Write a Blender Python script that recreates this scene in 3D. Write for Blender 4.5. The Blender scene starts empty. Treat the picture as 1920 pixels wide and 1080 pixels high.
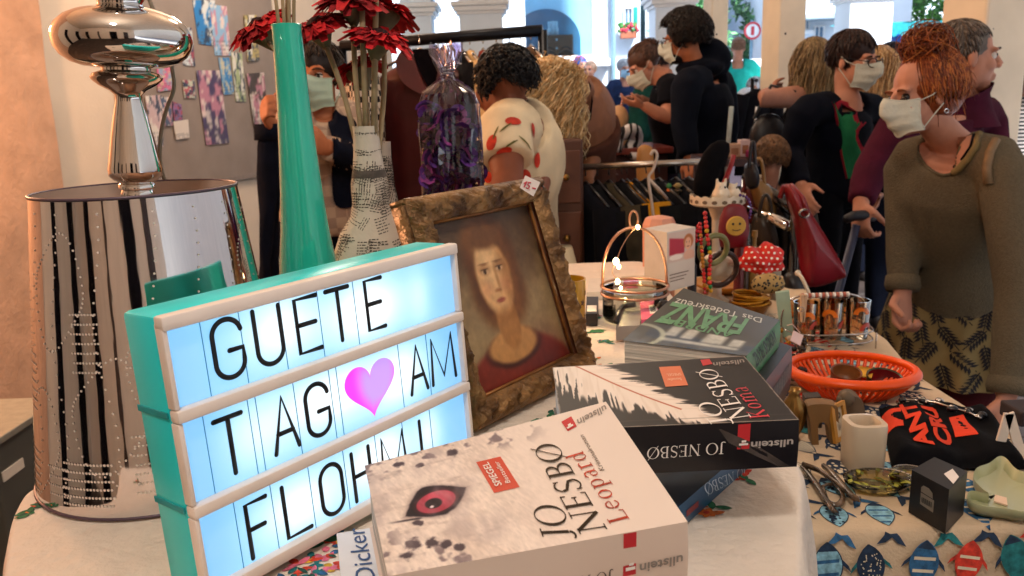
import bpy, bmesh, math, random
import numpy as np
from mathutils import Vector, Matrix, Euler
random.seed(5); RNG = np.random.default_rng(5)
S = bpy.context.scene
COL = S.collection
PI = math.pi
# ------------------------------------------------------------------ camera
F, PITCH, ROLL, CAMH = 1500.0, math.radians(12.73), 0.035, 1.40
FW = np.array([0, math.cos(PITCH), -math.sin(PITCH)])
_r = np.array([1.0, 0, 0]); _u = np.cross(_r, FW)
RT = math.cos(ROLL) * _r - math.sin(ROLL) * _u
UP = math.sin(ROLL) * _r + math.cos(ROLL) * _u
CC = np.array([0, 0, CAMH])
cam = bpy.data.cameras.new('camera'); camo = bpy.data.objects.new('camera', cam); COL.objects.link(camo)
M = Matrix.Identity(4)
for i in range(3):
    M[i][0], M[i][1], M[i][2], M[i][3] = RT[i], UP[i], -FW[i], CC[i]
camo.matrix_world = M
cam.sensor_width = 36; cam.lens = 36 * F / 1920; cam.clip_start = 0.02; cam.clip_end = 400
cam.dof.use_dof = True; cam.dof.focus_distance = 0.72; cam.dof.aperture_fstop = 15
S.camera = camo
TZ, T2Z, SZ = CAMH - .35, CAMH - .45, .30     # book table, fish table, raised street
# ------------------------------------------------------------------ light
W = bpy.data.worlds.new('World'); S.world = W; W.use_nodes = True
nt = W.node_tree; bg = nt.nodes['Background']
sky = nt.nodes.new('ShaderNodeTexSky'); sky.sky_type = 'NISHITA'; sky.sun_disc = False
SUN_EL, SUN_ROT = math.radians(50), math.radians(150)
sky.sun_elevation = SUN_EL; sky.sun_rotation = SUN_ROT; sky.air_density = 1.0; sky.dust_density = 2.0
nt.links.new(sky.outputs[0], bg.inputs[0]); bg.inputs[1].default_value = 0.15
sl = bpy.data.lights.new('sun', 'SUN'); sl.energy = 4.5; sl.angle = math.radians(10); sl.color = (.96, .98, 1)
so = bpy.data.objects.new('sun', sl); COL.objects.link(so)
sd = Vector((math.sin(SUN_ROT) * math.cos(SUN_EL), math.cos(SUN_ROT) * math.cos(SUN_EL), math.sin(SUN_EL)))
so.rotation_euler = sd.to_track_quat('Z', 'Y').to_euler()
def lamp(name, loc, watts, radius, col):
    l = bpy.data.lights.new(name, 'POINT'); l.energy = watts; l.shadow_soft_size = radius; l.color = col
    o = bpy.data.objects.new(name, l); COL.objects.link(o); o.location = loc
WARM = (1.0, .60, .30)
lamp('wall_lamp_light', (-2.05, 2.45, 1.9), 34, .10, (1.0, .52, .27))
lamp('ceiling_lamp_light', (-.15, -.35, 2.75), 20, .10, (1.0, .89, .79))
lamp('ceiling_lamp_light', (.2, 2.9, 3.0), 11, .2, (1, .80, .60))
lamp('ceiling_lamp_light', (-1.0, 5.0, 3.0), 26, .2, (1, .82, .66))
S.view_settings.view_transform = 'Standard'; S.view_settings.look = 'None'
S.view_settings.exposure = 1.55; S.view_settings.gamma = 1
S.cycles.max_bounces = 8; S.cycles.diffuse_bounces = 4; S.cycles.glossy_bounces = 4
S.cycles.transmission_bounces = 8; S.cycles.transparent_max_bounces = 8
S.cycles.sample_clamp_indirect = 6; S.cycles.caustics_reflective = False; S.cycles.caustics_refractive = False
S.cycles.use_denoising = True
# ------------------------------------------------------------------ pixel -> world (1920x1080 photo pixels)
def ray(px, py): return FW + RT * (px - 960) / F - UP * (py - 540) / F
def G(px, py, z):
    d = ray(px, py); return Vector(CC + d * ((z - CAMH) / d[2]))
def P(px, py, Y):
    d = ray(px, py); return Vector(CC + d * (Y / d[1]))
# ------------------------------------------------------------------ materials
def lin(c):
    if isinstance(c, str):
        c = c.lstrip('#'); c = [int(c[i:i + 2], 16) / 255 for i in (0, 2, 4)]
    return tuple(x / 12.92 if x <= .04045 else ((x + .055) / 1.055) ** 2.4 for x in c)
MATS = {}
def mat(name, col=None, rough=.6, metal=0, var=.12, scale=40, bump=0, bscale=None, trans=0, ior=1.45, emit=None, es=0,
        alpha=1, attr=False, spec=.5, sheen=0, coat=0, detail=3, col2=None, stretch=None):
    if name in MATS: return MATS[name]
    m = bpy.data.materials.new(name); m.use_nodes = True; MATS[name] = m
    n = m.node_tree.nodes; L = m.node_tree.links; b = n['Principled BSDF']
    tc = n.new('ShaderNodeTexCoord'); co = tc.outputs['Object']
    if stretch:
        mp = n.new('ShaderNodeMapping'); mp.inputs['Scale'].default_value = stretch; L.new(co, mp.inputs[0]); co = mp.outputs[0]
    if attr:
        a = n.new('ShaderNodeAttribute'); a.attribute_name = 'Col'; L.new(a.outputs['Color'], b.inputs['Base Color'])
    else:
        c = lin(col)
        if var > 0 or col2:
            nz = n.new('ShaderNodeTexNoise'); nz.inputs['Scale'].default_value = scale; nz.inputs['Detail'].default_value = detail
            L.new(co, nz.inputs['Vector'])
            r = n.new('ShaderNodeValToRGB'); r.color_ramp.elements[0].position = .3; r.color_ramp.elements[1].position = .7
            lo = tuple(max(0, x * (1 - var)) for x in c); hi = tuple(min(1, x * (1 + var)) for x in (lin(col2) if col2 else c))
            r.color_ramp.elements[0].color = (*lo, 1); r.color_ramp.elements[1].color = (*hi, 1)
            L.new(nz.outputs['Fac'], r.inputs[0]); L.new(r.outputs[0], b.inputs['Base Color'])
        else: b.inputs['Base Color'].default_value = (*c, 1)
    if bump:
        nb = n.new('ShaderNodeTexNoise'); nb.inputs['Scale'].default_value = bscale or scale; nb.inputs['Detail'].default_value = 4
        L.new(co, nb.inputs['Vector'])
        bu = n.new('ShaderNodeBump'); bu.inputs['Strength'].default_value = bump; bu.inputs['Distance'].default_value = .01
        L.new(nb.outputs['Fac'], bu.inputs['Height']); L.new(bu.outputs[0], b.inputs['Normal'])
    b.inputs['Roughness'].default_value = rough; b.inputs['Metallic'].default_value = metal
    b.inputs['IOR'].default_value = ior; b.inputs['Transmission Weight'].default_value = trans
    b.inputs['Alpha'].default_value = alpha; b.inputs['Specular IOR Level'].default_value = spec
    if coat: b.inputs['Coat Weight'].default_value = coat; b.inputs['Coat Roughness'].default_value = .08
    if sheen: b.inputs['Sheen Weight'].default_value = sheen
    if emit: b.inputs['Emission Color'].default_value = (*lin(emit), 1); b.inputs['Emission Strength'].default_value = es
    return m
def film(name, col, a=.06, rough=.04):      # thin clear plastic or glass: tinted see-through with a Fresnel sheen
    if name in MATS: return MATS[name]
    m = bpy.data.materials.new(name); m.use_nodes = True; MATS[name] = m; n, L = m.node_tree.nodes, m.node_tree.links
    n.remove(n['Principled BSDF']); tr = n.new('ShaderNodeBsdfTransparent'); tr.inputs[0].default_value = (*lin(col), 1)
    gl = n.new('ShaderNodeBsdfGlossy'); gl.inputs['Roughness'].default_value = rough; fr = n.new('ShaderNodeFresnel'); fr.inputs[0].default_value = 1.5
    ad = n.new('ShaderNodeMath'); ad.operation = 'ADD'; ad.inputs[1].default_value = a; ad.use_clamp = True; L.new(fr.outputs[0], ad.inputs[0])
    mx = n.new('ShaderNodeMixShader'); L.new(ad.outputs[0], mx.inputs[0]); L.new(tr.outputs[0], mx.inputs[1]); L.new(gl.outputs[0], mx.inputs[2]); L.new(mx.outputs[0], n['Material Output'].inputs[0])
    return m
def fabric(name, col, var=.25, bump=.35, **k):
    c_ = lin(col); c_ = tuple(x * (.5 if max(c_) < .03 else 1) for x in c_); col = tuple(x * 12.92 if x < .0031308 else 1.055 * x ** (1 / 2.4) - .055 for x in c_)
    return mat(name, col, rough=.95, var=var, scale=k.pop('scale', 14), bump=bump, bscale=k.pop('bscale', 22), spec=.15, **k)
# ------------------------------------------------------------------ mesh builder
def V(*a): return Vector(a)
class MB:
    def __init__(s): s.v = []; s.f = []; s.m = []; s.cur = 0
    def add(s, vs, fs, m=None):
        o = len(s.v); s.v += [tuple(x) for x in vs]; s.f += [tuple(i + o for i in f) for f in fs]
        s.m += [s.cur if m is None else m] * len(fs); return s
    def box(s, c, d, mx=None, m=None, bev=0):
        x, y, z = d[0] / 2, d[1] / 2, d[2] / 2
        if bev:
            b = min(bev, x * .9, y * .9, z * .9); vs = []; bm = bmesh.new(); bmesh.ops.create_cube(bm, size=1)
            for v in bm.verts: v.co = Vector((v.co.x * 2 * x, v.co.y * 2 * y, v.co.z * 2 * z))
            bmesh.ops.bevel(bm, geom=list(bm.edges), offset=b, segments=2, affect='EDGES', profile=.5)
            bm.verts.index_update(); vs = [v.co.copy() for v in bm.verts]; fs = [[v.index for v in f.verts] for f in bm.faces]; bm.free()
        else:
            vs = [V(a * x, b * y, e * z) for e in (-1, 1) for b in (-1, 1) for a in (-1, 1)]
            fs = [(0, 2, 3, 1), (4, 5, 7, 6), (0, 1, 5, 4), (2, 6, 7, 3), (0, 4, 6, 2), (1, 3, 7, 5)]
        c = Vector(c)
        vs = [((mx @ v) if mx else v) + c for v in vs]
        return s.add(vs, fs, m)
    def hexa(s, p, m=None):   # p[0:4] bottom loop, p[4:8] top loop
        return s.add(p, [(3, 2, 1, 0), (4, 5, 6, 7), (0, 1, 5, 4), (1, 2, 6, 5), (2, 3, 7, 6), (3, 0, 4, 7)], m)
    def tube(s, pts, r, n=8, cap=True, m=None, closed=False, flat=1.0, up=None):
        pts = [Vector(p) for p in pts]; k = len(pts)
        rs = r if isinstance(r, (list, tuple)) else [r] * k
        vs = []; N = None
        for i, p in enumerate(pts):
            a = pts[(i - 1) % k if closed else max(0, i - 1)]; b = pts[(i + 1) % k if closed else min(k - 1, i + 1)]
            T = (b - a); T = T.normalized() if T.length > 1e-9 else V(0, 0, 1)
            if up is not None: N = Vector(up) - T * T.dot(Vector(up))
            elif N is None: N = T.orthogonal()
            else: N = N - T * T.dot(N)
            if N.length < 1e-6: N = T.orthogonal()
            N.normalize(); Bn = T.cross(N)
            for j in range(n):
                t = 2 * PI * j / n; vs.append(p + N * (math.cos(t) * rs[i] * flat) + Bn * (math.sin(t) * rs[i]))
        fs = []
        for i in range(k if closed else k - 1):
            for j in range(n):
                a, b = i * n, ((i + 1) % k) * n
                fs.append((a + j, a + (j + 1) % n, b + (j + 1) % n, b + j))
        if cap and not closed: fs += [tuple(range(n - 1, -1, -1)), tuple((k - 1) * n + j for j in range(n))]
        return s.add(vs, fs, m)
    def loft(s, rings, m=None, cap=True):   # rings: list of equal-length point lists
        n = len(rings[0]); vs = [p for r in rings for p in r]; fs = []
        for i in range(len(rings) - 1):
            for j in range(n):
                fs.append((i * n + j, i * n + (j + 1) % n, (i + 1) * n + (j + 1) % n, (i + 1) * n + j))
        if cap: fs += [tuple(range(n - 1, -1, -1)), tuple((len(rings) - 1) * n + j for j in range(n))]
        return s.add(vs, fs, m)
    def ring(s, c, ax, ay, n=16): return [Vector(c) + Vector(ax) * math.cos(2 * PI * j / n) + Vector(ay) * math.sin(2 * PI * j / n) for j in range(n)]
    def lathe(s, prof, c=(0, 0, 0), n=32, m=None, cap=False, mx=None, sx=1, sy=1):
        c = Vector(c); vs = []
        for r, z in prof:
            for j in range(n):
                p = V(r * math.cos(2 * PI * j / n) * sx, r * math.sin(2 * PI * j / n) * sy, z); vs.append(c + ((mx @ p) if mx else p))
        fs = [(i * n + j, i * n + (j + 1) % n, (i + 1) * n + (j + 1) % n, (i + 1) * n + j) for i in range(len(prof) - 1) for j in range(n)]
        if cap: fs += [tuple(range(n - 1, -1, -1)), tuple((len(prof) - 1) * n + j for j in range(n))]
        return s.add(vs, fs, m)
    def ell(s, c, r, mx=None, n=16, k=10, m=None, nz=0):
        c = Vector(c); vs = []; fs = []
        for i in range(k + 1):
            a = PI * i / k
            for j in range(n):
                t = 2 * PI * j / n; q = 1 + (random.uniform(-nz, nz) if nz else 0)
                p = V(r[0] * math.sin(a) * math.cos(t) * q, r[1] * math.sin(a) * math.sin(t) * q, -r[2] * math.cos(a) * q)
                vs.append(c + ((mx @ p) if mx else p))
        for i in range(k):
            for j in range(n): fs.append((i * n + j, i * n + (j + 1) % n, (i + 1) * n + (j + 1) % n, (i + 1) * n + j))
        return s.add(vs, fs, m)
    def poly(s, pts, fn, m=None, off=0.0):   # 2-D outline mapped by fn(u,v,offset); ear-filled as n-gon
        return s.add([fn(u, v, off) for u, v in pts], [tuple(range(len(pts)))], m)
    def prism(s, pts, h, fn, m=None):        # 2-D outline (ccw) extruded from 0 to h along fn's offset
        n = len(pts); vs = [fn(u, v, 0) for u, v in pts] + [fn(u, v, h) for u, v in pts]
        fs = [tuple(range(n - 1, -1, -1)), tuple(range(n, 2 * n))] + [(i, (i + 1) % n, n + (i + 1) % n, n + i) for i in range(n)]
        return s.add(vs, fs, m)
    def grid(s, nu, nv, fn, m=None, wrap=False):
        vs = [fn(i / (nu if wrap else nu - 1), j / (nv - 1)) for j in range(nv) for i in range(nu)]
        fs = [(j * nu + i, j * nu + (i + 1) % nu, (j + 1) * nu + (i + 1) % nu, (j + 1) * nu + i) for j in range(nv - 1) for i in range(nu if wrap else nu - 1)]
        return s.add(vs, fs, m)
def tag(o, label=None, cat=None, group=None, kind=None):
    if label: o['label'] = label
    if cat: o['category'] = cat
    if group: o['group'] = group
    if kind: o['kind'] = kind
    return o
def ob(name, mb, mats, parent=None, label=None, cat=None, group=None, kind=None, smooth=False):
    me = mb if isinstance(mb, bpy.types.Mesh) else None
    if me is None:
        me = bpy.data.meshes.new(name); me.from_pydata(mb.v, [], mb.f)
        me.polygons.foreach_set('material_index', mb.m)
    if not isinstance(mats, (list, tuple)): mats = [mats]
    if len(mats) == 1: me.materials.clear()
    for x in mats: me.materials.append(x)
    me.validate(); me.update()
    if smooth:
        me.polygons.foreach_set('use_smooth', [True] * len(me.polygons))
        if smooth != True: me.set_sharp_from_angle(angle=math.radians(smooth))
    o = bpy.data.objects.new(name, me); COL.objects.link(o)
    if parent:
        o.parent = parent; o.matrix_parent_inverse = WM(parent).inverted()
    return tag(o, label, cat, group, kind)
def WM(o):
    m = o.matrix_basis.copy()
    return (WM(o.parent) @ o.matrix_parent_inverse @ m) if o.parent else m
def thing(name, label, cat, loc=(0, 0, 0), group=None):
    o = bpy.data.objects.new(name, None); COL.objects.link(o); o.location = loc; o.empty_display_size = .05
    return tag(o, label, cat, group)
def struct(name, mb, m, smooth=False): return ob(name, mb, m, kind='structure', smooth=smooth)
def copy_tree(o, parent=None, delta=None, rz=0, about=None):
    c = o.copy(); COL.objects.link(c)
    if parent: c.parent = parent
    for ch in [x for x in o.children]: copy_tree(ch, c)
    return c
def remesh(mb, voxel, smooth=4, name='m'):
    me = bpy.data.meshes.new(name); me.from_pydata(mb.v, [], mb.f); o = bpy.data.objects.new('tmp', me); COL.objects.link(o)
    bm = bmesh.new(); bm.from_mesh(me); bmesh.ops.recalc_face_normals(bm, faces=bm.faces); bm.to_mesh(me); bm.free()
    r = o.modifiers.new('r', 'REMESH'); r.mode = 'VOXEL'; r.voxel_size = voxel
    if smooth: q = o.modifiers.new('s', 'SMOOTH'); q.iterations = smooth; q.factor = .5
    dg = bpy.context.evaluated_depsgraph_get(); out = bpy.data.meshes.new_from_object(o.evaluated_get(dg))
    bpy.data.objects.remove(o); bpy.data.meshes.remove(me)
    return out
def basis(x, y):
    x = Vector(x).normalized(); y = Vector(y); y = (y - x * x.dot(y)).normalized(); z = x.cross(y)
    return Matrix((x, y, z)).transposed()
def plane_fn(o, x, y):
    """2-D (u,v,offset) in metres on the plane o + u x + v y"""
    o = Vector(o); x = Vector(x).normalized(); y = Vector(y); y = (y - x * x.dot(y)).normalized(); z = x.cross(y)
    return lambda u, v, h=0: o + x * u + y * v + z * h
def bil_fn(p00, p10, p11, p01, su=1.0, sv=1.0):
    """bilinear patch; u in 0..su, v in 0..sv"""
    a, b, c, d = map(Vector, (p00, p10, p11, p01)); nn = (b - a).cross(d - a).normalized()
    def f(u, v, h=0):
        u /= su; v /= sv
        return a * (1 - u) * (1 - v) + b * u * (1 - v) + c * u * v + d * (1 - u) * v + nn * h
    return f
def text(s, fn, u, v, h, m, parent, name='lettering', w=None, off=.0004, rot=0, bold=0, align='L', space=1.0, shear=0):
    """flat lettering: cap height h, starting at (u,v) on the surface fn; rot turns it in the plane"""
    c = bpy.data.curves.new('t', 'FONT'); c.body = s; c.resolution_u = 3; c.offset = bold; c.space_character = space; c.shear = shear
    t = bpy.data.objects.new('t', c); COL.objects.link(t)
    dg = bpy.context.evaluated_depsgraph_get(); me = bpy.data.meshes.new_from_object(t.evaluated_get(dg))
    bpy.data.objects.remove(t); bpy.data.curves.remove(c)
    co = np.array([x.co[:] for x in me.vertices])
    if not len(co): return None
    k = h / .69; x = (co[:, 0] - co[:, 0].min()) * k; y = co[:, 1] * k
    if w: x *= w / max(x.max(), 1e-6)
    if align == 'C': x -= x.max() / 2
    elif align == 'R': x -= x.max()
    ca, sa = math.cos(rot), math.sin(rot)
    for i, vt in enumerate(me.vertices): vt.co = fn(u + x[i] * ca - y[i] * sa, v + x[i] * sa + y[i] * ca, off)
    return ob(name, me, m, parent)
# ------------------------------------------------------------------ painting helpers (numpy, albedo only)
def vnoise(X, Y, sc, seed=0):
    g = np.random.default_rng(seed).random((64, 64)); x, y = X * sc, Y * sc
    xi, yi = np.floor(x).astype(int), np.floor(y).astype(int); fx, fy = x - xi, y - yi
    fx = fx * fx * (3 - 2 * fx); fy = fy * fy * (3 - 2 * fy)
    a = g[yi % 64, xi % 64]; b = g[yi % 64, (xi + 1) % 64]; c = g[(yi + 1) % 64, xi % 64]; d = g[(yi + 1) % 64, (xi + 1) % 64]
    return (a * (1 - fx) + b * fx) * (1 - fy) + (c * (1 - fx) + d * fx) * fy
def fbm(X, Y, sc, seed=0, o=4): return sum(vnoise(X, Y, sc * 2 ** i, seed + i) / 2 ** i for i in range(o)) / sum(1 / 2 ** i for i in range(o))
def sstep(a, b, x): t = np.clip((x - a) / (b - a), 0, 1); return t * t * (3 - 2 * t)
def mixc(A, col, w):
    c = np.array([int(col[i:i + 2], 16) / 255 for i in (1, 3, 5)]); return A * (1 - w[..., None]) + c * w[..., None]
def painted(name, nu, nv, fn, colf, m, parent, smooth=True, **k):
    U, Vv = np.meshgrid(np.linspace(0, 1, nu), np.linspace(0, 1, nv)); A = np.clip(colf(U, Vv), 0, 1)
    A = np.where(A <= .04045, A / 12.92, ((A + .055) / 1.055) ** 2.4)
    mb = MB(); mb.grid(nu, nv, fn)
    me = bpy.data.meshes.new(name); me.from_pydata(mb.v, [], mb.f)
    at = me.color_attributes.new('Col', 'FLOAT_COLOR', 'POINT')
    at.data.foreach_set('color', np.concatenate([A.reshape(-1, 3), np.ones((nu * nv, 1))], 1).ravel())
    return ob(name, me, m, parent, smooth=smooth, **k)
# ================================================================== SETTING
plaster = mat('cream_plaster', '#e6d6c2', .9, var=.06, scale=3, bump=.12, bscale=60)
rough_plaster = mat('rough_plaster', '#d0a88c', .95, var=.12, scale=9, bump=.45, bscale=38)
white_wall = mat('white_facade', '#d9e6f2', .9, var=.04, scale=2, bump=.1, bscale=30)
white_trim = mat('white_trim', '#dfe3e6', .7, var=.03)
post_paint = mat('cream_post_paint', '#e0d0b8', .75, var=.10, scale=4, bump=.1, bscale=20)
floor_m = mat('dark_stone_floor', '#3a302b', .55, var=.35, scale=4, bump=.3, bscale=10)
pave = mat('street_paving', '#a9abae', .85, var=.15, scale=3, bump=.2, bscale=12)
dark_metal = mat('dark_metal', '#15181f', .35, metal=.6, var=.1)
glass_blue = film('shop_glass', '#cfeaf6', .03)
def floor_mesh():
    mb = MB(); mb.box((-.6, 3.0, -.03), (7.6, 13.0, .06)); return mb
struct('floor', floor_mesh(), floor_m)
fl = MB()
for i in range(14):
    for j in range(25):
        fl.box((-4.1 + i * .55 + random.uniform(-.004, .004), -3.2 + j * .5, .004), (.535, .485, .016), bev=.004)
struct('floor', fl, floor_m)
g = MB(); g.box((0, 60, .1), (160, 101.2, .4)); g.box((42.7, 0, -.1), (80, 140, .1)); struct('street', g, pave)
ce = MB(); ce.box((-.4, 3.0, 3.7), (8.4, 13.3, .16)); struct('ceiling', ce, plaster)
LX = lambda Y: -2.1 + .278 * (Y - 4.9)          # line of the left wall
wd = V(.268, .963, 0).normalized(); wn = V(wd.y, -wd.x, 0)      # along, towards the room
def wallpt(Y, out=0, z=0): return V(LX(Y), Y, z) + wn * out
def wall_slab(y0, y1, out, back, z0, z1, mb=None, m=None):
    mb = mb or MB(); a, b, c, d = wallpt(y0, out), wallpt(y1, out), wallpt(y1, -back), wallpt(y0, -back)
    lo = [V(p.x, p.y, z0) for p in (a, b, c, d)]; hi = [V(p.x, p.y, z1) for p in (a, b, c, d)]
    return mb.hexa(lo + hi, m)
tag(ob('hall_wall', wall_slab(4.12, 8.4, 0, .3, 0, 3.62), plaster), 'smooth cream wall of the hall carrying the pinboard', 'wall')
nw = MB(); wall_slab(-3.2, 1.0, .06, .3, 0, 3.62, nw, 0)
for y0, y1 in ((-2.7, -1.9), (-.35, .05)): wall_slab(y0, y1, .14, -.062, 0, 2.4, nw, 1)  # dark slabs added out of view for the mirrored lampshade to reflect
tag(ob('side_wall', nw, [plaster, fabric('dark_reflect_slab', '#1c1a22')]), 'cream side wall with dark drapes left of the photographer', 'wall')
pb = MB(); pb.grid(40, 60, lambda u, v: wallpt(1.0 + 3.1 * u, .09 + .012 * math.sin(9 * u + 7 * v) + .006 * math.sin(31 * u + 3 * math.sin(13 * v)), 3.62 * v))
wall_slab(1.0, 4.1, .06, .3, 0, 3.62, pb)
tag(ob('plaster_wall', pb, rough_plaster), 'rough orange lit plaster wall at the far left', 'wall')
# grey cabinet at the left edge, partly in frame
cb = thing('low_cabinet', 'grey metal cabinet with pale label at the left edge of the photo', 'cabinet', P(-30, 880, 2.25))
m_cab = mat('grey_cabinet', '#5b5d57', .5, var=.15, scale=5)
c0 = P(-42, 800, 2.3); bx = MB(); bx.box((c0.x, c0.y, c0.z / 2), (.30, .34, c0.z), bev=.006); ob('body', bx, m_cab, cb)
bx = MB(); bx.box((c0.x, c0.y, c0.z + .012), (.33, .37, .022), bev=.004); ob('top', bx, mat('cabinet_top', '#8a8a80', .5), cb)
bx = MB(); bx.box((c0.x, c0.y - .173, c0.z - .13), (.26, .006, .2), bev=.002); ob('drawer_front', bx, m_cab, cb)
bx = MB(); bx.box((c0.x + .152, c0.y - .1, c0.z - .1), (.004, .10, .03)); ob('paper_label', bx, mat('paper', '#e9e5da', .85, var=.04), cb)
# pinboard with its papers
board = thing('pinboard', 'wide grey pinboard covered with notices on the left wall', 'pinboard', wallpt(5.4, .02, 1.7))
bd = wall_slab(4.62, 6.25, .025, -.002, 1.0, 3.2); ob('panel', bd, mat('board_grey', '#948880', .9, var=.08, scale=6, bump=.1, bscale=80), board)
bd = wall_slab(4.6, 6.27, .032, -.004, .97, 1.002); ob('rail', bd, mat('board_rail', '#8c8078', .6), board)
def on_board(px, py):
    d = ray(px, py); n3 = np.array([wn.x, wn.y, 0]); p0 = np.array(wallpt(5.3, .026)); t = ((p0 - CC) @ n3) / (d @ n3); return Vector(CC + d * t)
papers = [((360, 0), (402, 0), (398, 86), (372, 82), '#2f7fc2', 'blue poster with pale figure'),
 ((392, 8), (424, 12), (432, 104), (402, 104), '#8db6d8', 'pale blue flyer beneath the ceiling side of the board'),
 ((336, 52), (358, 52), (365, 124), (342, 122), '#cfd8dc', 'narrow grey white leaflet'),
 ((408, 108), (428, 108), (438, 176), (418, 178), '#3f86c4', 'small blue leaflet'),
 ((432, 98), (452, 100), (460, 190), (441, 190), '#a9b88a', 'green tinted notice sheet'),
 ((366, 132), (410, 132), (428, 268), (385, 272), '#4a3f62', 'dark purple photo poster'),
 ((340, 150), (362, 150), (366, 184), (344, 184), '#c5c9b8', 'small pale card'),
 ((292, 125), (322, 122), (324, 168), (294, 172), '#d8709a', 'pink flyer'),
 ((270, 180), (300, 178), (304, 275), (284, 278), '#cdb5b8', 'pale pink poster'),
 ((298, 182), (318, 182), (322, 236), (306, 236), '#51617e', 'slate blue leaflet'),
 ((320, 190), (338, 196), (340, 226), (324, 226), '#8b6c9c', 'violet card'),
 ((322, 228), (350, 224), (353, 258), (328, 262), '#dcd2c8', 'blank cream note'),
 ((455, 28), (478, 28), (484, 112), (462, 116), '#b9a96c', 'yellowish flyer'),
 ((460, 138), (492, 136), (502, 238), (474, 240), '#4c4039', 'dark sheet with pale cards')]
paperm = {}
for k, (a, b, c, d, colr, nm) in enumerate(papers):
    q = [on_board(*x) + wn * (.002 + .0006 * k) for x in (d, c, b, a)]
    fn = bil_fn(*q); bc_ = colr; mb = MB(); mb.hexa([fn(0, 0), fn(1, 0), fn(1, 1), fn(0, 1), fn(0, 0, .0015), fn(1, 0, .0015), fn(1, 1, .0015), fn(0, 1, .0015)], 0)
    nt_ = ob('notice', mb, [mat('notice_' + colr, colr, .7, var=.3, scale=30), mat('paper', '#e9e5da', .85, var=.04), mat('notice_ink', '#3a4258', .8), mat('notice_red', '#b4606a', .8)], board, label=nm)
    def nc(U, Vv, k=k, bc_=bc_):
        A = mixc(np.ones(U.shape + (3,)), bc_, np.ones(U.shape)); n1 = fbm(U, Vv, 4, k * 3); n2 = fbm(U, Vv, 7, k * 5 + 1)
        if k != 11: A = mixc(A, ['#e6e2da', '#c8889a', '#2a3450', '#8fb0c8'][k % 4], sstep(.5, .58, n1) * .9); A = mixc(A, ['#20304a', '#e8dcd0', '#b84a5a', '#d8c8a0'][k % 4], sstep(.56, .62, n2) * .8)
        return mixc(A, '#5a5a60', (np.sin(Vv * 70) > .3) * (Vv < .34) * (fbm(U * 3, np.floor(Vv * 11), 6, k) > .45) * .5)
    painted('notice_print', 16, 26, lambda u, v: fn(u, v, .0022), nc, mat('matt_print', None, .6, attr=True), nt_)
# hall posts
def post(px0, px1, Y, dz, label, yaw=.28):
    a, b = P(px0, 150, Y), P(px1, 150, Y); w = (b - a).length; c = (a + b) / 2
    t = thing('hall_post', label, 'post', (c.x, c.y, 0), 'square posts along the open side of the hall')
    R = Matrix.Rotation(yaw, 3, 'Z'); mb = MB(); ww = w / (math.cos(yaw) + math.sin(abs(yaw)))
    mb.box((c.x, c.y, 1.81), (ww, ww, 3.6), R, bev=.012); ob('shaft', mb, post_paint, t)
    mb = MB(); mb.box((c.x, c.y, .08), (ww + .04, ww + .04, .16), R, bev=.01); ob('base', mb, post_paint, t)
    mb = MB(); q = P(px0 * .62 + px1 * .38 + 5, 66 if px0 < 1600 else 60, Y) - FWv * (ww * .52); mb.ell(q, (.009, .012, .009), n=10, k=6); ob('bolt', mb, dark_metal, t)
FWv = Vector((0, 1, 0))
post(1430, 1500, 5.4, 0, 'cream square post behind the blonde woman with the raised arm')
post(1318, 1360, 8.0, 0, 'slim cream post beside the man in the dark hoodie')
post(1774, 1900, 3.25, 0, 'broad cream post behind the grey haired man at the right')
# street arcade
AY = 9.2
def arcade_x(px): return P(px, 150, AY).x
piers = [(762, 818), (868, 946), (1222, 1290), (1572, 1650), (1965, 2045)]
plab = ['narrow white pier at the end of the pinboard wall', 'pale pier left of the shop window', 'white pier behind the man in the dark hoodie',
        'white pier with moulded capital behind the short haired woman', 'white pier at the far right of the arcade']
SP = 2.42
for (a, b), lb in zip(piers, plab):
    x0, x1 = arcade_x(a), arcade_x(b); cx, w = (x0 + x1) / 2, x1 - x0
    t = thing('arcade_pier', lb, 'pier', (cx, AY, 0), 'piers of the street arcade')
    mb = MB(); mb.box((cx, AY, SP / 2), (w, .42, SP), bev=.01); ob('shaft', mb, white_wall, t)
    mb = MB(); mb.box((cx, AY, SP + .02), (w + .10, .52, .05), bev=.008); mb.box((cx, AY, SP + .07), (w + .16, .58, .05), bev=.012); mb.box((cx, AY, SP - .02), (w + .04, .46, .03)); ob('capital', mb, white_trim, t)
    mb = MB(); mb.box((cx, AY, .2), (w + .06, .48, .4), bev=.01); ob('base', mb, white_trim, t)
aw = MB()
for (a, b), (c, d) in zip(piers[:-1], piers[1:]):
    x0, x1 = arcade_x(b), arcade_x(c); n = 20; R_ = (x1 - x0) / 2; cx = (x0 + x1) / 2; ht = min(R_, 1.15)
    for i in range(n):
        t0, t1 = PI * i / n, PI * (i + 1) / n; z0 = SP + .096
        p = [(cx - R_ * math.cos(t), z0 + ht * math.sin(t)) for t in (t0, t1)]
        f, k = AY - .21, AY + .21
        aw.hexa([V(p[0][0], f, p[0][1]), V(p[1][0], f, p[1][1]), V(p[1][0], k, p[1][1]), V(p[0][0], k, p[0][1]), V(p[0][0], f, 3.66), V(p[1][0], f, 3.66), V(p[1][0], k, 3.66), V(p[0][0], k, 3.66)])
for a, b in piers:
    x0, x1 = arcade_x(a), arcade_x(b); aw.box(((x0 + x1) / 2, AY, (SP + .096 + 3.66) / 2), (x1 - x0, .42, 3.66 - SP - .096))
tag(ob('arcade_wall', aw, white_wall), 'white wall with round arches above the street piers', 'wall')
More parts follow.
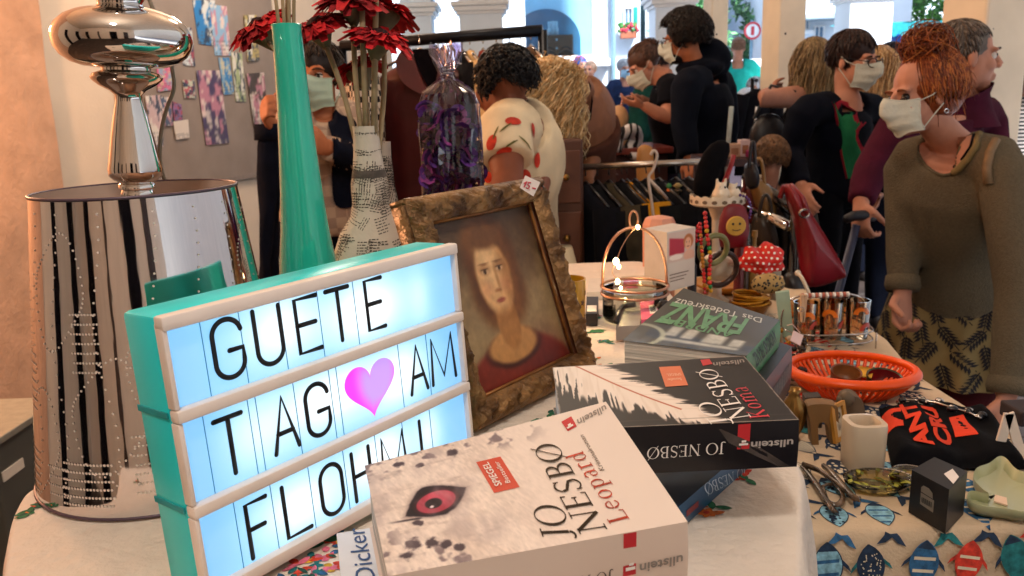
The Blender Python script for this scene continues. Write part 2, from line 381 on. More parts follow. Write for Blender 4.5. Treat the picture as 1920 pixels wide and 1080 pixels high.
# ------------------------------------------------------------------ street houses
teal = mat('teal_shutter', '#2aa59b', .6, var=.1)
dark_pane = mat('window_pane', '#5d7f9c', .08, var=.1, scale=1, spec=.8)
def house(label, px0, px1, Y, zt, m, roof=True):
    x0, x1 = P(px0, 150, Y).x, P(px1, 150, Y).x; t = thing('town_house', label, 'house', ((x0 + x1) / 2, Y, 0), 'houses across the street')
    mb = MB(); mb.box(((x0 + x1) / 2, Y + 2.5, zt / 2), (x1 - x0, 5, zt)); ob('wall', mb, m, t)
    if roof:
        mb = MB(); mb.hexa([V(x0 - .3, Y - .4, zt), V(x1 + .3, Y - .4, zt), V(x1 + .3, Y + 5.4, zt), V(x0 - .3, Y + 5.4, zt), V(x0 - .3, Y + 2.3, zt + 1.8), V(x1 + .3, Y + 2.3, zt + 1.8), V(x1 + .3, Y + 2.7, zt + 1.8), V(x0 - .3, Y + 2.7, zt + 1.8)])
        ob('roof', mb, mat('roof_tiles', '#7a4a3a', .9, var=.25, scale=8, bump=.5), t)
    return t
def window(t, px0, px1, py0, py1, Y, shut=None, bars=2):
    a, b = P(px0, py1, Y), P(px1, py0, Y); w, h = b.x - a.x, b.z - a.z; c = V((a.x + b.x) / 2, Y, (a.z + b.z) / 2); fw = min(.07, w * .12)
    mb = MB()
    for s in (-1, 1): mb.box((c.x + s * (w / 2 - fw / 2), Y - .03, c.z), (fw, .08, h)); mb.box((c.x, Y - .032, c.z + s * (h / 2 - fw / 2)), (w - 2 * fw, .076, fw))
    for i in range(1, bars): mb.box((c.x - w / 2 + w * i / bars, Y - .025, c.z), (fw * .6, .05, h - 2 * fw))
    fr = ob('window', mb, white_trim, t)
    mb = MB(); mb.box((c.x, Y - .008, c.z), (w - fw, .012, h - fw)); ob('pane', mb, dark_pane, fr)
    mb = MB(); mb.box((c.x, Y - .06, a.z - .05), (w + .12, .14, .06)); ob('sill', mb, white_trim, fr)
    for s, mm in (shut or []):
        mb = MB(); mb.box((c.x + s * (w / 2 + w * .26), Y - .04, c.z), (w * .5, .05, h))
        for i in range(14): mb.box((c.x + s * (w / 2 + w * .26), Y - .068, c.z - h / 2 + h * (i + .5) / 14), (w * .42, .012, h / 22))
        ob('shutter', mb, mm, t)
    return fr
# shop house: facade built round a real shop window opening
HY = 12.0
sh = thing('shop_house', 'white house with a big shop window across the street', 'house', (P(1050, 100, HY).x, HY, 0), 'houses across the street')
xa, xb = P(560, 150, HY).x, P(1149, 150, HY).x; w0, w1 = P(976, 100, HY).x, P(1122, 100, HY).x; wz = P(1050, 113, HY).z; wt = wz + 2.3
mb = MB(); mb.box(((xa + w0) / 2, HY + .2, 3.5), (w0 - xa, .4, 7)); mb.box(((w1 + xb) / 2, HY + .2, 3.5), (xb - w1, .4, 7)); mb.box(((w0 + w1) / 2, HY + .2, wz / 2), (w1 - w0, .4, wz)); mb.box(((w0 + w1) / 2, HY + .2, (wt + 7) / 2), (w1 - w0, .4, 7 - wt))
mb.box(((xa + xb) / 2, HY + 3.1, 3.5), (xb - xa, .2, 7)); ob('wall', mb, white_wall, sh)
mb = MB(); mb.box(((xa + xb) / 2, HY - .05, wz - .5), (xb - xa - .3, .1, .05)); mb.box(((w0 + w1) / 2, HY - .08, wz - .06), (w1 - w0 + .3, .22, .10), bev=.01); ob('ledge', mb, white_trim, sh)
mb = MB()
for x in (w0 + .04, w1 - .04): mb.box((x, HY + .06, (wz + wt) / 2), (.08, .1, wt - wz))
mb.box(((w0 + w1) / 2, HY + .06, wz + .03), (w1 - w0 - .16, .1, .06)); swf = ob('shop_window', mb, white_trim, sh)
mb = MB(); mb.box(((w0 + w1) / 2, HY + .10, (wz + wt) / 2), (w1 - w0 - .14, .012, wt - wz)); ob('pane', mb, glass_blue, swf)
mb = MB(); mb.box(((w0 + w1) / 2, HY + .8, wz - .03), (w1 - w0 + .2, 1.0, .05)); mb.box(((w0 + w1) / 2, HY + 1.3, wz + 1.2), (w1 - w0 + .2, .06, 2.4)); ob('display_niche', mb, mat('display_blue', '#d4e8f2', .8, var=.1, scale=2), sh)
mb = MB(); ac = P(1030, 113, HY + 1.25); arc = [(-.55, 0)] + [(.55 * -math.cos(PI * i / 24), .35 + .5 * math.sin(PI * i / 24)) for i in range(25)] + [(.55, 0)]  # dark panel: the arch mirrored in the shop glass, put into colour
mb.prism(arc[::-1], .05, lambda u, v, h: V(ac.x - .05 + u, HY + 1.262 - h, wz + v)); ob('arch_reflection', mb, mat('reflection_teal', '#41718a', .7, var=.2, scale=3), sh)
cd = thing('shop_cabinet', 'small brown drawer cabinet standing in the shop window', 'cabinet', (P(1043, 100, HY + .7).x, HY + .75, wz))
cx = P(1043, 100, HY + .7).x; brn = mat('brown_wood', '#9a5a40', .5, var=.2, scale=12, stretch=(1, 1, 8))
mb = MB(); mb.box((cx, HY + .75, wz + .2), (.5, .35, .4), bev=.01); ob('body', mb, brn, cd)
for i in range(3):
    mb = MB(); mb.box((cx, HY + .57, wz + .08 + .125 * i), (.46, .012, .11), bev=.004); d = ob('drawer', mb, brn, cd)
    mb = MB(); mb.ell((cx, HY + .55, wz + .08 + .125 * i), (.018, .014, .018), n=8, k=6); ob('knob', mb, white_trim, d)
cr = MB()
for i in range(6): cr.lathe([(0, 0), (.03, 0), (.035, .10), (.02, .13), (.028, .15 + .06 * (i % 2)), (0, .16 + .06 * (i % 2))], (cx - .09 + .05 * (i % 3), HY + .72 + .05 * (i // 3), wz + .40), n=10)
tag(ob('white_ornament', cr, white_trim, smooth=True), 'white crown shaped ornament standing on the shop window cabinet', 'ornament')
for k, dx in enumerate((-.13, .12)):
    mb = MB(); mb.ell((cx + dx, HY + .36, wz + .07), (.13, .07, .10), n=12, k=8); mb.tube([(cx + dx + .09 * math.cos(a), HY + .36, wz + .12 + .09 * math.sin(a)) for a in [PI * i / 8 for i in range(9)]], .008)
    tag(ob('display_bag', mb, dark_metal, smooth=True), ['dark bag on the left below the shop window cabinet', 'dark bag on the right below the shop window cabinet'][k], 'bag', 'dark bags in the shop window')
h2 = house('white house with teal shutter behind the street lamp', 1150, 1322, 18, 7.5, white_wall)
window(h2, 1169, 1186, 14, 62, 18, [(1, teal)]); window(h2, 1262, 1282, 10, 60, 18, [(-1, teal), (1, teal)])
fb = MB(); q = P(1178, 64, 17.8)
fb.box((q.x, 17.8, q.z - .02), (.34, .16, .14), bev=.01, m=0)
for i in range(60): fb.ell((q.x + random.uniform(-.2, .2), 17.8 + random.uniform(-.1, .1), q.z + random.uniform(.05, .22)), (.035,) * 3, n=6, k=4, m=1 + (i % 3 == 0))
tag(ob('flower_box', fb, [brn, mat('leaf_green', '#3f7a3a', .8, var=.3), mat('geranium', '#d0374f', .7)]), 'flower box with red blooms below the teal shuttered window', 'flower box')
h3 = house('half timbered house with blue windows beyond the road sign', 1330, 1452, 22, 8.5, mat('pale_timber_wall', '#d8cfae', .9, var=.12, scale=3))
for x in (1362, 1378, 1402, 1420): window(h3, x - 5, x + 5, 34, 62, 22, [(1, mat('blue_shutter', '#3f7fa6', .6))])
bl = MB(); a, b = P(1345, 70, 21.5), P(1445, 66, 21.5)
bl.box(((a.x + b.x) / 2, 21.5, a.z), (b.x - a.x, .9, .1))
for i in range(26): bl.box((a.x + (b.x - a.x) * i / 25, 21.1, a.z + .4), (.05, .04, .75))
bl.box(((a.x + b.x) / 2, 21.1, a.z + .8), (b.x - a.x, .06, .07)); ob('balcony', bl, mat('grey_timber', '#6d7076', .8, var=.3, scale=8), h3)
bl = MB()
for py in (2, 26): q = P(1392, py, 21.95); bl.box((q.x, 21.95, q.z), (b.x - a.x, .12, .16))
for x in (1350, 1372, 1392, 1414, 1436): q = P(x, 15, 21.93); bl.box((q.x, 21.93, 4.0), (.14, .1, 2.6))
ob('timber_beams', bl, mat('grey_timber', '#6d7076', .8), h3)
h4 = house('white house with a glazed doorway behind the moulded pier', 1470, 1700, 15, 7, white_wall)
window(h4, 1520, 1545, 48, 150, 15, bars=2); window(h4, 1504, 1516, 36, 56, 15)
ledge = MB(); q = P(1530, 33, 14.8); ledge.box((q.x, 14.8, q.z), (1.0, .5, .08)); ob('canopy', ledge, mat('grey_canopy', '#8fa0ac', .6), h4)
h5 = house('pale house far right behind the market stall', 1700, 2300, 24, 7, white_wall)
for x in (1760, 1850, 1950): window(h5, x - 8, x + 8, 40, 90, 24)
h7 = MB(); h7.box((9.5, 3, 4), (2, 24, 8)); t = thing('town_house', 'tall plain house along the side street right of the hall', 'house', (9.5, 3, 0), 'houses across the street'); ob('wall', h7, plaster, t)  # out of view, added to keep sky light off the hall
bw7 = MB(); bw7.box((-.6, -3.4, 1.8), (8, .2, 3.6), m=0)
for i, x in enumerate((-2.9, -1.3, .35, 1.9)): bw7.box((x, -3.27, 1.15), ((.5, .22, .8, .6)[i], .08, 2.3), m=1 + i % 2)  # unseen slabs added so the mirrored shade shows dark bands
tag(ob('back_wall', bw7, [plaster, fabric('dark_reflect_slab', '#1c1a22'), mat('brown_reflect_slab', '#3a2a24', .5)]), 'cream back wall of the hall behind the photographer with dark doors', 'wall')
h6 = house('cream house closing the street on the far left', 330, 560, 16, 7, plaster)
# street lamp, pipe, sign
lp = thing('street_lamp', 'dark teal lamp post across the street beside the shop house', 'street lamp', (P(1205, 150, 10.6).x, 10.6, 0))
lx = P(1205, 150, 10.6).x; tm = mat('teal_iron', '#123640', .5)
mb = MB(); mb.tube([(lx, 10.6, 0), (lx, 10.6, .5), (lx, 10.6, 4.2)], [.06, .036, .03], 10); ob('pole', mb, tm, lp)
mb = MB(); mb.lathe([(.03, 0), (.12, .1), (.15, .4), (.05, .5), (0, .55)], (lx, 10.6, 4.2), 8); ob('lantern', mb, tm, lp)
mb = MB(); dx = P(1153, 100, 11.9).x; mb.tube([(dx - .02, 11.93, 0), (dx - .02, 11.93, 6.8)], .035, 8); ob('downpipe', mb, mat('zinc', '#7fa0b4', .5, metal=.4), sh)
sg = thing('road_sign', 'round red rimmed road sign on a pole before the timbered house', 'road sign', (P(1410, 60, 16).x, 16, 0))
q = P(1410, 58, 16); mb = MB(); mb.tube([(q.x, 16.03, 0), (q.x, 16.03, q.z + .2)], .03, 8); ob('pole', mb, mat('zinc', '#7fa0b4'), sg)
mb = MB(); RX = Matrix.Rotation(PI / 2, 3, 'X'); mb.lathe([(0, 0), (.16, 0), (.16, .015), (0, .015)], (q.x, 15.98, q.z), 24, mx=RX); dsc = ob('sign_plate', mb, mat('sign_white', '#e6e6e6', .5), sg)
mb = MB(); mb.lathe([(.125, .016), (.165, .016), (.165, .022), (.125, .022)], (q.x, 15.98, q.z), 24, mx=RX); mb.box((q.x, 15.955, q.z), (.06, .006, .16)); ob('rim', mb, mat('sign_red', '#c23a44', .5), sg)
# trees
def tree(label, px, Y, zc, rad, hgt, n, cols, seed):
    rd = random.Random(seed); x = P(px, 100, Y).x; t = thing('street_tree', label, 'tree', (x, Y, 0), 'trees along the street')
    mb = MB(); mb.tube([(x, Y, 0), (x + .05, Y, zc * .5), (x - .03, Y, zc)], [.11, .08, .04], 8)
    for i in range(7):
        a = rd.uniform(0, 6.28); mb.tube([(x, Y, zc * (.45 + .07 * i)), (x + math.cos(a) * rad * .4, Y + math.sin(a) * rad * .4, zc * .75 + .1 * i), (x + math.cos(a) * rad * .75, Y + math.sin(a) * rad * .75, zc + rd.uniform(-.2, .6) * hgt)], [.04, .025, .01], 6)
    ob('trunk', mb, mat('bark', '#4a3c30', .95, var=.3, bump=.5), t); mb = MB()
    cl = [(rd.gauss(0, .5) * rad, rd.gauss(0, .5) * rad, rd.gauss(0, .5) * hgt) for _ in range(26)]
    for i in range(n):
        c = rd.choice(cl); p = V(x + c[0] + rd.gauss(0, .16) * rad, Y + c[1] + rd.gauss(0, .16) * rad, zc + c[2] + rd.gauss(0, .14) * hgt)
        s = rd.uniform(.05, .1); a = V(rd.gauss(0, 1), rd.gauss(0, 1), rd.gauss(0, 1)).normalized(); b = a.orthogonal().normalized()
        mb.add([p - a * s, p + b * s * .5, p + a * s, p - b * s * .5], [(0, 1, 2, 3)], rd.randrange(3))
    ob('crown', mb, [mat('foliage_' + c, c, .7, var=.3, scale=5) for c in cols], t)
tree('leafy green tree showing between the moulded pier and the broad post', 1725, 17, 3.2, 1.5, 1.0, 5000, ['#4f8a3c', '#6fa84a', '#3c6c34'], 1)
tree('slender climbing tree in front of the timbered house', 1398, 17.5, 2.3, .35, .9, 1500, ['#5c8a55', '#86a878', '#466f4a'], 2)
tree('green tree top seen just right of the pier behind the hoodie man', 1305, 16, 3.0, .6, .8, 2200, ['#4f8a5c', '#6fa86a', '#3c6c54'], 3)
# cars
def car(label, px, Y, yaw, body, ln=4.2, h=1.5):
    x = P(px, 150, Y).x; t = thing('parked_car', label, 'car', (x, Y, 0), 'cars parked along the street'); R = Matrix.Rotation(yaw, 3, 'Z'); o = V(x, Y, 0)
    fn = lambda a, b, c: o + R @ V(a, b, c)
    prof = [(-.5, .28), (-.5, .62), (-.42, .72), (-.28, .76), (-.14, 1.0), (.2, 1.0), (.36, .72), (.47, .62), (.5, .3)]
    mb = MB(); rings = []
    for b in (-.86, -.8, .8, .86):
        k = 1 if abs(b) < .85 else .97; rings.append([fn(u * ln * k, b * (1 if v < .75 else .84), v * h * k if v > .5 else v * h) for u, v in prof])
    mb.loft(rings); bo = ob('body', mb, body, t, smooth=30)
    mb = MB(); pan = [(-.25, .77), (-.13, .97), (.19, .97), (.33, .75)]
    for sgn in (-1, 1):
        vs = [fn(u * ln, sgn * .868 * (1 if v < .8 else .86), v * h) for u, v in pan]; vs2 = [fn(u * ln, sgn * .85 * (1 if v < .8 else .84), v * h) for u, v in pan]; mb.hexa(vs + vs2)
    ob('side_window', mb, dark_pane, t)
    mb = MB(); mb.hexa([fn(.345 * ln, -.66, .76 * h), fn(.345 * ln, .66, .76 * h), fn(.22 * ln, .58, .97 * h), fn(.22 * ln, -.58, .97 * h), fn(.36 * ln, -.66, .77 * h), fn(.36 * ln, .66, .77 * h), fn(.235 * ln, .58, .985 * h), fn(.235 * ln, -.58, .985 * h)]); ob('windscreen', mb, dark_pane, t)
    for u in (-.31, .31):
        for s in (-1, 1):
            mb = MB(); mb.lathe([(.0, -.1), (.25, -.1), (.32, -.08), (.32, .08), (.25, .1), (0, .1)], fn(u * ln, s * .78, .32), 20, mx=R @ RX); wv = ob('wheel', mb, dark_metal, t)
            mb = MB(); mb.lathe([(0, -.105), (.18, -.105), (.2, .105), (0, .105)], fn(u * ln, s * .785, .32), 14, mx=R @ RX); ob('rim', mb, mat('rim_grey', '#a8adb2', .3, metal=.8), wv)
    for s in (-1, 1):
        mb = MB(); mb.ell(fn(.475 * ln, s * .62, .55 * h), (.07, .16, .08), R, 10, 6); ob('headlight', mb, mat('lamp_glass', '#dfe6ee', .1), t)
        mb = MB(); mb.ell(fn(-.495 * ln, s * .65, .58 * h), (.03, .14, .09), R, 10, 6); ob('taillight', mb, mat('tail_red', '#b01c28', .3), t)
car('white van like car parked beyond the man in the green jacket', 1425, 13.4, 1.2, mat('car_white', '#dfe3e8', .25, var=.02, coat=.6), 4.6, 2.0)
car('red car parked far down the street before the timbered house', 1352, 17.5, 2.2, mat('car_red', '#c0283c', .25, var=.03, coat=.6))
car('silver car with red tail lights behind the blonde woman', 1515, 12.6, 1.35, mat('car_silver', '#9fb0b8', .3, metal=.3, coat=.5), 4.3, 1.75)
# market stall across the street
st = thing('market_stall', 'market stall with teal awning and hanging blue tarpaulin across the street', 'stall', (P(1720, 100, 12).x, 12, 0))
a, b = P(1640, 45, 11.5), P(1800, 32, 11.5)
mb = MB(); mb.grid(24, 6, lambda u, v: V(a.x + (b.x - a.x) * u, 11.5 + 1.6 * v, a.z + .12 * v + .02 * math.sin(u * 20)))
mb.grid(40, 3, lambda u, v: V(a.x + (b.x - a.x) * u, 11.49, a.z - .16 * v * (1 + .15 * math.sin(u * 60)))); ob('awning', mb, fabric('awning_teal', '#2f8f98'), st)
for i, x in enumerate((a.x + .03, b.x - .03)):
    mb = MB(); mb.tube([(x, 11.55, 0), (x, 11.55, a.z)], .02); ob('pole', mb, dark_metal, st)
mb = MB(); c, d = P(1652, 92, 11.6), P(1694, 42, 11.6); mb.grid(20, 14, lambda u, v: V(c.x + (d.x - c.x) * u, 11.6 + .05 * math.sin(u * 17) * (1 - v), .6 + (a.z - .6) * v)); ob('tarpaulin', mb, mat('blue_tarp', '#2260b8', .4, var=.2, scale=6, bump=.4), st)
mb = MB(); mb.box(((a.x + b.x) / 2, 12, .45), (b.x - a.x - .2, .9, .9)); ob('counter', mb, mat('stall_counter', '#48606c', .8), st)
# ================================================================== PEOPLE
from mathutils.bvhtree import BVHTree
skin_l = mat('skin_fair', '#b5806a', .55, var=.10, scale=20, spec=.3)
skin_m = mat('skin_tan', '#a86a4a', .55, var=.10, scale=20, spec=.3)
skin_d = mat('skin_brown', '#7d4a35', .55, var=.10, scale=20, spec=.3)
mask_m = mat('mask_cloth', '#bfc8c0', .9, var=.05, scale=60, bump=.2, bscale=120)
mask_b = mat('mask_blue', '#9cc4dd', .9, var=.05)
eye_w = mat('eye_white', '#d8d2cc', .2, var=0); eye_i = mat('eye_dark', '#1b1412', .15, var=0)
brow_m = mat('brow_hair', '#3a2418', .8)
lip_m = mat('lip', '#94504a', .5)
denim = fabric('dark_denim', '#151b2e'); black_cloth = fabric('navy_black_cloth', '#11131f'); shoe_m = mat('dark_shoe', '#1a1718', .5)
def unit(*a): return Vector(a).normalized()
def hand(mb, w, d, pn, side, curl=.5, k=1.0, spread=.12):
    d = Vector(d).normalized(); pn = Vector(pn); pn = (pn - d * d.dot(pn)).normalized(); l = d.cross(pn) * side      # l: towards the thumb
    w = Vector(w)
    mb.loft([mb.ring(w + d * a * k, l * (b * k), pn * (c * k), 12) for a, b, c in ((-.02, .026, .022), (.015, .032, .017), (.05, .041, .015), (.085, .040, .013), (.095, .034, .009))])
    for i, (off, ln) in enumerate(((.031, .072), (.0105, .080), (-.0105, .074), (-.030, .058))):
        q = w + d * .086 * k + l * off * k; a = 0.0; dd = (d + l * off * spread * 12).normalized(); pts = [q - dd * .02 * k, q]
        for sgm in (.45, .32, .23):
            a += curl * (1.0 if sgm != .45 else .7) + .06 * i * curl
            q = q + (dd * math.cos(a) + pn * math.sin(a)) * ln * sgm * k; pts.append(q)
        mb.tube(pts, [.0095 * k, .009 * k, .0082 * k, .0076 * k, .0060 * k], 8)
    q = w + d * .022 * k + l * .026 * k
    t1 = (d * .65 + l * .75 + pn * .25).normalized(); t2 = (d * .9 + l * .25 + pn * (.3 + curl * .6)).normalized()
    mb.tube([q, q + t1 * .035 * k, q + t1 * .035 * k + t2 * .032 * k, q + t1 * .035 * k + t2 * .057 * k], [.014 * k, .0115 * k, .0098 * k, .007 * k], 8)
def head_mesh(mb, c, B, s):
    def e(x, y, z, rx, ry, rz): mb.ell(c + B @ V(x, y, z) * s, (rx * s, ry * s, rz * s), B, 16, 12)
    e(0, -.015, .035, .073, .093, .083); e(0, .028, -.035, .059, .064, .080); e(0, .060, -.094, .027, .026, .022)
    e(0, .02, -.07, .05, .055, .04)
    for x in (-1, 1):
        e(x * .034, .058, -.032, .025, .028, .026); e(x * .030, .076, .020, .026, .013, .009); e(x * .074, -.006, -.012, .009, .017, .031); e(x * .0115, .104, -.034, .0085, .010, .008)
    mb.tube([c + B @ V(0, .085, .016) * s, c + B @ V(0, .101, -.010) * s, c + B @ V(0, .113, -.030) * s], [.009 * s, .010 * s, .0125 * s], 10)
    e(0, .092, -.064, .023, .010, .0075); e(0, .090, -.076, .020, .010, .008)
def eyes(t, c, B, s, brow=brow_m, closed=False):
    for x in (-1, 1):
        mb = MB(); mb.ell(c + B @ V(x * .031, .0730, .0) * s, (.0125 * s,) * 3, B, 12, 8, 1 if closed else 0)
        if not closed: mb.ell(c + B @ V(x * .031, .0815, -.001) * s, (.0068 * s, .0055 * s, .0068 * s), B, 10, 6, 1)
        mb.tube([c + B @ V(x * .031 + dx, .0862 - abs(dx) * .35, (.0065 if not closed else -.002) - dx * dx * 18) * s for dx in (-.016, -.008, 0, .008, .016)], .0023 * s, 6, m=1)
        ob('eye', mb, [eye_w, eye_i], t, smooth=True)
        mb = MB(); mb.tube([c + B @ V(x * (.031 + dx), .094 - abs(dx) * .5 + .0 * dx, .021 + (.004 - dx * dx * 14)) * s for dx in (-.02, -.01, 0, .01, .02)], [.002 * s, .004 * s, .004 * s, .0035 * s, .0015 * s], 6); ob('eyebrow', mb, brow, t, smooth=True)
def mask(t, c, B, s, m=mask_m):
    def f(u, v, o=0):
        a = (u * 2 - 1) * 1.02; z = .006 - .122 * v
        top = max(0, 1 - v * 2.2); bl = math.exp(-(a / .33) ** 2); ry = .104 + .036 * bl * math.exp(-((v - .28) / .34) ** 2) - .022 * max(0, v - .72) * 3.2 - .006 * (1 - bl) * top
        pl = .0022 * math.sin(v * 6 * PI) * math.cos(a); z -= (1 - bl) * .010 * (1 - v) * 1.6; z += (1 - bl) * .014 * v
        return c + B @ V(.0765 * math.sin(a), (ry + pl + o) * math.cos(a) * (1 if abs(a) < .8 else 1), z) * s
    mb = MB(); n, k = 26, 20; mb.grid(n, k, lambda u, v: f(u, v, .003)); mb.grid(n, k, lambda u, v: f(1 - u, v, 0))
    for u in (0, 1): mb.tube([f(u, i / 9, .0015) for i in range(10)], .002 * s, 6)
    for v in (0, 1): mb.tube([f(i / 19, v, .0015) for i in range(20)], .0024 * s, 6)
    o = ob('face_mask', mb, m, t, smooth=True)
    mb = MB()
    for x, u in ((-1, 0), (1, 1)):
        er = c + B @ V(x * .082, -.012, -.008) * s
        for v, dz in ((.06, .022), (.93, -.026)): mb.tube([f(u, v), (f(u, v) + er) / 2 + B @ V(x * .006, 0, dz * .3) * s, er + B @ V(0, 0, dz) * s], .0016 * s, 6)
    ob('ear_loop', mb, m, o)
def hair(t, c, B, s, style, cols, seed=1, n=300, grav=(0, 0, -1), extra=None):
    hbig = n == 1000
    rd = random.Random(seed); mats = [mat('hair_' + x, x, .45, var=.3, scale=60, spec=.35) for x in cols]; mb = MB(); g = Vector(grav)
    cy = {'short': -.020, 'grey': -.024, 'curly': -.02, 'afro': -.02, 'long': -.018, 'bun': -.022, 'updo': -.040}[style]
    cen = c + B @ V(0, cy, .022 if style == 'updo' else .040) * s; R_ = (V(.090, .106, .112) if style == 'updo' else V(.080, .099, .088)) * s
    if style == 'grey': R_ *= .985
    if style != 'afro': mb.ell(cen, R_, B, 20, 14, 0, .012)
    def scalp(lim=.35):
        while True:
            d = unit(rd.gauss(0, 1), rd.gauss(0, 1), rd.gauss(0, 1))
            if d.z > -.55 and (d.y < lim or d.z > .55): return d
    L = {'short': .045, 'grey': .03, 'curly': .055, 'afro': .10, 'long': .30, 'bun': .06, 'updo': .1}[style]
    bun = c + B @ (V(0, -.10, .085) if style == 'bun' else V(-.0, -.03, .142)) * s
    n = int(n * {'long': 2.6, 'short': 2.2, 'grey': 2.2, 'updo': 1.8, 'bun': 2}.get(style, 1.5))
    for i in range(n):
        d = scalp(.6 if style == 'updo' else .35); p = cen + B @ V(d.x * R_.x, d.y * R_.y, d.z * R_.z) * .985; nr = B @ d; m = rd.randrange(len(mats)); pts = [p]
        if style in ('short', 'grey'):
            fl = (B @ V(rd.gauss(0, .35), .35 if d.y > -.2 else -.2, -.9)); fl = (fl - nr * fl.dot(nr) * .85).normalized()
            for k in range(3): pts.append(pts[-1] + (fl + nr * (.22 - .2 * k)) * L * s / 3 * rd.uniform(.7, 1.3))
            mb.tube(pts, [.0034 * s, .0034 * s, .0024 * s, .0006 * s], 4, m=m)
        elif style in ('curly', 'afro'):
            p = (cen + (p - cen) * rd.uniform(1.0, 1.2) if hbig else p) if style == 'curly' else cen + nr * rd.uniform(.06, .092) * s; r = (rd.uniform(.018, .032) if hbig else rd.uniform(.012, .02)) * s; ax = nr.orthogonal().normalized(); ay = nr.cross(ax); ph = rd.uniform(0, 6)
            pts = [p + (ax * math.cos(ph + q * 1.3) + ay * math.sin(ph + q * 1.3)) * r * .7 + nr * (q * .0055 * s) + g * (q * q * .0006) for q in range(7)]
            mb.tube(pts, [q_ * s * .6 for q_ in (.006, .007, .007, .006, .005, .004, .001)], 5, m=m)
        elif style == 'long':
            fl = nr * .3 + B @ V(rd.gauss(0, .2), -.25, 0); ln = L * rd.uniform(.55, 1.1); st = 9; wv = rd.uniform(0, 6)
            for k in range(st):
                fl = fl * .72 + g * .5; q = pts[-1] + fl.normalized() * ln * s / st; q += V(math.sin(k * 1.5 + wv), math.cos(k * 1.3 + wv), 0) * .011 * s
                lq = q - cen; out = B.transposed() @ lq
                rr = (out.x / R_.x) ** 2 + (out.y / R_.y) ** 2 + (out.z / R_.z) ** 2
                if rr < 1.02 and rr > 0: q = cen + lq / math.sqrt(rr) * 1.02
                pts.append(q)
            mb.tube(pts, [.0026 * s] * (st - 2) + [.002 * s, .0016 * s, .0005 * s], 4, m=m)
        else:
            st = 7; tgt = bun + V(rd.gauss(0, .02), rd.gauss(0, .02), rd.gauss(0, .015)) * s
            for k in range(1, st):
                q = p.lerp(tgt, k / (st - 1)); lq = q - cen; out = B.transposed() @ lq; rr = (out.x / R_.x) ** 2 + (out.y / R_.y) ** 2 + (out.z / R_.z) ** 2
                if rr < 1.0: q = cen + lq / math.sqrt(max(rr, .05)) * rd.uniform(1.0, 1.06)
                pts.append(q)
            hw_ = .0019 if style == 'updo' else .0028; mb.tube(pts, [.0015 * s] + [hw_ * s] * (st - 2) + [.002 * s], 4, m=m)
    if style in ('bun', 'updo'):
        rb = .035 if style == 'bun' else .056
        mb.ell(bun, (rb * s * .8,) * 3, None, 14, 10, 0)
        for i in range(140 if style == 'bun' else 1000):
            a = unit(rd.gauss(0, 1), rd.gauss(0, 1), rd.gauss(0, 1)); b = a.orthogonal().normalized(); e = a.cross(b); r = rb * s * rd.uniform(.5, .95); ph = rd.uniform(0, 6); o = bun + V(rd.gauss(0, .3), rd.gauss(0, .3), rd.gauss(0, .2)) * rb * s
            mb.tube([o + (b * math.cos(ph + k * .6) + e * math.sin(ph + k * .6)) * r for k in range(7)], [.0006] + [(.0025 if style == 'bun' else .0015) * s] * 5 + [.0006], 4, m=rd.randrange(len(mats)))
        for i in range(60):
            d = unit(rd.gauss(0, .8), rd.uniform(-1, .4), rd.uniform(-.9, .3)); p = cen + B @ V(d.x * R_.x, d.y * R_.y, d.z * R_.z); dr = (B @ d * .6 + g * rd.uniform(.2, 1)).normalized()
            mb.tube([p, p + dr * .02 * s, p + dr * .035 * s + g * .012 * s], [.0011 * s, .0009 * s, .0004 * s], 4, m=rd.randrange(len(mats)))
    if extra: extra(mb, rd)
    return ob('hair', mb, mats, t, smooth=True)
def glasses(t, c, B, s, m=None):
    mb = MB()
    for x in (-1, 1):
        o = c + B @ V(x * .033, .106, .0) * s
        mb.tube([o + B @ V(.024 * math.cos(a), -.006 * math.cos(a) * x, .018 * math.sin(a)) * s for a in [2 * PI * i / 18 for i in range(18)]], .0022 * s, 6, closed=True)
        mb.tube([o + B @ V(x * .024, -.006, .004) * s, c + B @ V(x * .079, .03, .008) * s, c + B @ V(x * .082, -.01, .006) * s], .002 * s, 6)
    mb.tube([c + B @ V(-.010, .108, .004) * s, c + B @ V(.010, .108, .004) * s], .002 * s, 6)
    return ob('glasses', mb, m or dark_metal, t, smooth=True)
NPERS = 0
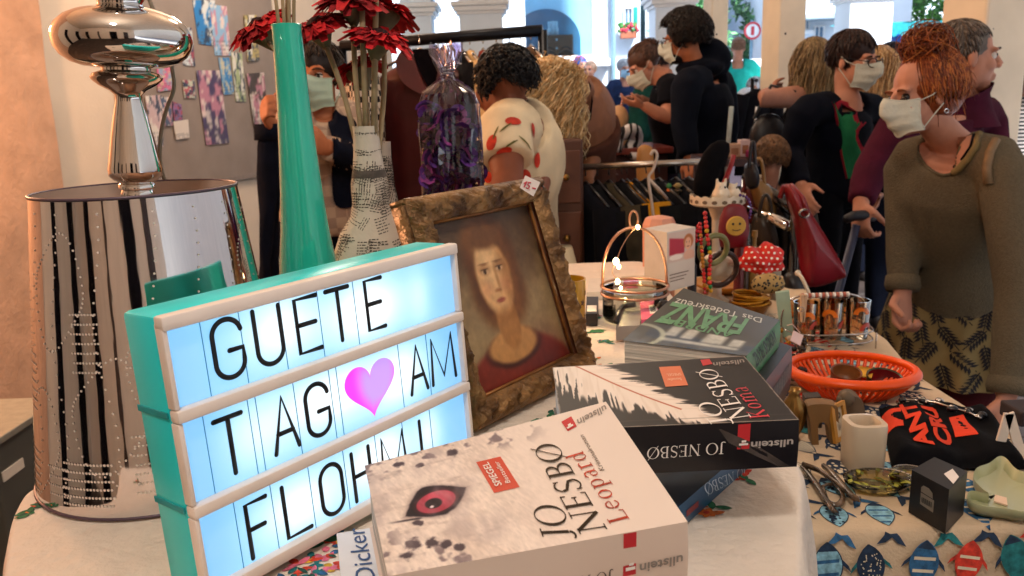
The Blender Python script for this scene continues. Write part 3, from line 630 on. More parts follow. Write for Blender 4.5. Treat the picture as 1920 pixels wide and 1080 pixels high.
def person(label, head, face, sL, sR, eL, eR, wL, wR, hip, up=(0, 0, 1), s=1.0, skin=skin_l, top=None, sleeve='long', hem=.06, bottom='trousers', bmat=None, bulk=.016,
           hstyle='short', hcols=('#2a1d18',), hn=260, masked=None, specs=False, ground=0.0, hd=(None, None), curl=(.35, .35), pn=(None, None), vox=.008, closed=False, hsc=1.0, hairx=None, grav=(0, 0, -1), wk=1.0, brow=brow_m, seat=False, neck=None, bare_back=False, stance=.1, shoes=shoe_m):
    up = Vector(up); f = Vector(face).normalized(); z = (up - f * f.dot(up)).normalized(); x = f.cross(z); B = Matrix((x, f, z)).transposed()
    Hc, sL, sR, eL, eR, wL, wR, hip = map(Vector, (head, sL, sR, eL, eR, wL, wR, hip))
    t = thing('person', label, 'person', (hip.x, hip.y, ground)); k = wk * s
    Sm = (sL + sR) / 2; lat = (sR - sL).normalized(); ax = (Sm - hip); Lt = ax.length; ax = ax / Lt
    latH = V(lat.x, lat.y, 0).normalized(); fwd = V(0, 0, 1).cross(latH); fwd = fwd if fwd.length else V(0, -1, 0)
    # fwd = direction the chest faces: z x right
    prof = [(-.20, .115, .095), (-.10, .155, .115), (0, .17, .120), (.2, .15, .108), (.42, .138, .104), (.65, .158, .120), (.82, .165, .115), (.94, .14, .092), (1.03, .085, .068)]
    def tor(tt):
        for (a, w, d), (b, w2, d2) in zip(prof, prof[1:]):
            if tt <= b or b == prof[-1][0]:
                q = min(1, max(0, (tt - a) / (b - a))); q = q * q * (3 - 2 * q); la = (latH * (1 - max(0, min(1, tt))) + lat * max(0, min(1, tt))); la = (la - ax * ax.dot(la)).normalized(); dp = ax.cross(la) * 1.0
                return hip + ax * (Lt * tt), la, dp, (w + (w2 - w) * q) * k, (d + (d2 - d) * q) * k
    def torso(mb, inf, t0=-.2, t1=1.03, n=14):
        rr = []
        for i in range(n):
            c, la, dp, w, d = tor(t0 + (t1 - t0) * i / (n - 1)); rr.append(mb.ring(c, la * (w + inf), dp * (d + inf), 20))
        mb.loft(rr)
    def arm(mb, S_, E_, W_, inf, upto=1.0, cuff=0):
        r0, r1, r2 = .055 * k + inf, .041 * k + inf * .9, .028 * k + inf * .7
        base = Sm.lerp(S_, .35) + ax * .01
        if upto < .6: E2 = S_.lerp(E_, upto * 1.7); mb.tube([base, S_, S_.lerp(E2, .5), E2], [r0 * 1.15, r0, r0, r0 * .98], 14)
        else: mb.tube([base, S_.lerp(base, .15), S_.lerp(E_, .12), S_.lerp(E_, .5), E_, E_.lerp(W_, .4), E_.lerp(W_, upto)], [r0 * 1.1, r0 * 1.02, r0, r0 * .9, r1, r1 * .95, r2 + (.004 if inf else 0)], 14)
    kn, ft = [], []
    for sg in (-1, 1):
        hj = hip + latH * (sg * .085 * k) - V(0, 0, .05)
        if seat: kk = hj + fwd * .4 - V(0, 0, .02); ff = V(kk.x, kk.y, ground + .06)
        else: ff = V(hj.x, hj.y, ground + .07) + latH * (sg * (stance - .085)); kk = hj.lerp(ff, .5) + fwd * .02
        kn.append((hj, kk)); ft.append(ff)
    # --- body: one continuous surface
    mb = MB(); head_mesh(mb, Hc, B, hsc * s); nb = Sm + ax * .045 * k if neck is None else Vector(neck); hb = Hc + B @ V(0, -.022, -.075) * hsc * s
    mb.tube([hb + B @ V(0, .0, .05) * s, hb, hb.lerp(nb, .6), nb, nb - ax * .05], [.05 * k, .047 * k, .05 * k, .062 * k, .075 * k], 16)
    torso(mb, -.004)
    for S_, E_, W_ in ((sL, eL, wL), (sR, eR, wR)): arm(mb, S_, E_, W_, 0)
    for i, (E_, W_, side) in enumerate(((eL, wL, -1), (eR, wR, 1))):
        d = (W_ - E_).normalized() if hd[i] is None else Vector(hd[i]).normalized(); p = (-latH * side if pn[i] is None else Vector(pn[i])); hand(mb, W_, d, p if abs(d.dot(p.normalized())) < .95 else fwd, side * 1, curl[i], s)
    for (hj, kk), ff in zip(kn, ft):
        mb.tube([hj, hj.lerp(kk, .5), kk, kk.lerp(ff, .35), ff], [.088 * k, .075 * k, .053 * k, .054 * k, .036 * k], 14)
    body = ob('body', remesh(mb, vox, 3), skin, t, smooth=True)
    for ff in ft:
        mb = MB(); b = V(ff.x, ff.y, ground); mb.loft([mb.ring(b + fwd * a * s + V(0, 0, zc * s), latH * w * s, V(0, 0, 1) * h * s, 12) for a, w, h, zc in ((-.075, .02, .03, .045), (-.06, .034, .048, .05), (0, .038, .055, .056), (.08, .044, .032, .034), (.15, .038, .022, .024), (.175, .02, .012, .018))]); ob('shoe', mb, shoes, t, smooth=True)
    if bottom == 'trousers':
        mb = MB(); torso(mb, .010, -.2, .16, 6)
        for (hj, kk), ff in zip(kn, ft): mb.tube([hj + V(0, 0, .02), hj.lerp(kk, .5), kk, kk.lerp(ff, .5), ff - V(0, 0, .0)], [.102 * k, .092 * k, .075 * k, .072 * k, .064 * k], 14)
        ob('trousers', remesh(mb, .014, 4), bmat or denim, t, smooth=True)
    if top is not None:
        mb = MB(); torso(mb, bulk, -hem / Lt, 1.0 if not bare_back else .72, 14)
        if sleeve != 'none':
            for S_, E_, W_ in ((sL, eL, wL), (sR, eR, wR)): arm(mb, S_, E_, W_, bulk, {'long': .97, 'short': .36}[sleeve])
        tp = ob('upper_garment', remesh(mb, .010 if vox < .008 else .013, 4), top, t, smooth=True)
    else: tp = None
    if hstyle: hair(t, Hc, B, hsc * s, hstyle, hcols, len(label), hn, grav, hairx)
    if masked: mask(t, Hc, B, hsc * s, masked)
    eyes(t, Hc, B, hsc * s, brow, closed)
    if specs: glasses(t, Hc, B, hsc * s)
    return t, B, tor, tp, fwd, Hc
def bvh(o): m = o.data; return BVHTree.FromPolygons([v.co for v in m.vertices], [p.vertices for p in m.polygons])
def stick(bv, px, py):
    d = Vector(ray(px, py)); return bv.ray_cast(Vector(CC), d.normalized())
# ---- red haired woman at the right
olive = fabric('olive_knit', '#655c4b', .10, .6, bscale=260, scale=140); leaf_cloth = mat('leaf_skirt_ground', '#7a6a44', .9, var=.15, scale=20, bump=.15); leaf_ink = mat('leaf_print_ink', '#1c1a1e', .9)
red_c = ('#7d3c1c', '#945026', '#5a2812', '#a8642f', '#6b3218')
HP = P(1780, 592, 2.26)
rw, rB, rtor, rtop, rfw, rH = person('woman with ginger updo in a face mask, olive jumper and leaf print skirt', P(1727, 177, 2.08), (-.985, -.16, -.13), P(1878, 300, 1.98), P(1700, 300, 2.22), P(1905, 545, 1.88), P(1694, 440, 2.18),
    P(1887, 742, 1.80), P(1692, 548, 2.12), HP, top=olive, hem=.05, bottom='trousers', bmat=fabric('burgundy_tights', '#4a1c20'), hstyle='updo', hcols=red_c, hn=1500, masked=mask_m, vox=.005, curl=(.8, 1.15), brow=mat('brow_ginger', '#6a3a1c', .8), neck=P(1800, 285, 2.13), bulk=.012, wk=.88, up=(.18, .1, 1), closed=True, hsc=.83)
# skirt with printed leaves
mb = MB(); la, dp = Vector((rtor(0)[1])), rtor(0)[2]
def skirt(u, v, h=0):
    a = 2 * PI * u; fl = .012 * v * math.sin(a * 9) + .006 * v * math.sin(a * 17 + 1); w, d = .168 + .062 * v + fl + h, .122 + .06 * v + fl + h
    c = HP + V(0, 0, .07 - .235 * v); return c + V(la.x, la.y, 0).normalized() * (w * math.cos(a)) + V(dp.x, dp.y, 0).normalized() * (d * math.sin(a))
mb.grid(110, 24, skirt, 0, wrap=True); mb.grid(110, 24, lambda u, v: skirt(1 - u, v, -.004), 0, wrap=True)
rd = random.Random(4)
for i in range(17):
    for j in range(4):
        u0, v0, an = (i + .5 * (j % 2) + rd.uniform(-.15, .15)) / 17, .12 + j * .25 + rd.uniform(-.03, .03), rd.uniform(-.9, .9)
        def lf(x, y, h): return skirt((u0 + 1.75 * (x * math.cos(an) - y * math.sin(an)) / 1.05) % 1, min(1, max(0, v0 + 1.75 * (x * math.sin(an) + y * math.cos(an)) / .24)), .0025 + h)
        for q in range(-3, 4):
            b = q * .0055; sgs = (1, -1) if q < 3 else (0,)
            for sg in sgs: mb.add([lf(0, b, 0), lf(sg * .005, b + .001, 0), lf(sg * .011, b + .0085, 0), lf(sg * .004, b + .0062, 0)], [(0, 1, 2, 3)], 1)
        mb.add([lf(-.0009, -.02, .0003), lf(.0009, -.02, .0003), lf(.0007, .024, .0003), lf(-.0007, .024, .0003)], [(0, 1, 2, 3)], 1)
ob('skirt', mb, [leaf_cloth, leaf_ink], rw, smooth=True)
# hem, neckline, bag strap
bt = bvh(rtop)
def strip(pts, r, name, m, par, bv, out=.004, flat=1.0):
    q = []
    for x, y in pts:
        h = stick(bv, x, y)
        if h[0] is not None: q.append(h[0] - Vector(ray(x, y)).normalized() * out)
    if len(q) > 2:
        mb = MB(); mb.tube(q, r, 8); return ob(name, mb, m, par, smooth=True)
nk = mat('skin_flush', '#b87860', .55, var=.1)
def patch(pts, name, m, par, bv, out=.003, nsub=10):   # skin or cloth laid over a garment (scooped neckline)
    cx = sum(p[0] for p in pts) / len(pts); cy = sum(p[1] for p in pts) / len(pts); vs = []; k = len(pts)
    for i in range(nsub + 1):
        for (x, y) in pts:
            t_ = i / nsub; h = stick(bv, cx + (x - cx) * t_, cy + (y - cy) * t_); vs.append((h[0] - Vector(ray(cx, cy)).normalized() * out) if h[0] is not None else None)
    good = [v for v in vs if v is not None]
    if not good: return None
    last = good[0]
    for i, v in enumerate(vs):
        if v is None: vs[i] = last
        last = vs[i]
    mb = MB(); mb.add(vs, [(i * k + j, i * k + (j + 1) % k, (i + 1) * k + (j + 1) % k, (i + 1) * k + j) for i in range(nsub) for j in range(k)]); return ob(name, mb, m, par, smooth=True)
def smooth_loop(pts, n=8):
    out = []; k = len(pts)
    for i in range(k):
        a, b, c, d = [np.array(pts[(i + j - 1) % k], float) for j in range(4)]
        for j in range(n):
            t_ = j / n; out.append(tuple(.5 * ((2 * b) + (c - a) * t_ + (2 * a - 5 * b + 4 * c - d) * t_ ** 2 + (3 * b - a - 3 * c + d) * t_ ** 3)))
    return out
scoop = smooth_loop([(1722, 272), (1728, 300), (1750, 322), (1775, 328), (1805, 312), (1828, 280), (1836, 252), (1800, 258), (1760, 262)])
patch(scoop, 'neckline_skin', skin_l, rw, bt)
strip(scoop[:48], .004, 'collar_edge', olive, rw, bt, .003)
strip([(1836, 250), (1830, 275), (1815, 298), (1796, 318), (1788, 324)], .009, 'patterned_strap', mat('leaf_skirt_ground', '#8a7c4e'), rw, bt, .004)
strip([(1826, 252), (1820, 275), (1806, 296), (1786, 316)], .004, 'dark_strap', black_cloth, rw, bt, .005)
strip([(1868, 262), (1856, 285), (1850, 315), (1853, 345)], .011, 'bag_strap', mat('tan_leather', '#7d6548', .6, var=.2), rw, bt, .004)
for W_, E_ in ((P(1887, 742, 1.80), P(1905, 545, 1.88)), (P(1692, 548, 2.12), P(1694, 440, 2.18))):
    d = (W_ - E_).normalized(); mb = MB(); mb.tube([W_ - d * .045, W_ - d * .02, W_ - d * .004], [.043, .046, .042], 16); ob('cuff', mb, olive, rw, smooth=True)
mb = MB(); e = rH + rB @ V(-.083, -.004, -.048); mb.tube([e + V(.005 * math.cos(a), 0, .005 * math.sin(a)) for a in [i * PI / 6 for i in range(12)]], .0015, 6, closed=True); ob('earring', mb, mat('silver', '#b8bcc0', .2, metal=1), rw)
# tan shoulder bag strap loop by her left shoulder
# ---- grey haired man in burgundy behind her
burg = fabric('burgundy_cloth', '#3f1224', .2)
gm, gB, gtor, gtop, gfw, gH = person('man with short grey hair in a burgundy jacket leaning on a cane', P(1812, 106, 2.95), (.96, -.15, -.02), P(1850, 215, 3.1), P(1690, 232, 2.72), P(1868, 360, 3.0), P(1632, 320, 2.66), P(1850, 440, 2.85), P(1614, 380, 2.58),
    P(1760, 470, 2.95), top=burg, hem=.10, hstyle='grey', hcols=('#5a5048', '#6e655c', '#463c36'), hn=340, curl=(.5, 1.0), bulk=.018, wk=.95, vox=.006, hd=(None, (-.1, -.35, -.9)), pn=(None, (.6, .3, .2)), hsc=1.03, neck=P(1815, 200, 3.0), brow=mat('brow_grey', '#4a3f38', .8))
mb = MB(); q = gH + V(.0, 0, -.185); mb.loft([mb.ring(q + V(0, 0, a), V(b, .0, c), V(0, b, 0), 18) for a, b, c in ((-.06, .13, .0), (-.02, .10, .02), (.03, .085, .03), (.055, .095, .04))], cap=False); ob('collar', mb, burg, gm, smooth=True)
cn = thing('walking_cane', 'dark walking cane under the hand of the man in burgundy', 'cane', (P(1560, 600, 2.5).x, 2.5, 0))
ch = P(1613, 404, 2.54); mb = MB(); mb.tube([V(ch.x - .16, ch.y + .12, 0), V(ch.x - .01, ch.y, ch.z - .03)], [.012, .013], 10); ob('shaft', mb, mat('cane_blue', '#2b3350', .35), cn, smooth=True)
mb = MB(); mb.tube([ch + V(-.05, -.01, -.01), ch + V(-.02, 0, 0), ch + V(.02, 0, 0), ch + V(.05, .01, -.012)], [.014, .017, .017, .012], 12); ob('handle', mb, mat('cane_grip', '#181a24', .5), cn, smooth=True)
# ---- short haired woman with green shirt
navy = fabric('navy_jacket', '#0f1424', .25)
sw, sB, stor, stop_, sfw, sH = person('woman with short dark hair, glasses and mask in a dark jacket over a green shirt', P(1600, 113, 3.5), (.60, -.78, -.16), P(1640, 205, 3.66), P(1508, 208, 3.38), P(1655, 300, 3.72), P(1482, 285, 3.4), P(1640, 365, 3.55), P(1502, 350, 3.22),
    P(1562, 345, 3.55), top=navy, hem=.10, hstyle='short', hcols=('#2a1a18', '#3a2620', '#1c1214'), hn=420, masked=mask_m, specs=True, vox=.007, bulk=.016, wk=.93, bmat=black_cloth, neck=P(1588, 185, 3.52), shoes=mat('sandal', '#8a6a50', .6))
bt = bvh(stop_); pl = [(1578, 180), (1600, 192), (1612, 230), (1618, 290), (1612, 332), (1590, 335), (1580, 290), (1572, 230), (1563, 190)]
patch([(x + (-4 if x < 1592 else 12), y) for x, y in pl], 'red_lining', fabric('red_lining', '#8c1f30'), sw, bt, .004)
patch(pl, 'green_shirt', fabric('green_shirt', '#1f6b45', .2), sw, bt, .009)
patch([(1572, 168), (1588, 170), (1604, 172), (1598, 190), (1586, 198), (1575, 184)], 'neckline_skin', skin_l, sw, bt, .013)
# ---- blonde woman seen from behind, arm raised
blond = ('#7d6a4c', '#97825e', '#64523a')
bw = person('woman with wavy blonde hair seen from behind with one bare arm bent', P(1519, 122, 4.0), (-.35, .93, -.05), P(1488, 182, 3.9), P(1560, 184, 4.15), P(1428, 186, 3.72), P(1580, 270, 4.15), P(1446, 172, 4.0), P(1570, 340, 4.05),
    P(1512, 350, 4.08), top=fabric('black_vest', '#15161f'), sleeve='none', hstyle='long', hcols=blond, hn=420, skin=skin_l, bmat=black_cloth, wk=.95)
sb = thing('shoulder_bag', 'black shoulder bag hanging beside the blonde woman from behind', 'bag', P(1442, 300, 3.85))
mb = MB(); q = P(1440, 262, 3.85); mb.ell(q, (.10, .05, .13), None, 16, 12); ob('body', remesh(mb, .02, 2), mat('black_leather', '#14141b', .4, var=.2), sb, smooth=True)
mb = MB(); mb.tube([q + V(-.07, 0, .1), q + V(0, -.02, .25), P(1490, 172, 3.83), P(1500, 168, 3.98)], .008, 6); ob('strap', mb, mat('black_leather', '#14141b'), sb)
# ---- man in hoodie
hood_m = fabric('dark_hoodie', '#0e1526', .2)
hm, hB, htor, htop, hfw, hH = person('bearded man with dark tousled hair, glasses and a navy hoodie, seen from behind', P(1281, 72, 4.3), (-.86, .42, -.2), P(1288, 158, 4.12), P(1352, 158, 4.5), P(1282, 235, 4.05), P(1364, 240, 4.5), P(1292, 296, 3.98), P(1352, 306, 4.42),
    P(1320, 308, 4.32), top=hood_m, hem=.10, hstyle='curly', hcols=('#17110f', '#241a16', '#0f0b0b'), hn=1000, masked=mask_m, specs=True, skin=skin_m, bulk=.026, wk=1.02, bmat=fabric('teal_jeans', '#1a2c38'), neck=P(1305, 128, 4.32))
mb = MB(); q = P(1328, 112, 4.40); mb.ell(q, (.125, .13, .115), Matrix.Rotation(.6, 3, 'Y'), 18, 12); mb.ell(P(1312, 128, 4.32), (.13, .12, .055), None, 18, 10); ob('hood', remesh(mb, .014, 5), hood_m, hm, smooth=True)
mb = MB(); mb.ell(hH + hB @ V(0, .045, -.082), (.05, .05, .038), hB, 14, 10); ob('beard', mb, mat('hair_#17110f', '#17110f'), hm, smooth=True)
# ---- woman with phone
pw = person('woman with brown bun and mask in black looking down at her phone', P(1207, 124, 4.9), (-.80, -.25, -.48), P(1258, 168, 4.7), P(1246, 160, 5.06), P(1250, 222, 4.62), P(1232, 206, 5.0), P(1208, 198, 4.6), P(1200, 186, 4.86),
    P(1266, 315, 4.95), up=(-.55, 0, .83), top=fabric('black_top', '#10111c'), sleeve='short', hstyle='bun', hcols=('#4a3026', '#5c4030', '#382219'), hn=380, masked=mask_m, bmat=fabric('plum_trousers', '#2a2233'), curl=(.4, .6), neck=P(1242, 140, 4.88), hd=((-.9, .1, .2), (-.9, -.2, 0)), pn=((0, .3, .9), (.2, -.4, -.6)))
mb = MB(); mb.box(P(1186, 188, 4.68), (.15, .075, .010), Matrix.Rotation(.35, 3, 'Y'), bev=.004); tag(ob('mobile_phone', mb, [dark_metal]), 'dark mobile phone in the hands of the woman with the bun', 'phone')
# ---- dark curly haired woman in cherry dress, bending
cream = fabric('cherry_dress_cloth', '#d8c8a8', .08, .3)
cw, cB, ctor, ctop, cfw, cH = person('woman with black curly hair bending over in a cream dress printed with cherries', P(944, 160, 2.3), (.45, -.42, -.78), P(996, 238, 2.46), P(944, 252, 2.14), P(1010, 330, 2.3), P(952, 335, 2.06), P(985, 420, 2.1), P(930, 420, 1.95),
    P(965, 440, 2.55), up=(.3, -.3, .9), top=cream, sleeve='short', hem=.2, bottom=None, hstyle='afro', hcols=('#07060a', '#0d0a10', '#050406'), hn=1300, hsc=.80, skin=skin_d, vox=.007, bulk=.022, neck=P(975, 222, 2.38))
cb_ = bvh(ctop); mb = MB()
def blob(bv, mb, px, py, rx, ry, ang, m, h=.0035):
    hp = stick(bv, px, py)
    if hp[0] is None: return
    nn = hp[1].normalized(); nn = nn if nn.dot(Vector(ray(px, py))) < 0 else -nn; xx = (Vector(RT) - nn * nn.dot(Vector(RT))).normalized(); yy = nn.cross(xx); vs = []
    cx_, sx_ = math.cos(ang), math.sin(ang)
    for r_ in (1, .66, .33):
        for i in range(14):
            a = 2 * PI * i / 14; u, w = rx * r_ * math.cos(a), ry * r_ * math.sin(a); q = hp[0] + xx * (u * cx_ - w * sx_) + yy * (u * sx_ + w * cx_)
            h2 = bv.find_nearest(q); vs.append(h2[0] + (h2[1] if h2[1].dot(nn) > 0 else -h2[1]) * h)
    vs.append(hp[0] + nn * h)
    mb.add(vs, [(i, (i + 1) % 14, 14 + (i + 1) % 14, 14 + i) for i in range(14)] + [(14 + i, 14 + (i + 1) % 14, 28 + (i + 1) % 14, 28 + i) for i in range(14)] + [(28 + i, 28 + (i + 1) % 14, 42) for i in range(14)], m)
for px, py, rx, ry, a in [(962, 228, .022, .013, .2), (922, 268, .014, .022, -.3), (945, 282, .022, .014, .5), (998, 245, .012, .02, .2), (1006, 300, .010, .022, 0), (915, 330, .016, .02, 0), (985, 330, .015, .02, .4), (940, 380, .02, .02, 0)]: mb = MB(); blob(cb_, mb, px, py, rx, ry, a, 0); ob('cherry_print', mb, mat('cherry_red', '#b8301c', .8, var=.3, scale=60), cw, smooth=True) if mb.v else None
for px, py, rx, ry, a in [(948, 240, .022, .0028, .8), (930, 250, .020, .0026, 1.2), (985, 268, .026, .0026, -.5), (960, 268, .020, .0025, .5)]: mb = MB(); blob(cb_, mb, px, py, rx, ry, a, 0, .0042); ob('stem_print', mb, mat('cherry_stem', '#5c5a2a', .9), cw, smooth=True) if mb.v else None
mb = MB(); mb.loft([mb.ring(ctor(-.15)[0] + V(0, 0, -z_), V(w_, 0, 0), V(0, w_, 0), 24) for z_, w_ in ((0, .19), (.2, .24), (.42, .30))]); ob('dress_skirt', mb, cream, cw, smooth=True)
# ---- blonde curly woman with bare back
def falls(mb, rd):
    for i in range(2300):
        a = rd.uniform(0, 1); x0 = P(994 + 78 * a + rd.gauss(0, 11), 146 + rd.gauss(0, 12) - 12 * math.sin(a * 3), 2.84 + rd.uniform(-.07, .09)); ln = rd.uniform(.14, .31); pts = [x0]; ph = rd.uniform(0, 6); rr = rd.uniform(.007, .016)
        for k in range(12): q = x0 + V(-.035 * (1 - a) * min(1, k / 4) + .012 * a, 0, -ln * k / 11); pts.append(q + V(math.sin(k * 1.5 + ph), math.cos(k * 1.5 + ph), 0) * rr)
        mb.tube(pts, [.0017] * 10 + [.0015, .001, .0004], 3, m=rd.randrange(3))
bl2 = person('woman with long curly blonde hair hanging forward and a bare strapped back', P(1036, 186, 2.92), (-.5, -.35, -.75), P(1072, 172, 2.9), P(1112, 178, 3.12), P(1058, 260, 2.85), P(1118, 262, 3.1), P(1046, 340, 2.75), P(1100, 330, 2.9),
    P(1092, 385, 3.25), up=(-.55, -.5, .6), top=fabric('brown_sundress', '#4a2c22'), sleeve='none', hstyle='curly', hcols=('#d2b282', '#b49260', '#e4cda2'), hn=420, skin=mat('skin_bronze', '#7a4c30', .6, var=.1), hairx=falls, bare_back=True, bmat=fabric('brown_trousers', '#3a241e'), wk=1.05, neck=P(1068, 150, 2.98))
b2 = bvh([o for o in bl2[0].children if o.name.startswith('body')][0])
strip([(1096, 140), (1106, 160), (1110, 190), (1106, 225)], .0035, 'dress_strap', black_cloth, bl2[0], b2, .003)
strip([(1076, 160), (1084, 190), (1092, 215)], .003, 'dress_strap', black_cloth, bl2[0], b2, .003)
# ---- vendor at the left
def check(name, c1, c2, sc):
    m = mat(name, c1, .95, var=0, spec=.15); n, L = m.node_tree.nodes, m.node_tree.links; b = n['Principled BSDF']; ck = n.new('ShaderNodeTexChecker'); tc = n.new('ShaderNodeTexCoord')
    ck.inputs['Scale'].default_value = sc; ck.inputs[1].default_value = (*lin(c1), 1); ck.inputs[2].default_value = (*lin(c2), 1); L.new(tc.outputs['Object'], ck.inputs[0]); L.new(ck.outputs[0], b.inputs['Base Color']); return m
plaid = check('pale_plaid', '#b9a592', '#a08c80', 26)
vn, vB, vtor, vtop, vfw, vH = person('man in mask, pale plaid shirt and navy waistcoat holding up dark trousers', P(596, 142, 2.9), (-.12, -.98, -.05), P(656, 226, 2.92), P(556, 220, 2.88), P(664, 300, 2.86), P(536, 272, 2.76), P(612, 276, 2.68), P(512, 236, 2.66),
    P(612, 400, 2.95), top=plaid, hem=.06, hstyle='short', hcols=('#1e1614', '#2c211c'), hn=300, masked=mat('mask_green', '#a9c4b6', .9, var=.05), specs=False, skin=skin_m, curl=(.5, 1.0), bmat=denim, vox=.007, neck=P(600, 200, 2.92))
b2 = bvh(vtop); nv = fabric('navy_waistcoat', '#131a30')
patch(smooth_loop([(622, 200), (640, 215), (668, 230), (672, 300), (668, 380), (630, 385), (622, 330), (625, 270), (615, 230)], 4), 'waistcoat', nv, vn, b2, .010)
patch(smooth_loop([(560, 215), (572, 225), (578, 280), (585, 380), (556, 380), (552, 300), (548, 240)], 4), 'waistcoat', nv, vn, b2, .010)
tr = thing('dark_trousers', 'long dark navy trousers held up by the man in the plaid shirt', 'trousers', P(505, 520, 2.62))
for k, (dx, dy) in enumerate(((-6, 0), (8, .06))):
    mb = MB(); rr = []
    for i in range(14):
        v_ = i / 13; c = P(505 + dx * (1 if v_ > .2 else .5) + 3 * math.sin(v_ * 5 + k), 248 + 330 * v_, 2.64 + dy); w_ = .030 + .008 * math.sin(v_ * 7 + k) - .006 * v_
        rr.append(mb.ring(c, V(w_, 0, 0), V(.008 * math.sin(i), .022, 0), 14))
    mb.loft(rr); ob('trouser_leg', mb, denim, tr, smooth=True)
mb = MB(); mb.loft([mb.ring(P(506, 232 + 30 * a, 2.66), V(.05, 0, 0), V(0, .05, 0), 16) for a in (0, .5, 1)]); ob('waistband', mb, denim, tr, smooth=True)
# ---- people farther off (raised street)
def simple(label, px, py, Y, face, topm, bm, hs, hc, g=0.0, dx=20, dy=None, m=None, s=1.0, hipdy=None, **k):
    q = Y / 1500.0; c = P(px, py, Y); lat = V(-face[1], face[0], 0).normalized() * -1; u = V(0, 0, 1)
    hp = V(c.x, c.y + .03, max(g + .92 * s, c.z - .74 * s)); sh_ = V(c.x, c.y + .03, c.z - .24 * s); L_, R_ = sh_ - lat * .18 * s, sh_ + lat * .18 * s
    f2 = V(face[0], face[1], 0).normalized()
    return person(label, c, face, L_, R_, L_ - lat * .06 - u * .27 * s, R_ + lat * .06 - u * .27 * s, L_ + f2 * .12 - u * .48 * s, R_ + f2 * .12 - u * .48 * s, hp, top=topm, bmat=bm, hstyle=hs, hcols=hc, hn=k.pop('hn', 220), masked=m, ground=g, vox=.012, s=s, **k)
simple('man in a bright teal jacket walking away in the street', 1384, 90, 9.9, (.15, 1, 0), fabric('teal_jacket', '#1f9a92', .15), fabric('slate_trousers', '#33495c'), 'grey', ('#8a6a58', '#7a5c4c'), SZ, bulk=.04, wk=1.15)
simple('woman in grey knit hat and dark jacket raising her hands in the street', 1170, 128, 11, (.3, -.9, -.2), fabric('navy_coat', '#1f2c4a'), fabric('pale_trousers', '#a8bccc'), 'short', ('#9aa3ac', '#868f99'), SZ, m=mask_b, bulk=.04)
simple('person in a red and blue cap far away below the shop window', 1089, 122, 11.3, (.4, -.8, 0), fabric('orange_coat', '#c4682a'), denim, 'short', ('#3a5ca0', '#b04a54'), SZ)
simple('person with pale hair far away below the shop window', 1106, 132, 11.0, (-.4, -.8, 0), fabric('green_coat', '#1f5a48'), denim, 'grey', ('#a58a78', '#8a7464'), SZ)
simple('person in a dark green jacket standing behind the woman with the phone', 1236, 118, 6.3, (-.6, .7, -.2), fabric('forest_jacket', '#123c38'), denim, 'short', ('#131018', '#1c1620'), 0, bulk=.04, wk=1.15)
simple('seated woman with white hair and mask at the far stall', 1414, 166, 8.6, (-.6, -.8, -.1), fabric('slate_blue_top', '#2c4a66'), denim, 'short', ('#b9c2cc', '#a3adb8'), 0, m=mask_b, seat=True, s=.95)
simple('blonde woman in a white top with a bag strap behind the short haired woman', 1645, 128, 4.7, (.1, 1, 0), fabric('white_top', '#c8beb8'), denim, 'long', ('#b08a5c', '#94704a', '#c8a474'), 0)
simple('dark haired person between the blonde woman and the red haired woman', 1668, 112, 6.0, (-.2, 1, 0), fabric('black_coat', '#14141c'), denim, 'short', ('#14121a', '#201a22'), 0)
stp = mat('black_white_stripes', '#cfc8c0', .9, var=0); n, L = stp.node_tree.nodes, stp.node_tree.links; wv = n.new('ShaderNodeTexWave'); wv.bands_direction = 'Z'; wv.inputs['Scale'].default_value = 16; cr_ = n.new('ShaderNodeValToRGB'); cr_.color_ramp.interpolation = 'CONSTANT'; cr_.color_ramp.elements[1].position = .5
cr_.color_ramp.elements[0].color = (*lin('#171722'), 1); cr_.color_ramp.elements[1].color = (*lin('#cfc8c0'), 1); tc_ = n.new('ShaderNodeTexCoord'); L.new(tc_.outputs['Object'], wv.inputs[0]); L.new(wv.outputs[0], cr_.inputs[0]); L.new(cr_.outputs[0], n['Principled BSDF'].inputs['Base Color'])
simple('person in a striped top and red skirt at the right edge', 1912, 92, 4.3, (-.5, .8, 0), stp, fabric('red_skirt', '#8a1f24'), 'long', ('#4a3024', '#38241c'), 0)
kid = simple('child with curly light brown hair and a grey dress seen from behind', 1446, 296, 3.3, (.2, .95, -.1), fabric('grey_child_dress', '#4a4a48'), fabric('grey_child_dress', '#4a4a48'), 'curly', ('#6a4c34', '#57402c', '#7d5c40'), 0, s=.72, hn=480, hsc=.95)
# ================================================================== TABLES AND CLOTHS
cloth_w = mat('white_tablecloth', '#e2d6c8', .9, var=.04, scale=30, bump=.4, bscale=70)
cols_f = {'red': '#c8402c', 'orange': '#d8702c', 'green': '#2f6f4a', 'dgreen': '#1f4f44', 'teal': '#1f6f74', 'yellow': '#d8a838', 'blue': '#2c5f8a', 'pink': '#d8708a', 'navy': '#1c2f48', 'sky': '#7fb0c4', 'fred': '#c83a2a'}
pm = {k: mat('print_' + k, v, .9, var=.4, scale=150) for k, v in cols_f.items()}
def H4(px4, uv4=((0, 0), (1, 0), (1, 1), (0, 1))):
    A, b = [], []
    for (x, y), (u, v) in zip(px4, uv4):
        A += [[x, y, 1, 0, 0, 0, -u * x, -u * y], [0, 0, 0, x, y, 1, -v * x, -v * y]]; b += [u, v]
    h = np.append(np.linalg.solve(np.array(A, float), np.array(b, float)), 1).reshape(3, 3)
    def f(x, y): q = h @ np.array([x, y, 1.0]); return q[0] / q[2], q[1] / q[2]
    return f
def ribbon_px(mb, fn, hom, pts, widths, m, off):
    pass
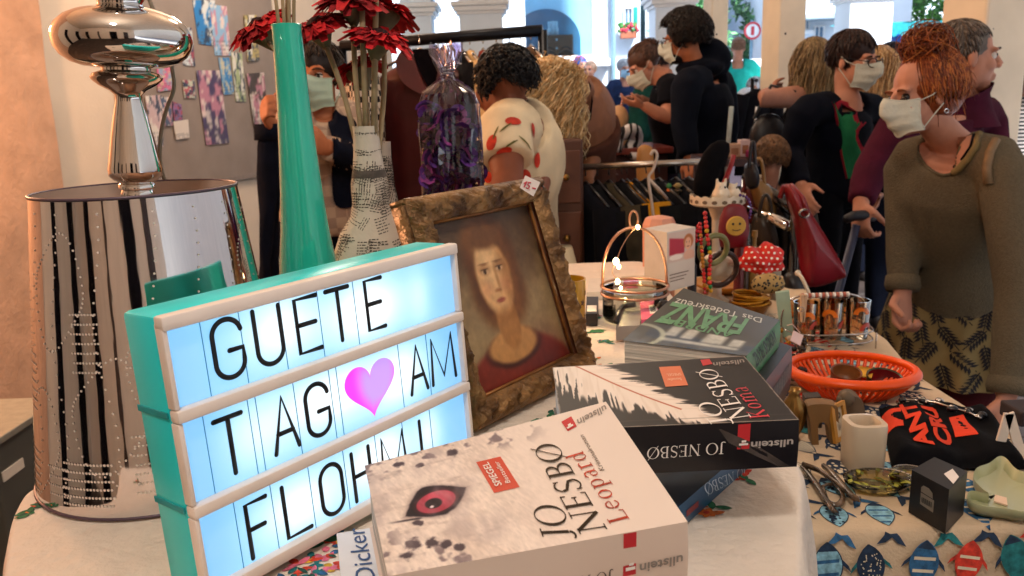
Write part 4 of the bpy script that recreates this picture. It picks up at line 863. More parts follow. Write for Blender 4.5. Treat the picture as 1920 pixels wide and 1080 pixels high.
# ---- book table
outl = [(-.46, .36), (.16, .36), (.19, .50), (.272, .72), (.29, 1.3), (.30, 1.78), (-.20, 1.78), (-.34, 1.05)] + [tuple(G(x, y, TZ)[:2]) for x, y in ((150, 895), (60, 912), (34, 962), (22, 1030), (20, 1085))]
tb = thing('book_table', 'long table under the white flowered cloth carrying the books and light box', 'table', (0, 1.0, 0))
mb = MB(); mb.prism(outl, .03, lambda u, v, h: V(u * .97 + .0, .02 + v * .98, TZ - .036 + h)); ob('tabletop', mb, brn, tb)
for x, y in ((-.38, .5), (.12, .5), (.22, 1.68), (-.13, 1.68)):
    mb = MB(); mb.box((x, y, (TZ - .037) / 2), (.05, .05, TZ - .037), bev=.004); ob('leg', mb, brn, tb)
def dense(o, r=.035, n=10):
    out = []; k = len(o)
    for i in range(k):
        a, b, c = [Vector((*o[(i + j) % k], 0)) for j in (-1, 0, 1)]; ra = min(r, (a - b).length * .45); rc = min(r, (c - b).length * .45)
        p, q = b + (a - b).normalized() * ra, b + (c - b).normalized() * rc
        for j in range(n + 1): t = j / n; out.append(p * (1 - t) ** 2 + b * 2 * t * (1 - t) + q * t * t)
    res = []
    for a, b in zip(out, out[1:] + out[:1]):
        s_ = max(1, int((b - a).length / .008)); res += [a.lerp(b, i / s_) for i in range(s_)]
    return res
def cloth_mesh(o, z, drop, mb, m=0, seed=1, fold=.012, r=.035):
    d = dense(o, r); n = len(d); c = sum(d, Vector()) / n; nr = []
    for i in range(n): t = (d[(i + 1) % n] - d[i - 1]).normalized(); nr.append(V(t.y, -t.x, 0))
    rings = [[c.lerp(p, k) + V(0, 0, z) for p in d] for k in (.02, .25, .5, .75, .95, 1)]
    rd = random.Random(seed); ph = [rd.uniform(0, 6) for _ in range(4)]; L_ = 0; acc = []
    for i in range(n): acc.append(L_); L_ += (d[(i + 1) % n] - d[i]).length
    for dz, o_, fk in ((-.0015, .003, 0), (-.005, .0055, 0), (-.012, .0075, .1), (-.04, .010, .35), (-.09, .013, .7), (-.16, .016, 1), (-drop * .7, .02, 1.3), (-drop, .024, 1.6)):
        rings.append([p + nr[i] * (o_ + fk * fold * (math.sin(acc[i] * 38 + ph[0]) * .6 + math.sin(acc[i] * 71 + ph[1]) * .3 + .5)) + V(0, 0, z + dz) for i, p in enumerate(d)])
    mb.loft(rings, m, cap=False); mb.add(rings[0], [tuple(range(n))], m)
mb = MB(); cloth_mesh(outl, TZ, .5, mb)
top_fn = lambda u, v, h=0: V(u, v, TZ + .0006 + h * .4)
def leaf(mb, fn, x, y, ang, ln, wd_, m, off=0):
    ca, sa = math.cos(ang), math.sin(ang); pts = []
    for i in range(9): t = i / 8; pts.append((ln * t, wd_ * math.sin(PI * t) ** .8))
    for i in range(8, 0, -1): t = i / 8; pts.append((ln * t, -wd_ * math.sin(PI * t) ** .8)) if i < 8 else None
    mb.poly([(x + a * ca - b * sa, y + a * sa + b * ca) for a, b in pts], fn, m, off)
def flower(mb, fn, x, y, rd, k=1.0, cset=(1, 3, 5), off=0):
    for i in range(6): leaf(mb, fn, x, y, i * PI / 3 + rd.uniform(-.2, .2), .009 * k, .0032 * k, cset[0], off + i * .00004)
    mb.poly([(x + .003 * k * math.cos(a), y + .003 * k * math.sin(a)) for a in [i * PI / 5 for i in range(10)]], fn, cset[1], off + .0004)
    for i in range(5): leaf(mb, fn, x + rd.uniform(-.01, .01) * k, y + rd.uniform(-.01, .01) * k, rd.uniform(0, 6.28), .016 * k, .0035 * k, cset[2] if i % 2 else 4, off + .0005 + i * .00004)
rd = random.Random(7); key = list(pm); CM = [cloth_w] + [pm[k] for k in ('red', 'orange', 'yellow', 'green', 'dgreen', 'teal', 'blue', 'pink')]
for px, py, cs, k in [(70, 948, (1, 3, 5), .8), (52, 962, (4, 2, 5), .8), (1012, 790, (5, 7, 4), 1.0), (1040, 775, (4, 6, 5), .8), (1120, 622, (5, 6, 4), 1.2), (1130, 640, (7, 3, 6), 1.0), (1108, 676, (2, 1, 2), .9), (1125, 688, (1, 2, 2), 1), (1325, 962, (2, 1, 2), 1.0), (1385, 895, (1, 2, 1), 1), (960, 815, (5, 4, 6), .7), (625, 1010, (1, 3, 7), 1.2)]:
    q = G(px, py, TZ); flower(mb, top_fn, q.x, q.y, rd, k, cs)
for i in range(60):
    x, y = rd.uniform(-.42, .26), rd.uniform(.4, 1.7); flower(mb, top_fn, x, y, rd, rd.uniform(.8, 1.3), rd.choice([(1, 3, 5), (7, 3, 4), (2, 1, 4), (8, 3, 6)])) if (y > 1.1 or (x < -.1 and y < .5) or y < .42) else None
# patterned strip below the light box (colourful border of the cloth)
cl = (lambda p: p)(0)
for i in range(120):
    a, b = rd.random(), rd.random(); px, py = 500 + 190 * a + 20 * b, 1085 - 95 * a + 60 * b
    q = G(px, py, TZ); leaf(mb, top_fn, q.x, q.y, rd.uniform(0, 6.28), rd.uniform(.006, .014), rd.uniform(.0016, .0035), rd.choice([1, 1, 8, 8, 7, 6, 3, 5]), .0003 + i * .00001)
dr0, dr1 = V(.284, .725, 0), V(.19, .50, 0); dd = (dr1 - dr0).normalized(); dn = V(-dd.y, dd.x, 0); dn = dn if dn.x > 0 else -dn
drop_fn = lambda u, v, h=0: dr0 + dd * u + dn * (.034 + h) + V(0, 0, TZ - v)
for u, v, c in [(.02, .10, 4), (.03, .13, 6), (.015, .15, 3), (.04, .16, 3), (.03, .19, 5), (.08, .12, 1), (.12, .17, 7)]: leaf(mb, drop_fn, u, v, rd.uniform(-1, 1) + 1.5, .022, .006, c)
ob('tablecloth_tmp', mb, CM, None, smooth=40)
tc_o = bpy.data.objects['tablecloth_tmp']; tc_o.name = 'tablecloth'; tag(tc_o, 'white tablecloth with a printed flower border under the books', 'tablecloth')
# ---- fish table
fo = [(.24, .775), (.66, .771), (.655, 1.25), (.70, 1.45), (.70, 2.05), (.31, 2.05)]
ft = thing('fish_table', 'flea market table under the cream cloth printed with fish', 'table', (.48, 1.4, 0))
mb = MB(); mb.box((.47, 1.41, T2Z - .022), (.36, 1.24, .03)); ob('tabletop', mb, brn, ft)
for x, y in ((.33, .86), (.6, .86), (.6, 1.95), (.36, 1.95)): mb = MB(); mb.box((x, y, (T2Z - .037) / 2), (.05, .05, T2Z - .037), bev=.004); ob('leg', mb, brn, ft)
fcl = mat('fish_cloth', '#cdb79a', .9, var=.05, scale=20, bump=.25, bscale=300)
mb = MB(); cloth_mesh(fo, T2Z, .55, mb, seed=3, fold=.004, r=.02)
def edgeY(x): return .775 - .004 * (x - .24) / .42
def ffn(u, v, h=0):   # u = x, v>0 on the table, v<0 hanging
    if v >= 0: return V(u, edgeY(u) + v, T2Z + .0006 + h * .4)
    a = min(1, -v / .02); return V(u, edgeY(u) - .0075 - .011 * min(1, -v / .1) - h * .4 - .0004 - .003 * a, T2Z + v - .002)
FM = [fcl] + [pm[k] for k in ('navy', 'blue', 'teal', 'sky', 'fred')] + [fcl, mat('print_cream', '#d9cdb4', .9)]
def fish(mb, u, v, ang, k, style, rd):
    ca, sa = math.cos(ang), math.sin(ang); f = lambda a, b, h=0: ffn(u + (a * ca - b * sa) * k, v + (a * sa + b * ca) * k, h)
    body = []
    for i in range(13): t = i / 12; body.append((.017 * math.sin(PI * t ** .85) ** .9, .034 - .062 * t))
    body += [(-x, y) for x, y in body[::-1][1:-1]]
    bc, fc = {'dots': (4, 2), 'wdots': (1, 1), 'stripes': (2, 1), 'teal': (4, 1), 'red': (5, 5), 'mesh': (7, 1), 'speck': (1, 3), 'tealfish': (3, 1)}[style]
    def band(pts, m, o): mb.add([f(x, y, o) for x, y in pts], [tuple(range(len(pts)))], m)
    tail = [(0, -.022), (.010, -.034), (.019, -.046), (.008, -.043), (0, -.036), (-.008, -.043), (-.019, -.046), (-.010, -.034)]
    band(tail[:5], fc, .0); band([tail[0], tail[4], *tail[5:]], fc, .0)
    for s in (-1, 1): band([(s * .014, .010), (s * .027, -.002), (s * .024, .006), (s * .0145, .016)][::s], fc, .0)
    # body as strips so that it bends with the cloth
    for i in range(12):
        t0, t1 = i / 12, (i + 1) / 12; w0, w1 = .017 * math.sin(PI * t0 ** .85) ** .9 if t0 > 0 else 0, .017 * max(0, math.sin(PI * t1 ** .85)) ** .9; y0, y1 = .034 - .062 * t0, .034 - .062 * t1
        band([(-w0 - .0008, y0), (w0 + .0008, y0), (w1 + .0008, y1), (-w1 - .0008, y1)], 1 if style in ('mesh', 'dots', 'teal') else bc, .0002)
        band([(-w0 + .0006, y0), (w0 - .0006, y0), (w1 - .0006, y1), (-w1 + .0006, y1)], bc if i > 1 or style in ('red', 'wdots') else (1 if style != 'mesh' else 7), .0004)
        if style in ('stripes', 'teal', 'red') and i % 3 == 1 and i > 1: band([(-w0 * .8, y0), (w0 * .8, y0 + .0015), (w0 * .8, y0 - .0025), (-w0 * .8, y0 - .004)][::-1], 7 if style != 'teal' else 2, .0007)
    if style in ('dots', 'wdots', 'speck'):
        for i in range(26 if style != 'speck' else 60):
            y = rd.uniform(-.022, .022); w = .017 * math.sin(PI * ((.034 - y) / .062) ** .85) ** .9; x = rd.uniform(-w, w) * .8; r_ = rd.uniform(.0014, .003) if style != 'speck' else .0008
            band([(x + r_ * math.cos(a), y + r_ * 1.2 * math.sin(a)) for a in [q * PI / 4 for q in range(8)]], {'dots': 1, 'wdots': 7, 'speck': 7}[style], .0007 + i * .00001)
    if style == 'mesh':
        for j in range(-3, 4):
            for i in range(1, 11):
                t0, t1 = i / 12, (i + 1) / 12; w0, w1 = .017 * math.sin(PI * t0 ** .85) ** .9, .017 * math.sin(PI * t1 ** .85) ** .9; y0, y1 = .034 - .062 * t0, .034 - .062 * t1
                band([(j / 3.5 * w0 - .0005, y0), (j / 3.5 * w0 + .0005, y0), (j / 3.5 * w1 + .0005, y1), (j / 3.5 * w1 - .0005, y1)], 1, .0007)
rd = random.Random(11); sty = ['dots', 'stripes', 'mesh', 'teal', 'red', 'wdots', 'speck', 'tealfish']
for row in range(-8, 16):
    for c in range(22):
        u = .27 + c * .051 + (.0255 if row % 2 else 0); v = -.036 + row * .059
        if v > 1.1 or u > .63: continue
        fish(mb, u + rd.uniform(-.004, .004), v + rd.uniform(-.006, .006), rd.uniform(-.25, .25) + (.25 if v > .03 else 0), .86 + rd.uniform(-.05, .08), sty[(c * 3 + row * 5) % 8] if v < .5 else rd.choice(sty[:5]), rd)
o = ob('tablecloth', mb, FM, smooth=40); tag(o, 'cream tablecloth printed with rows of blue and red fish', 'tablecloth')
# ================================================================== LIGHT BOX
yaw, tilt, lean = .9089, -.0148, -.0428
def rot3(yaw, tilt, lean): return Matrix.Rotation(yaw, 3, 'Z') @ Matrix.Rotation(tilt, 3, 'Y') @ Matrix.Rotation(lean, 3, 'X')
LB = V(-.229, .517, TZ + .006); LR = rot3(yaw, tilt, lean)
lbx = thing('light_box', 'glowing cinema light box in a turquoise case with black letters and a pink heart', 'light box', LB)
tq = mat('turquoise_plastic', '#26e0e4', .35, var=.05, scale=6, spec=.5); rail_m = mat('cream_rail', '#ece0d6', .45, var=.03)
LW, LD, LH = .300, .050, .215
lf = lambda x, z, y=0: LB + LR @ V(x, -y, z)
mb = MB(); mb.box(LB + LR @ V(LW / 2, .0285, LH / 2), (LW, .043, LH), LR, bev=.004); ob('case', mb, tq, lbx, smooth=40)
mb = MB()
for z in (LH - .005, LH * 2 / 3, LH / 3, .005): mb.box(LB + LR @ V(LW / 2, .0012, z), (LW, .0115, .0095 if z in (LH * 2 / 3, LH / 3) else .0105), LR, bev=.002)
for x in (.002, LW - .002):
    for r_ in range(3): mb.box(LB + LR @ V(x, .0022, LH / 3 * (r_ + .5)), (.004, .0098, LH / 3 - .0105), LR, bev=.001)
ob('rail_frame', mb, rail_m, lbx, smooth=40)
for z in (LH * 2 / 3, LH / 3): mb = MB(); mb.box(LB + LR @ V(-.0004, .0285, z), (.0012, .041, .005), LR, bev=.0005); ob('side_seam', mb, mat('seam_teal', '#0f9aa0', .5), lbx)
pe = mat('lit_panel', '#dfe9ee', .4, var=0); n, L = pe.node_tree.nodes, pe.node_tree.links; at = n.new('ShaderNodeAttribute'); at.attribute_name = 'Col'; L.new(at.outputs[0], n['Principled BSDF'].inputs['Emission Color']); n['Principled BSDF'].inputs['Emission Strength'].default_value = .50
n['Principled BSDF'].inputs['Base Color'].default_value = (.25, .28, .30, 1)
for r_ in range(3):
    z0, z1 = LH / 3 * r_ + .005, LH / 3 * (r_ + 1) - .005
    def colf(U, Vv, r_=r_):
        A = np.ones(U.shape + (3,)) * np.array([.42, .69, .87]); X = U; Y = Vv
        for cx, cy, sx, w in ((.32, .55, .13, .8), (.62, .45, .15, 1.0), (.84, .4, .05, .4)) if r_ == 2 else ((.2, .5, .1, .5), (.45, .6, .2, .9), (.72, .5, .12, .9)) if r_ == 1 else ((.3, .5, .15, .8), (.6, .6, .15, .9), (.82, .6, .06, .6)):
            A = mixc(A, '#fbffff', np.clip(w * np.exp(-((X - cx) / sx) ** 2 - ((Y - cy) / .45) ** 2), 0, 1))
        return mixc(A, '#5c9fd4', np.clip(sstep(.70, 1.0, np.abs(2 * X - 1)) * .8 + sstep(.75, 1, np.abs(2 * Y - 1)) * .25, 0, 1))
    painted('lit_panel', 60, 16, lambda u, v, z0=z0, z1=z1: lf(.004 + (LW - .008) * u, z0 + (z1 - z0) * v, -.0035), colf, pe, lbx)
ink = mat('letter_black', '#07080c', .4, var=0)
q_ = lambda cx, cy, rx, ry, a, b, n=10: [(cx + rx * math.cos(math.radians(a + (b - a) * i / n)), cy + ry * math.sin(math.radians(a + (b - a) * i / n))) for i in range(n + 1)]
GL = {'G': [q_(.5, .74, .5, .26, 10, 90) + q_(.5, .74, .5, .26, 100, 180) + q_(.5, .26, .5, .26, 180, 270) + q_(.5, .26, .5, .26, 280, 360) + [(1, .46), (.52, .46)]],
 'U': [[(0, 1)] + q_(.5, .26, .5, .26, 180, 360, 18) + [(1, 1)]], 'E': [[(1, 1), (0, 1), (0, 0), (1, 0)], [(0, .52), (.85, .52)]], 'T': [[(0, 1), (1, 1)], [(.5, 1), (.5, 0)]],
 'A': [[(0, 0), (.5, 1), (1, 0)], [(.18, .34), (.82, .34)]], 'M': [[(0, 0), (.08, 1), (.5, .12), (.92, 1), (1, 0)]], 'F': [[(1, 1), (0, 1), (0, 0)], [(0, .52), (.8, .52)]],
 'L': [[(0, 1), (0, 0), (1, 0)]], 'O': [q_(.5, .72, .5, .28, 0, 180, 16) + q_(.5, .28, .5, .28, 180, 358, 16)], 'H': [[(0, 1), (0, 0)], [(1, 1), (1, 0)], [(0, .5), (1, .5)]], 'I': [[(.5, 1), (.5, 0)]]}
c2 = lambda x, y: (220 + x / 1.688, 440 + y / 1.688)
def box_uv(x, y):
    d = ray(*c2(x, y)); nn = np.array(LR @ V(0, -1, 0)); p0 = np.array(lf(0, 0, -.002)); t = ((p0 - CC) @ nn) / (d @ nn); q = LR.transposed() @ (Vector(CC + d * t) - LB); return q.x, q.z
rows = [(2, [('G', 308, 398, 365), ('U', 441, 521, 325), ('E', 572, 640, 295), ('T', 668, 738, 250), ('E', 792, 843, 230)]),
        (1, [('T', 316, 403, 655), ('A', 492, 567, 600), ('G', 600, 670, 550), ('A', 925, 977, 420), ('M', 994, 1067, 395)]),
        (0, [('F', 415, 480, 915), ('L', 532, 607, 870), ('O', 645, 713, 795), ('H', 748, 802, 748), ('M', 834, 912, 680), ('I', 948, 976, 652)])]
for r_, ls in rows:
    zc = LH / 3 * (r_ + .5); hh = .0435
    for ch_, x0, x1, y in ls:
        u0, _ = box_uv(x0, y + (x0 - x1) * -.12); u1, _ = box_uv(x1, y + (x1 - x0) * -.2); mb = MB()
        if ch_ == 'I': u0, u1 = (u0 + u1) / 2 - .001, (u0 + u1) / 2 + .001
        for st_ in GL[ch_]:
            st2 = st_
            mb.tube([lf(u0 + (u1 - u0) * a, zc - hh / 2 + hh * b, -.0024) for a, b in st2], .0020, 8, flat=.35, up=LR @ V(0, -1, 0), closed=(ch_ == 'O'))
            if ch_ != 'O':
                for a, b in (st2[0], st2[-1]): mb.ell(lf(u0 + (u1 - u0) * a, zc - hh / 2 + hh * b, -.0024), (.0020, .0007, .0020), LR, 10, 6)
        ob('letter', mb, ink, lbx, smooth=True)
u, z = box_uv(803, 462); mb = MB(); hp = []
for i in range(40): a = 2 * PI * i / 40; hp.append((.0285 * math.sin(a) ** 3 * 1.02, .0250 * (13 * math.cos(a) - 5 * math.cos(2 * a) - 2 * math.cos(3 * a) - math.cos(4 * a)) / 14.5 + .002))
hm_ = mat('heart_tile', '#c070d0', .5, var=0); hn_ = hm_.node_tree; ha_ = hn_.nodes.new('ShaderNodeAttribute'); ha_.attribute_name = 'Col'; hn_.links.new(ha_.outputs[0], hn_.nodes['Principled BSDF'].inputs['Emission Color']); hn_.links.new(ha_.outputs[0], hn_.nodes['Principled BSDF'].inputs['Base Color']); hn_.nodes['Principled BSDF'].inputs['Emission Strength'].default_value = .36
hx_ = lambda a: (.0285 * math.sin(a) ** 3 * 1.02, .0250 * (13 * math.cos(a) - 5 * math.cos(2 * a) - 2 * math.cos(3 * a) - math.cos(4 * a)) / 14.5 + .002)
painted('heart', 61, 10, lambda a, r: lf(u + hx_(-2 * PI * a)[0] * r, LH / 2 + hx_(-2 * PI * a)[1] * r, -.0027), lambda A_, R2: mixc(mixc(np.ones(A_.shape + (3,)), '#e63cd6', np.ones(A_.shape)), '#b18cf5', sstep(1.05, .45, np.hypot(R2 * np.sin(-2 * PI * A_) ** 3 - .3, R2 * np.cos(2 * PI * A_) * .8 - .1))), hm_, lbx)
for r_, xs in ((2, [(265, 300), (401, 360), (529, 325), (645, 280), (757, 250)]), (1, [(290, 690), (430, 640), (455, 635), (572, 580), (682, 530), (705, 520), (897, 430), (985, 400)]), (0, [(380, 920), (500, 900), (620, 850), (728, 790), (825, 720), (912, 690), (995, 620)])):
    for x, y in xs: u, z = box_uv(x, y); mb = MB(); mb.box(lf(u, LH / 3 * (r_ + .5), -.0026), (.0004, .0006, LH / 3 - .011), LR); ob('tile_edge', mb, mat('tile_edge', '#2f7fa0', .5, var=0), lbx)
# ================================================================== BOOKS
paper_edge = mat('page_edges', '#cfc3b2', .95, var=.34, scale=3, stretch=(1, 1, 190), bump=.25, bscale=3)
cover_paint = mat('printed_cover', None, .42, attr=True, spec=.35); wht = mat('print_white', '#ece6df', .5, var=0); blk = mat('print_black', '#14110f', .35, var=0); redp = mat('print_scarlet', '#c02a30', .4, var=0)
def book(label, A, B_, C_, D_, thick, spine_m, cover, nu=60, nv=40, ins=.0025, low=None):
    A, B_, C_, D_ = map(Vector, (A, B_, C_, D_)); t = thing('book', label, 'book', ((A + C_) / 2) - V(0, 0, thick))
    low = low or [thick] * 4; dn = [p - V(0, 0, l) for p, l in zip((A, B_, C_, D_), low)]; f = bil_fn(A, B_, C_, D_); g = bil_fn(*dn)
    i = .012; blk_ = lambda fn, h: [fn(i, 0.0 + .01, h), fn(1 - i, .01, h), fn(1 - i, 1 - i, h), fn(i, 1 - i, h)]
    mb = MB(); mb.hexa(blk_(g, .0012) + blk_(f, -.0070)); q4 = [lambda u, v: f(i + (1 - 2 * i) * u, .01 + (1 - i - .01) * v, -.0012)]; mb.grid(24, 16, q4[0]); nb_ = 24
    for fu in (lambda t: (t, 0), lambda t: (1, t), lambda t: (1 - t, 1), lambda t: (0, 1 - t)): mb.grid(nb_, 2, lambda a, b, fu=fu: q4[0](*fu(a)) - V(0, 0, .012 * b) * 1.0)
    ob('page_block', mb, paper_edge, t)
    painted('front_cover', nu, nv, lambda u, v: f(u, v, 0), cover, cover_paint, t)
    mb = MB(); mb.grid(2, 2, lambda u, v: g(1 - u, v, 0)); mb.grid(2, 2, lambda u, v: g(u, v, .0008)); ob('back_cover', mb, spine_m, t)
    out = (A - D_); out = V(out.x, out.y, 0).normalized()
    sp = lambda u, v, h=0: (A.lerp(dn[0], v)).lerp(B_.lerp(dn[1], v), u) + out * (h + .0016 * math.sin(PI * min(1, max(0, v))))
    mb = MB(); mb.grid(24, 10, lambda u, v: sp(u, v)); mb.grid(24, 10, lambda u, v: sp(1 - u, v, -.0012)); so_ = ob('spine', mb, spine_m, t, smooth=True)
    return t, f, sp
def text_px(s, fn, hom, p0, p1, pc, m, par, off=.0005, **k):
    a, b, c = [np.array(hom(*p)) for p in (p0, p1, pc)]; ex, ey = b - a, c - a
    f2 = lambda u, v, h=0: fn(a[0] + ex[0] * u + ey[0] * v, a[1] + ex[1] * u + ey[1] * v, h)
    return text(s, f2, 0, 0, 1.0, m, par, w=1.0, off=off, **k)
def poly_px(mb, pts, fn, hom, m=0, off=.0004): mb.poly([hom(*p) for p in pts], fn, m, off)
# serif lettering drawn as strokes: (kind, data) in a unit cell
def arc(cx, cy, rx, ry, a0, a1, n=14): return [(cx + rx * math.cos(math.radians(a0 + (a1 - a0) * i / n)), cy + ry * math.sin(math.radians(a0 + (a1 - a0) * i / n))) for i in range(n + 1)]
T_, K_ = .045, .12
SER = {
 'J': (.5, [([(.30, 1), (.30, .12)], K_, K_), (arc(.14, .10, .16, .14, 0, -150), K_ * .8, T_), ([(.12, .985), (.48, .985)], T_, T_)]),
 'O': (1.0, [('ring', .5, .5, .48, .515, .12, .035)]),
 'Ø': (1.0, [('ring', .5, .5, .48, .515, .12, .035), ([(.12, -.10), (.88, 1.10)], T_, T_)]),
 'N': (.95, [([(.16, 1), (.16, 0)], T_, T_), ([(.14, 1), (.80, 0)], K_, K_), ([(.80, 1), (.80, 0)], T_, T_), ([(.0, .985), (.24, .985)], T_, T_), ([(.04, .015), (.28, .015)], T_, T_), ([(.66, .985), (.95, .985)], T_, T_)]),
 'E': (.72, [([(.18, 1), (.18, 0)], K_, K_), ([(.05, .98), (.64, .98)], T_, T_), ([(.18, .52), (.52, .52)], T_, T_), ([(.05, .02), (.68, .02)], T_, T_), ([(.64, 1), (.62, .82)], T_, T_), ([(.67, 0), (.69, .2)], T_, T_), ([(.52, .62), (.52, .42)], T_, T_)]),
 'S': (.64, [(arc(.32, .75, .22, .24, 30, 180), T_, K_ * .7) , ([(.10, .75), (.14, .60), (.32, .50), (.50, .40), (.54, .25)], K_ * .8, K_), (arc(.32, .25, .22, .25, 0, -150), K_ * .7, T_), ([(.53, .98), (.53, .78)], T_, T_), ([(.10, .02), (.10, .24)], T_, T_)]),
 'B': (.74, [([(.18, 1), (.18, 0)], K_, K_), ([(.05, .98), (.36, .98)], T_, T_), (arc(.36, .76, .22, .22, 90, -90), K_ * .5, K_ * .9), ([(.18, .53), (.38, .53)], T_, T_), (arc(.38, .27, .28, .25, 90, -90), K_ * .5, K_ * .9), ([(.05, .02), (.38, .02)], T_, T_)]),
 'L': (.68, [([(.18, 1), (.18, 0)], K_, K_), ([(.05, .98), (.33, .98)], T_, T_), ([(.05, .02), (.6, .02)], T_, T_), ([(.6, 0), (.63, .22)], T_, T_)]),
 'K': (.84, [([(.18, 1), (.18, 0)], K_, K_), ([(.05, .985), (.32, .985)], T_, T_), ([(.05, .015), (.32, .015)], T_, T_), ([(.22, .45), (.66, .98)], T_, T_), ([(.32, .58), (.74, .0)], K_, K_)]),
 'e': (.56, [([(.08, .36), (.46, .36)], T_, T_), (arc(.28, .33, .20, .30, 8, 180), T_, K_ * .8), (arc(.28, .30, .20, .29, 180, 325), K_ * .8, T_)]),
 'o': (.62, [('ring', .3, .32, .26, .34, .10, .035)]), 'p': (.64, [([(.16, .64), (.16, -.32)], K_ * .8, K_ * .8), ('ring', .34, .32, .24, .33, .09, .035), ([(.02, .62), (.18, .62)], T_, T_), ([(.02, -.31), (.3, -.31)], T_, T_)]),
 'a': (.56, [(arc(.24, .47, .17, .18, 160, 0), T_, K_ * .8), ([(.41, .47), (.41, .06), (.52, .03)], K_ * .8, T_), ('ring', .25, .18, .19, .19, .08, .03)]),
 'r': (.46, [([(.14, .64), (.14, 0)], K_ * .8, K_ * .8), (arc(.30, .46, .16, .17, 170, 40), T_, K_ * .8), ([(.02, .015), (.3, .015)], T_, T_), ([(.02, .62), (.14, .62)], T_, T_)]),
 'd': (.66, [([(.48, 1.0), (.48, 0)], K_ * .8, K_ * .8), ('ring', .28, .32, .24, .33, .09, .035), ([(.36, .985), (.5, .985)], T_, T_), ([(.48, .02), (.6, .02)], T_, T_)]),
 'm': (.98, [([(.14, .64), (.14, 0)], K_ * .8, K_ * .8), (arc(.32, .44, .17, .2, 170, 0), T_, K_ * .7), ([(.49, .44), (.49, 0)], K_ * .8, K_ * .8), (arc(.67, .44, .17, .2, 170, 0), T_, K_ * .7), ([(.84, .44), (.84, 0)], K_ * .8, K_ * .8), ([(.02, .62), (.14, .62)], T_, T_), ([(.02, .015), (.26, .015)], T_, T_), ([(.38, .015), (.6, .015)], T_, T_), ([(.74, .015), (.96, .015)], T_, T_)]), ' ': (.32, [])}
def serif_px(s, fn, hom, p0, p1, pc, m, par, name='title', off=.0006, gap=.05, bold=1.0):
    a, b, c = [np.array(hom(*p)) for p in (p0, p1, pc)]; tot = sum(SER[x][0] + gap for x in s) - gap; ex, ey = (b - a) / tot, c - a; x0 = 0; mb = MB(); q = 0
    for ch_ in s:
        w, st = SER[ch_]
        for e in st:
            q += 1; F2 = lambda x, y: fn(a[0] + ex[0] * (x0 + x) + ey[0] * y, a[1] + ex[1] * (x0 + x) + ey[1] * y, off + q * 2.5e-5)
            if e[0] == 'ring':
                _, cx, cy, rx, ry, wx, wy = e; n_ = 28; wx, wy = wx * bold, wy * bold; vs = []
                for i in range(n_): t = 2 * PI * i / n_; vs += [F2(cx + rx * math.cos(t), cy + ry * math.sin(t)), F2(cx + (rx - wx) * math.cos(t), cy + (ry - wy) * math.sin(t))]
                mb.add(vs, [(2 * i, 2 * ((i + 1) % n_), 2 * ((i + 1) % n_) + 1, 2 * i + 1) for i in range(n_)])
            else:
                pts, w0, w1 = e; k = len(pts); vs = []; w0, w1 = w0 * bold, w1 * bold
                for i, (x, y) in enumerate(pts):
                    xa, ya = pts[max(0, i - 1)]; xb, yb = pts[min(k - 1, i + 1)]; l = math.hypot(xb - xa, yb - ya) or 1; nx, ny = -(yb - ya) / l, (xb - xa) / l; t = i / (k - 1); wd2 = (w0 + (w1 - w0) * (1 - abs(2 * t - 1)) if len(pts) > 3 and w0 < w1 else w0 + (w1 - w0) * t) / 2
                    vs += [F2(x + nx * wd2, y + ny * wd2), F2(x - nx * wd2, y - ny * wd2)]
                mb.add(vs, [(2 * i, 2 * i + 1, 2 * i + 3, 2 * i + 2) for i in range(k - 1)])
        x0 += w + gap
    return ob(name, mb, m, par)
c3 = lambda x, y: (620 + x / 2.743, 740 + y / 2.743); c4 = lambda x, y: (1000 + x / 2.25, 520 + y / 2.25)
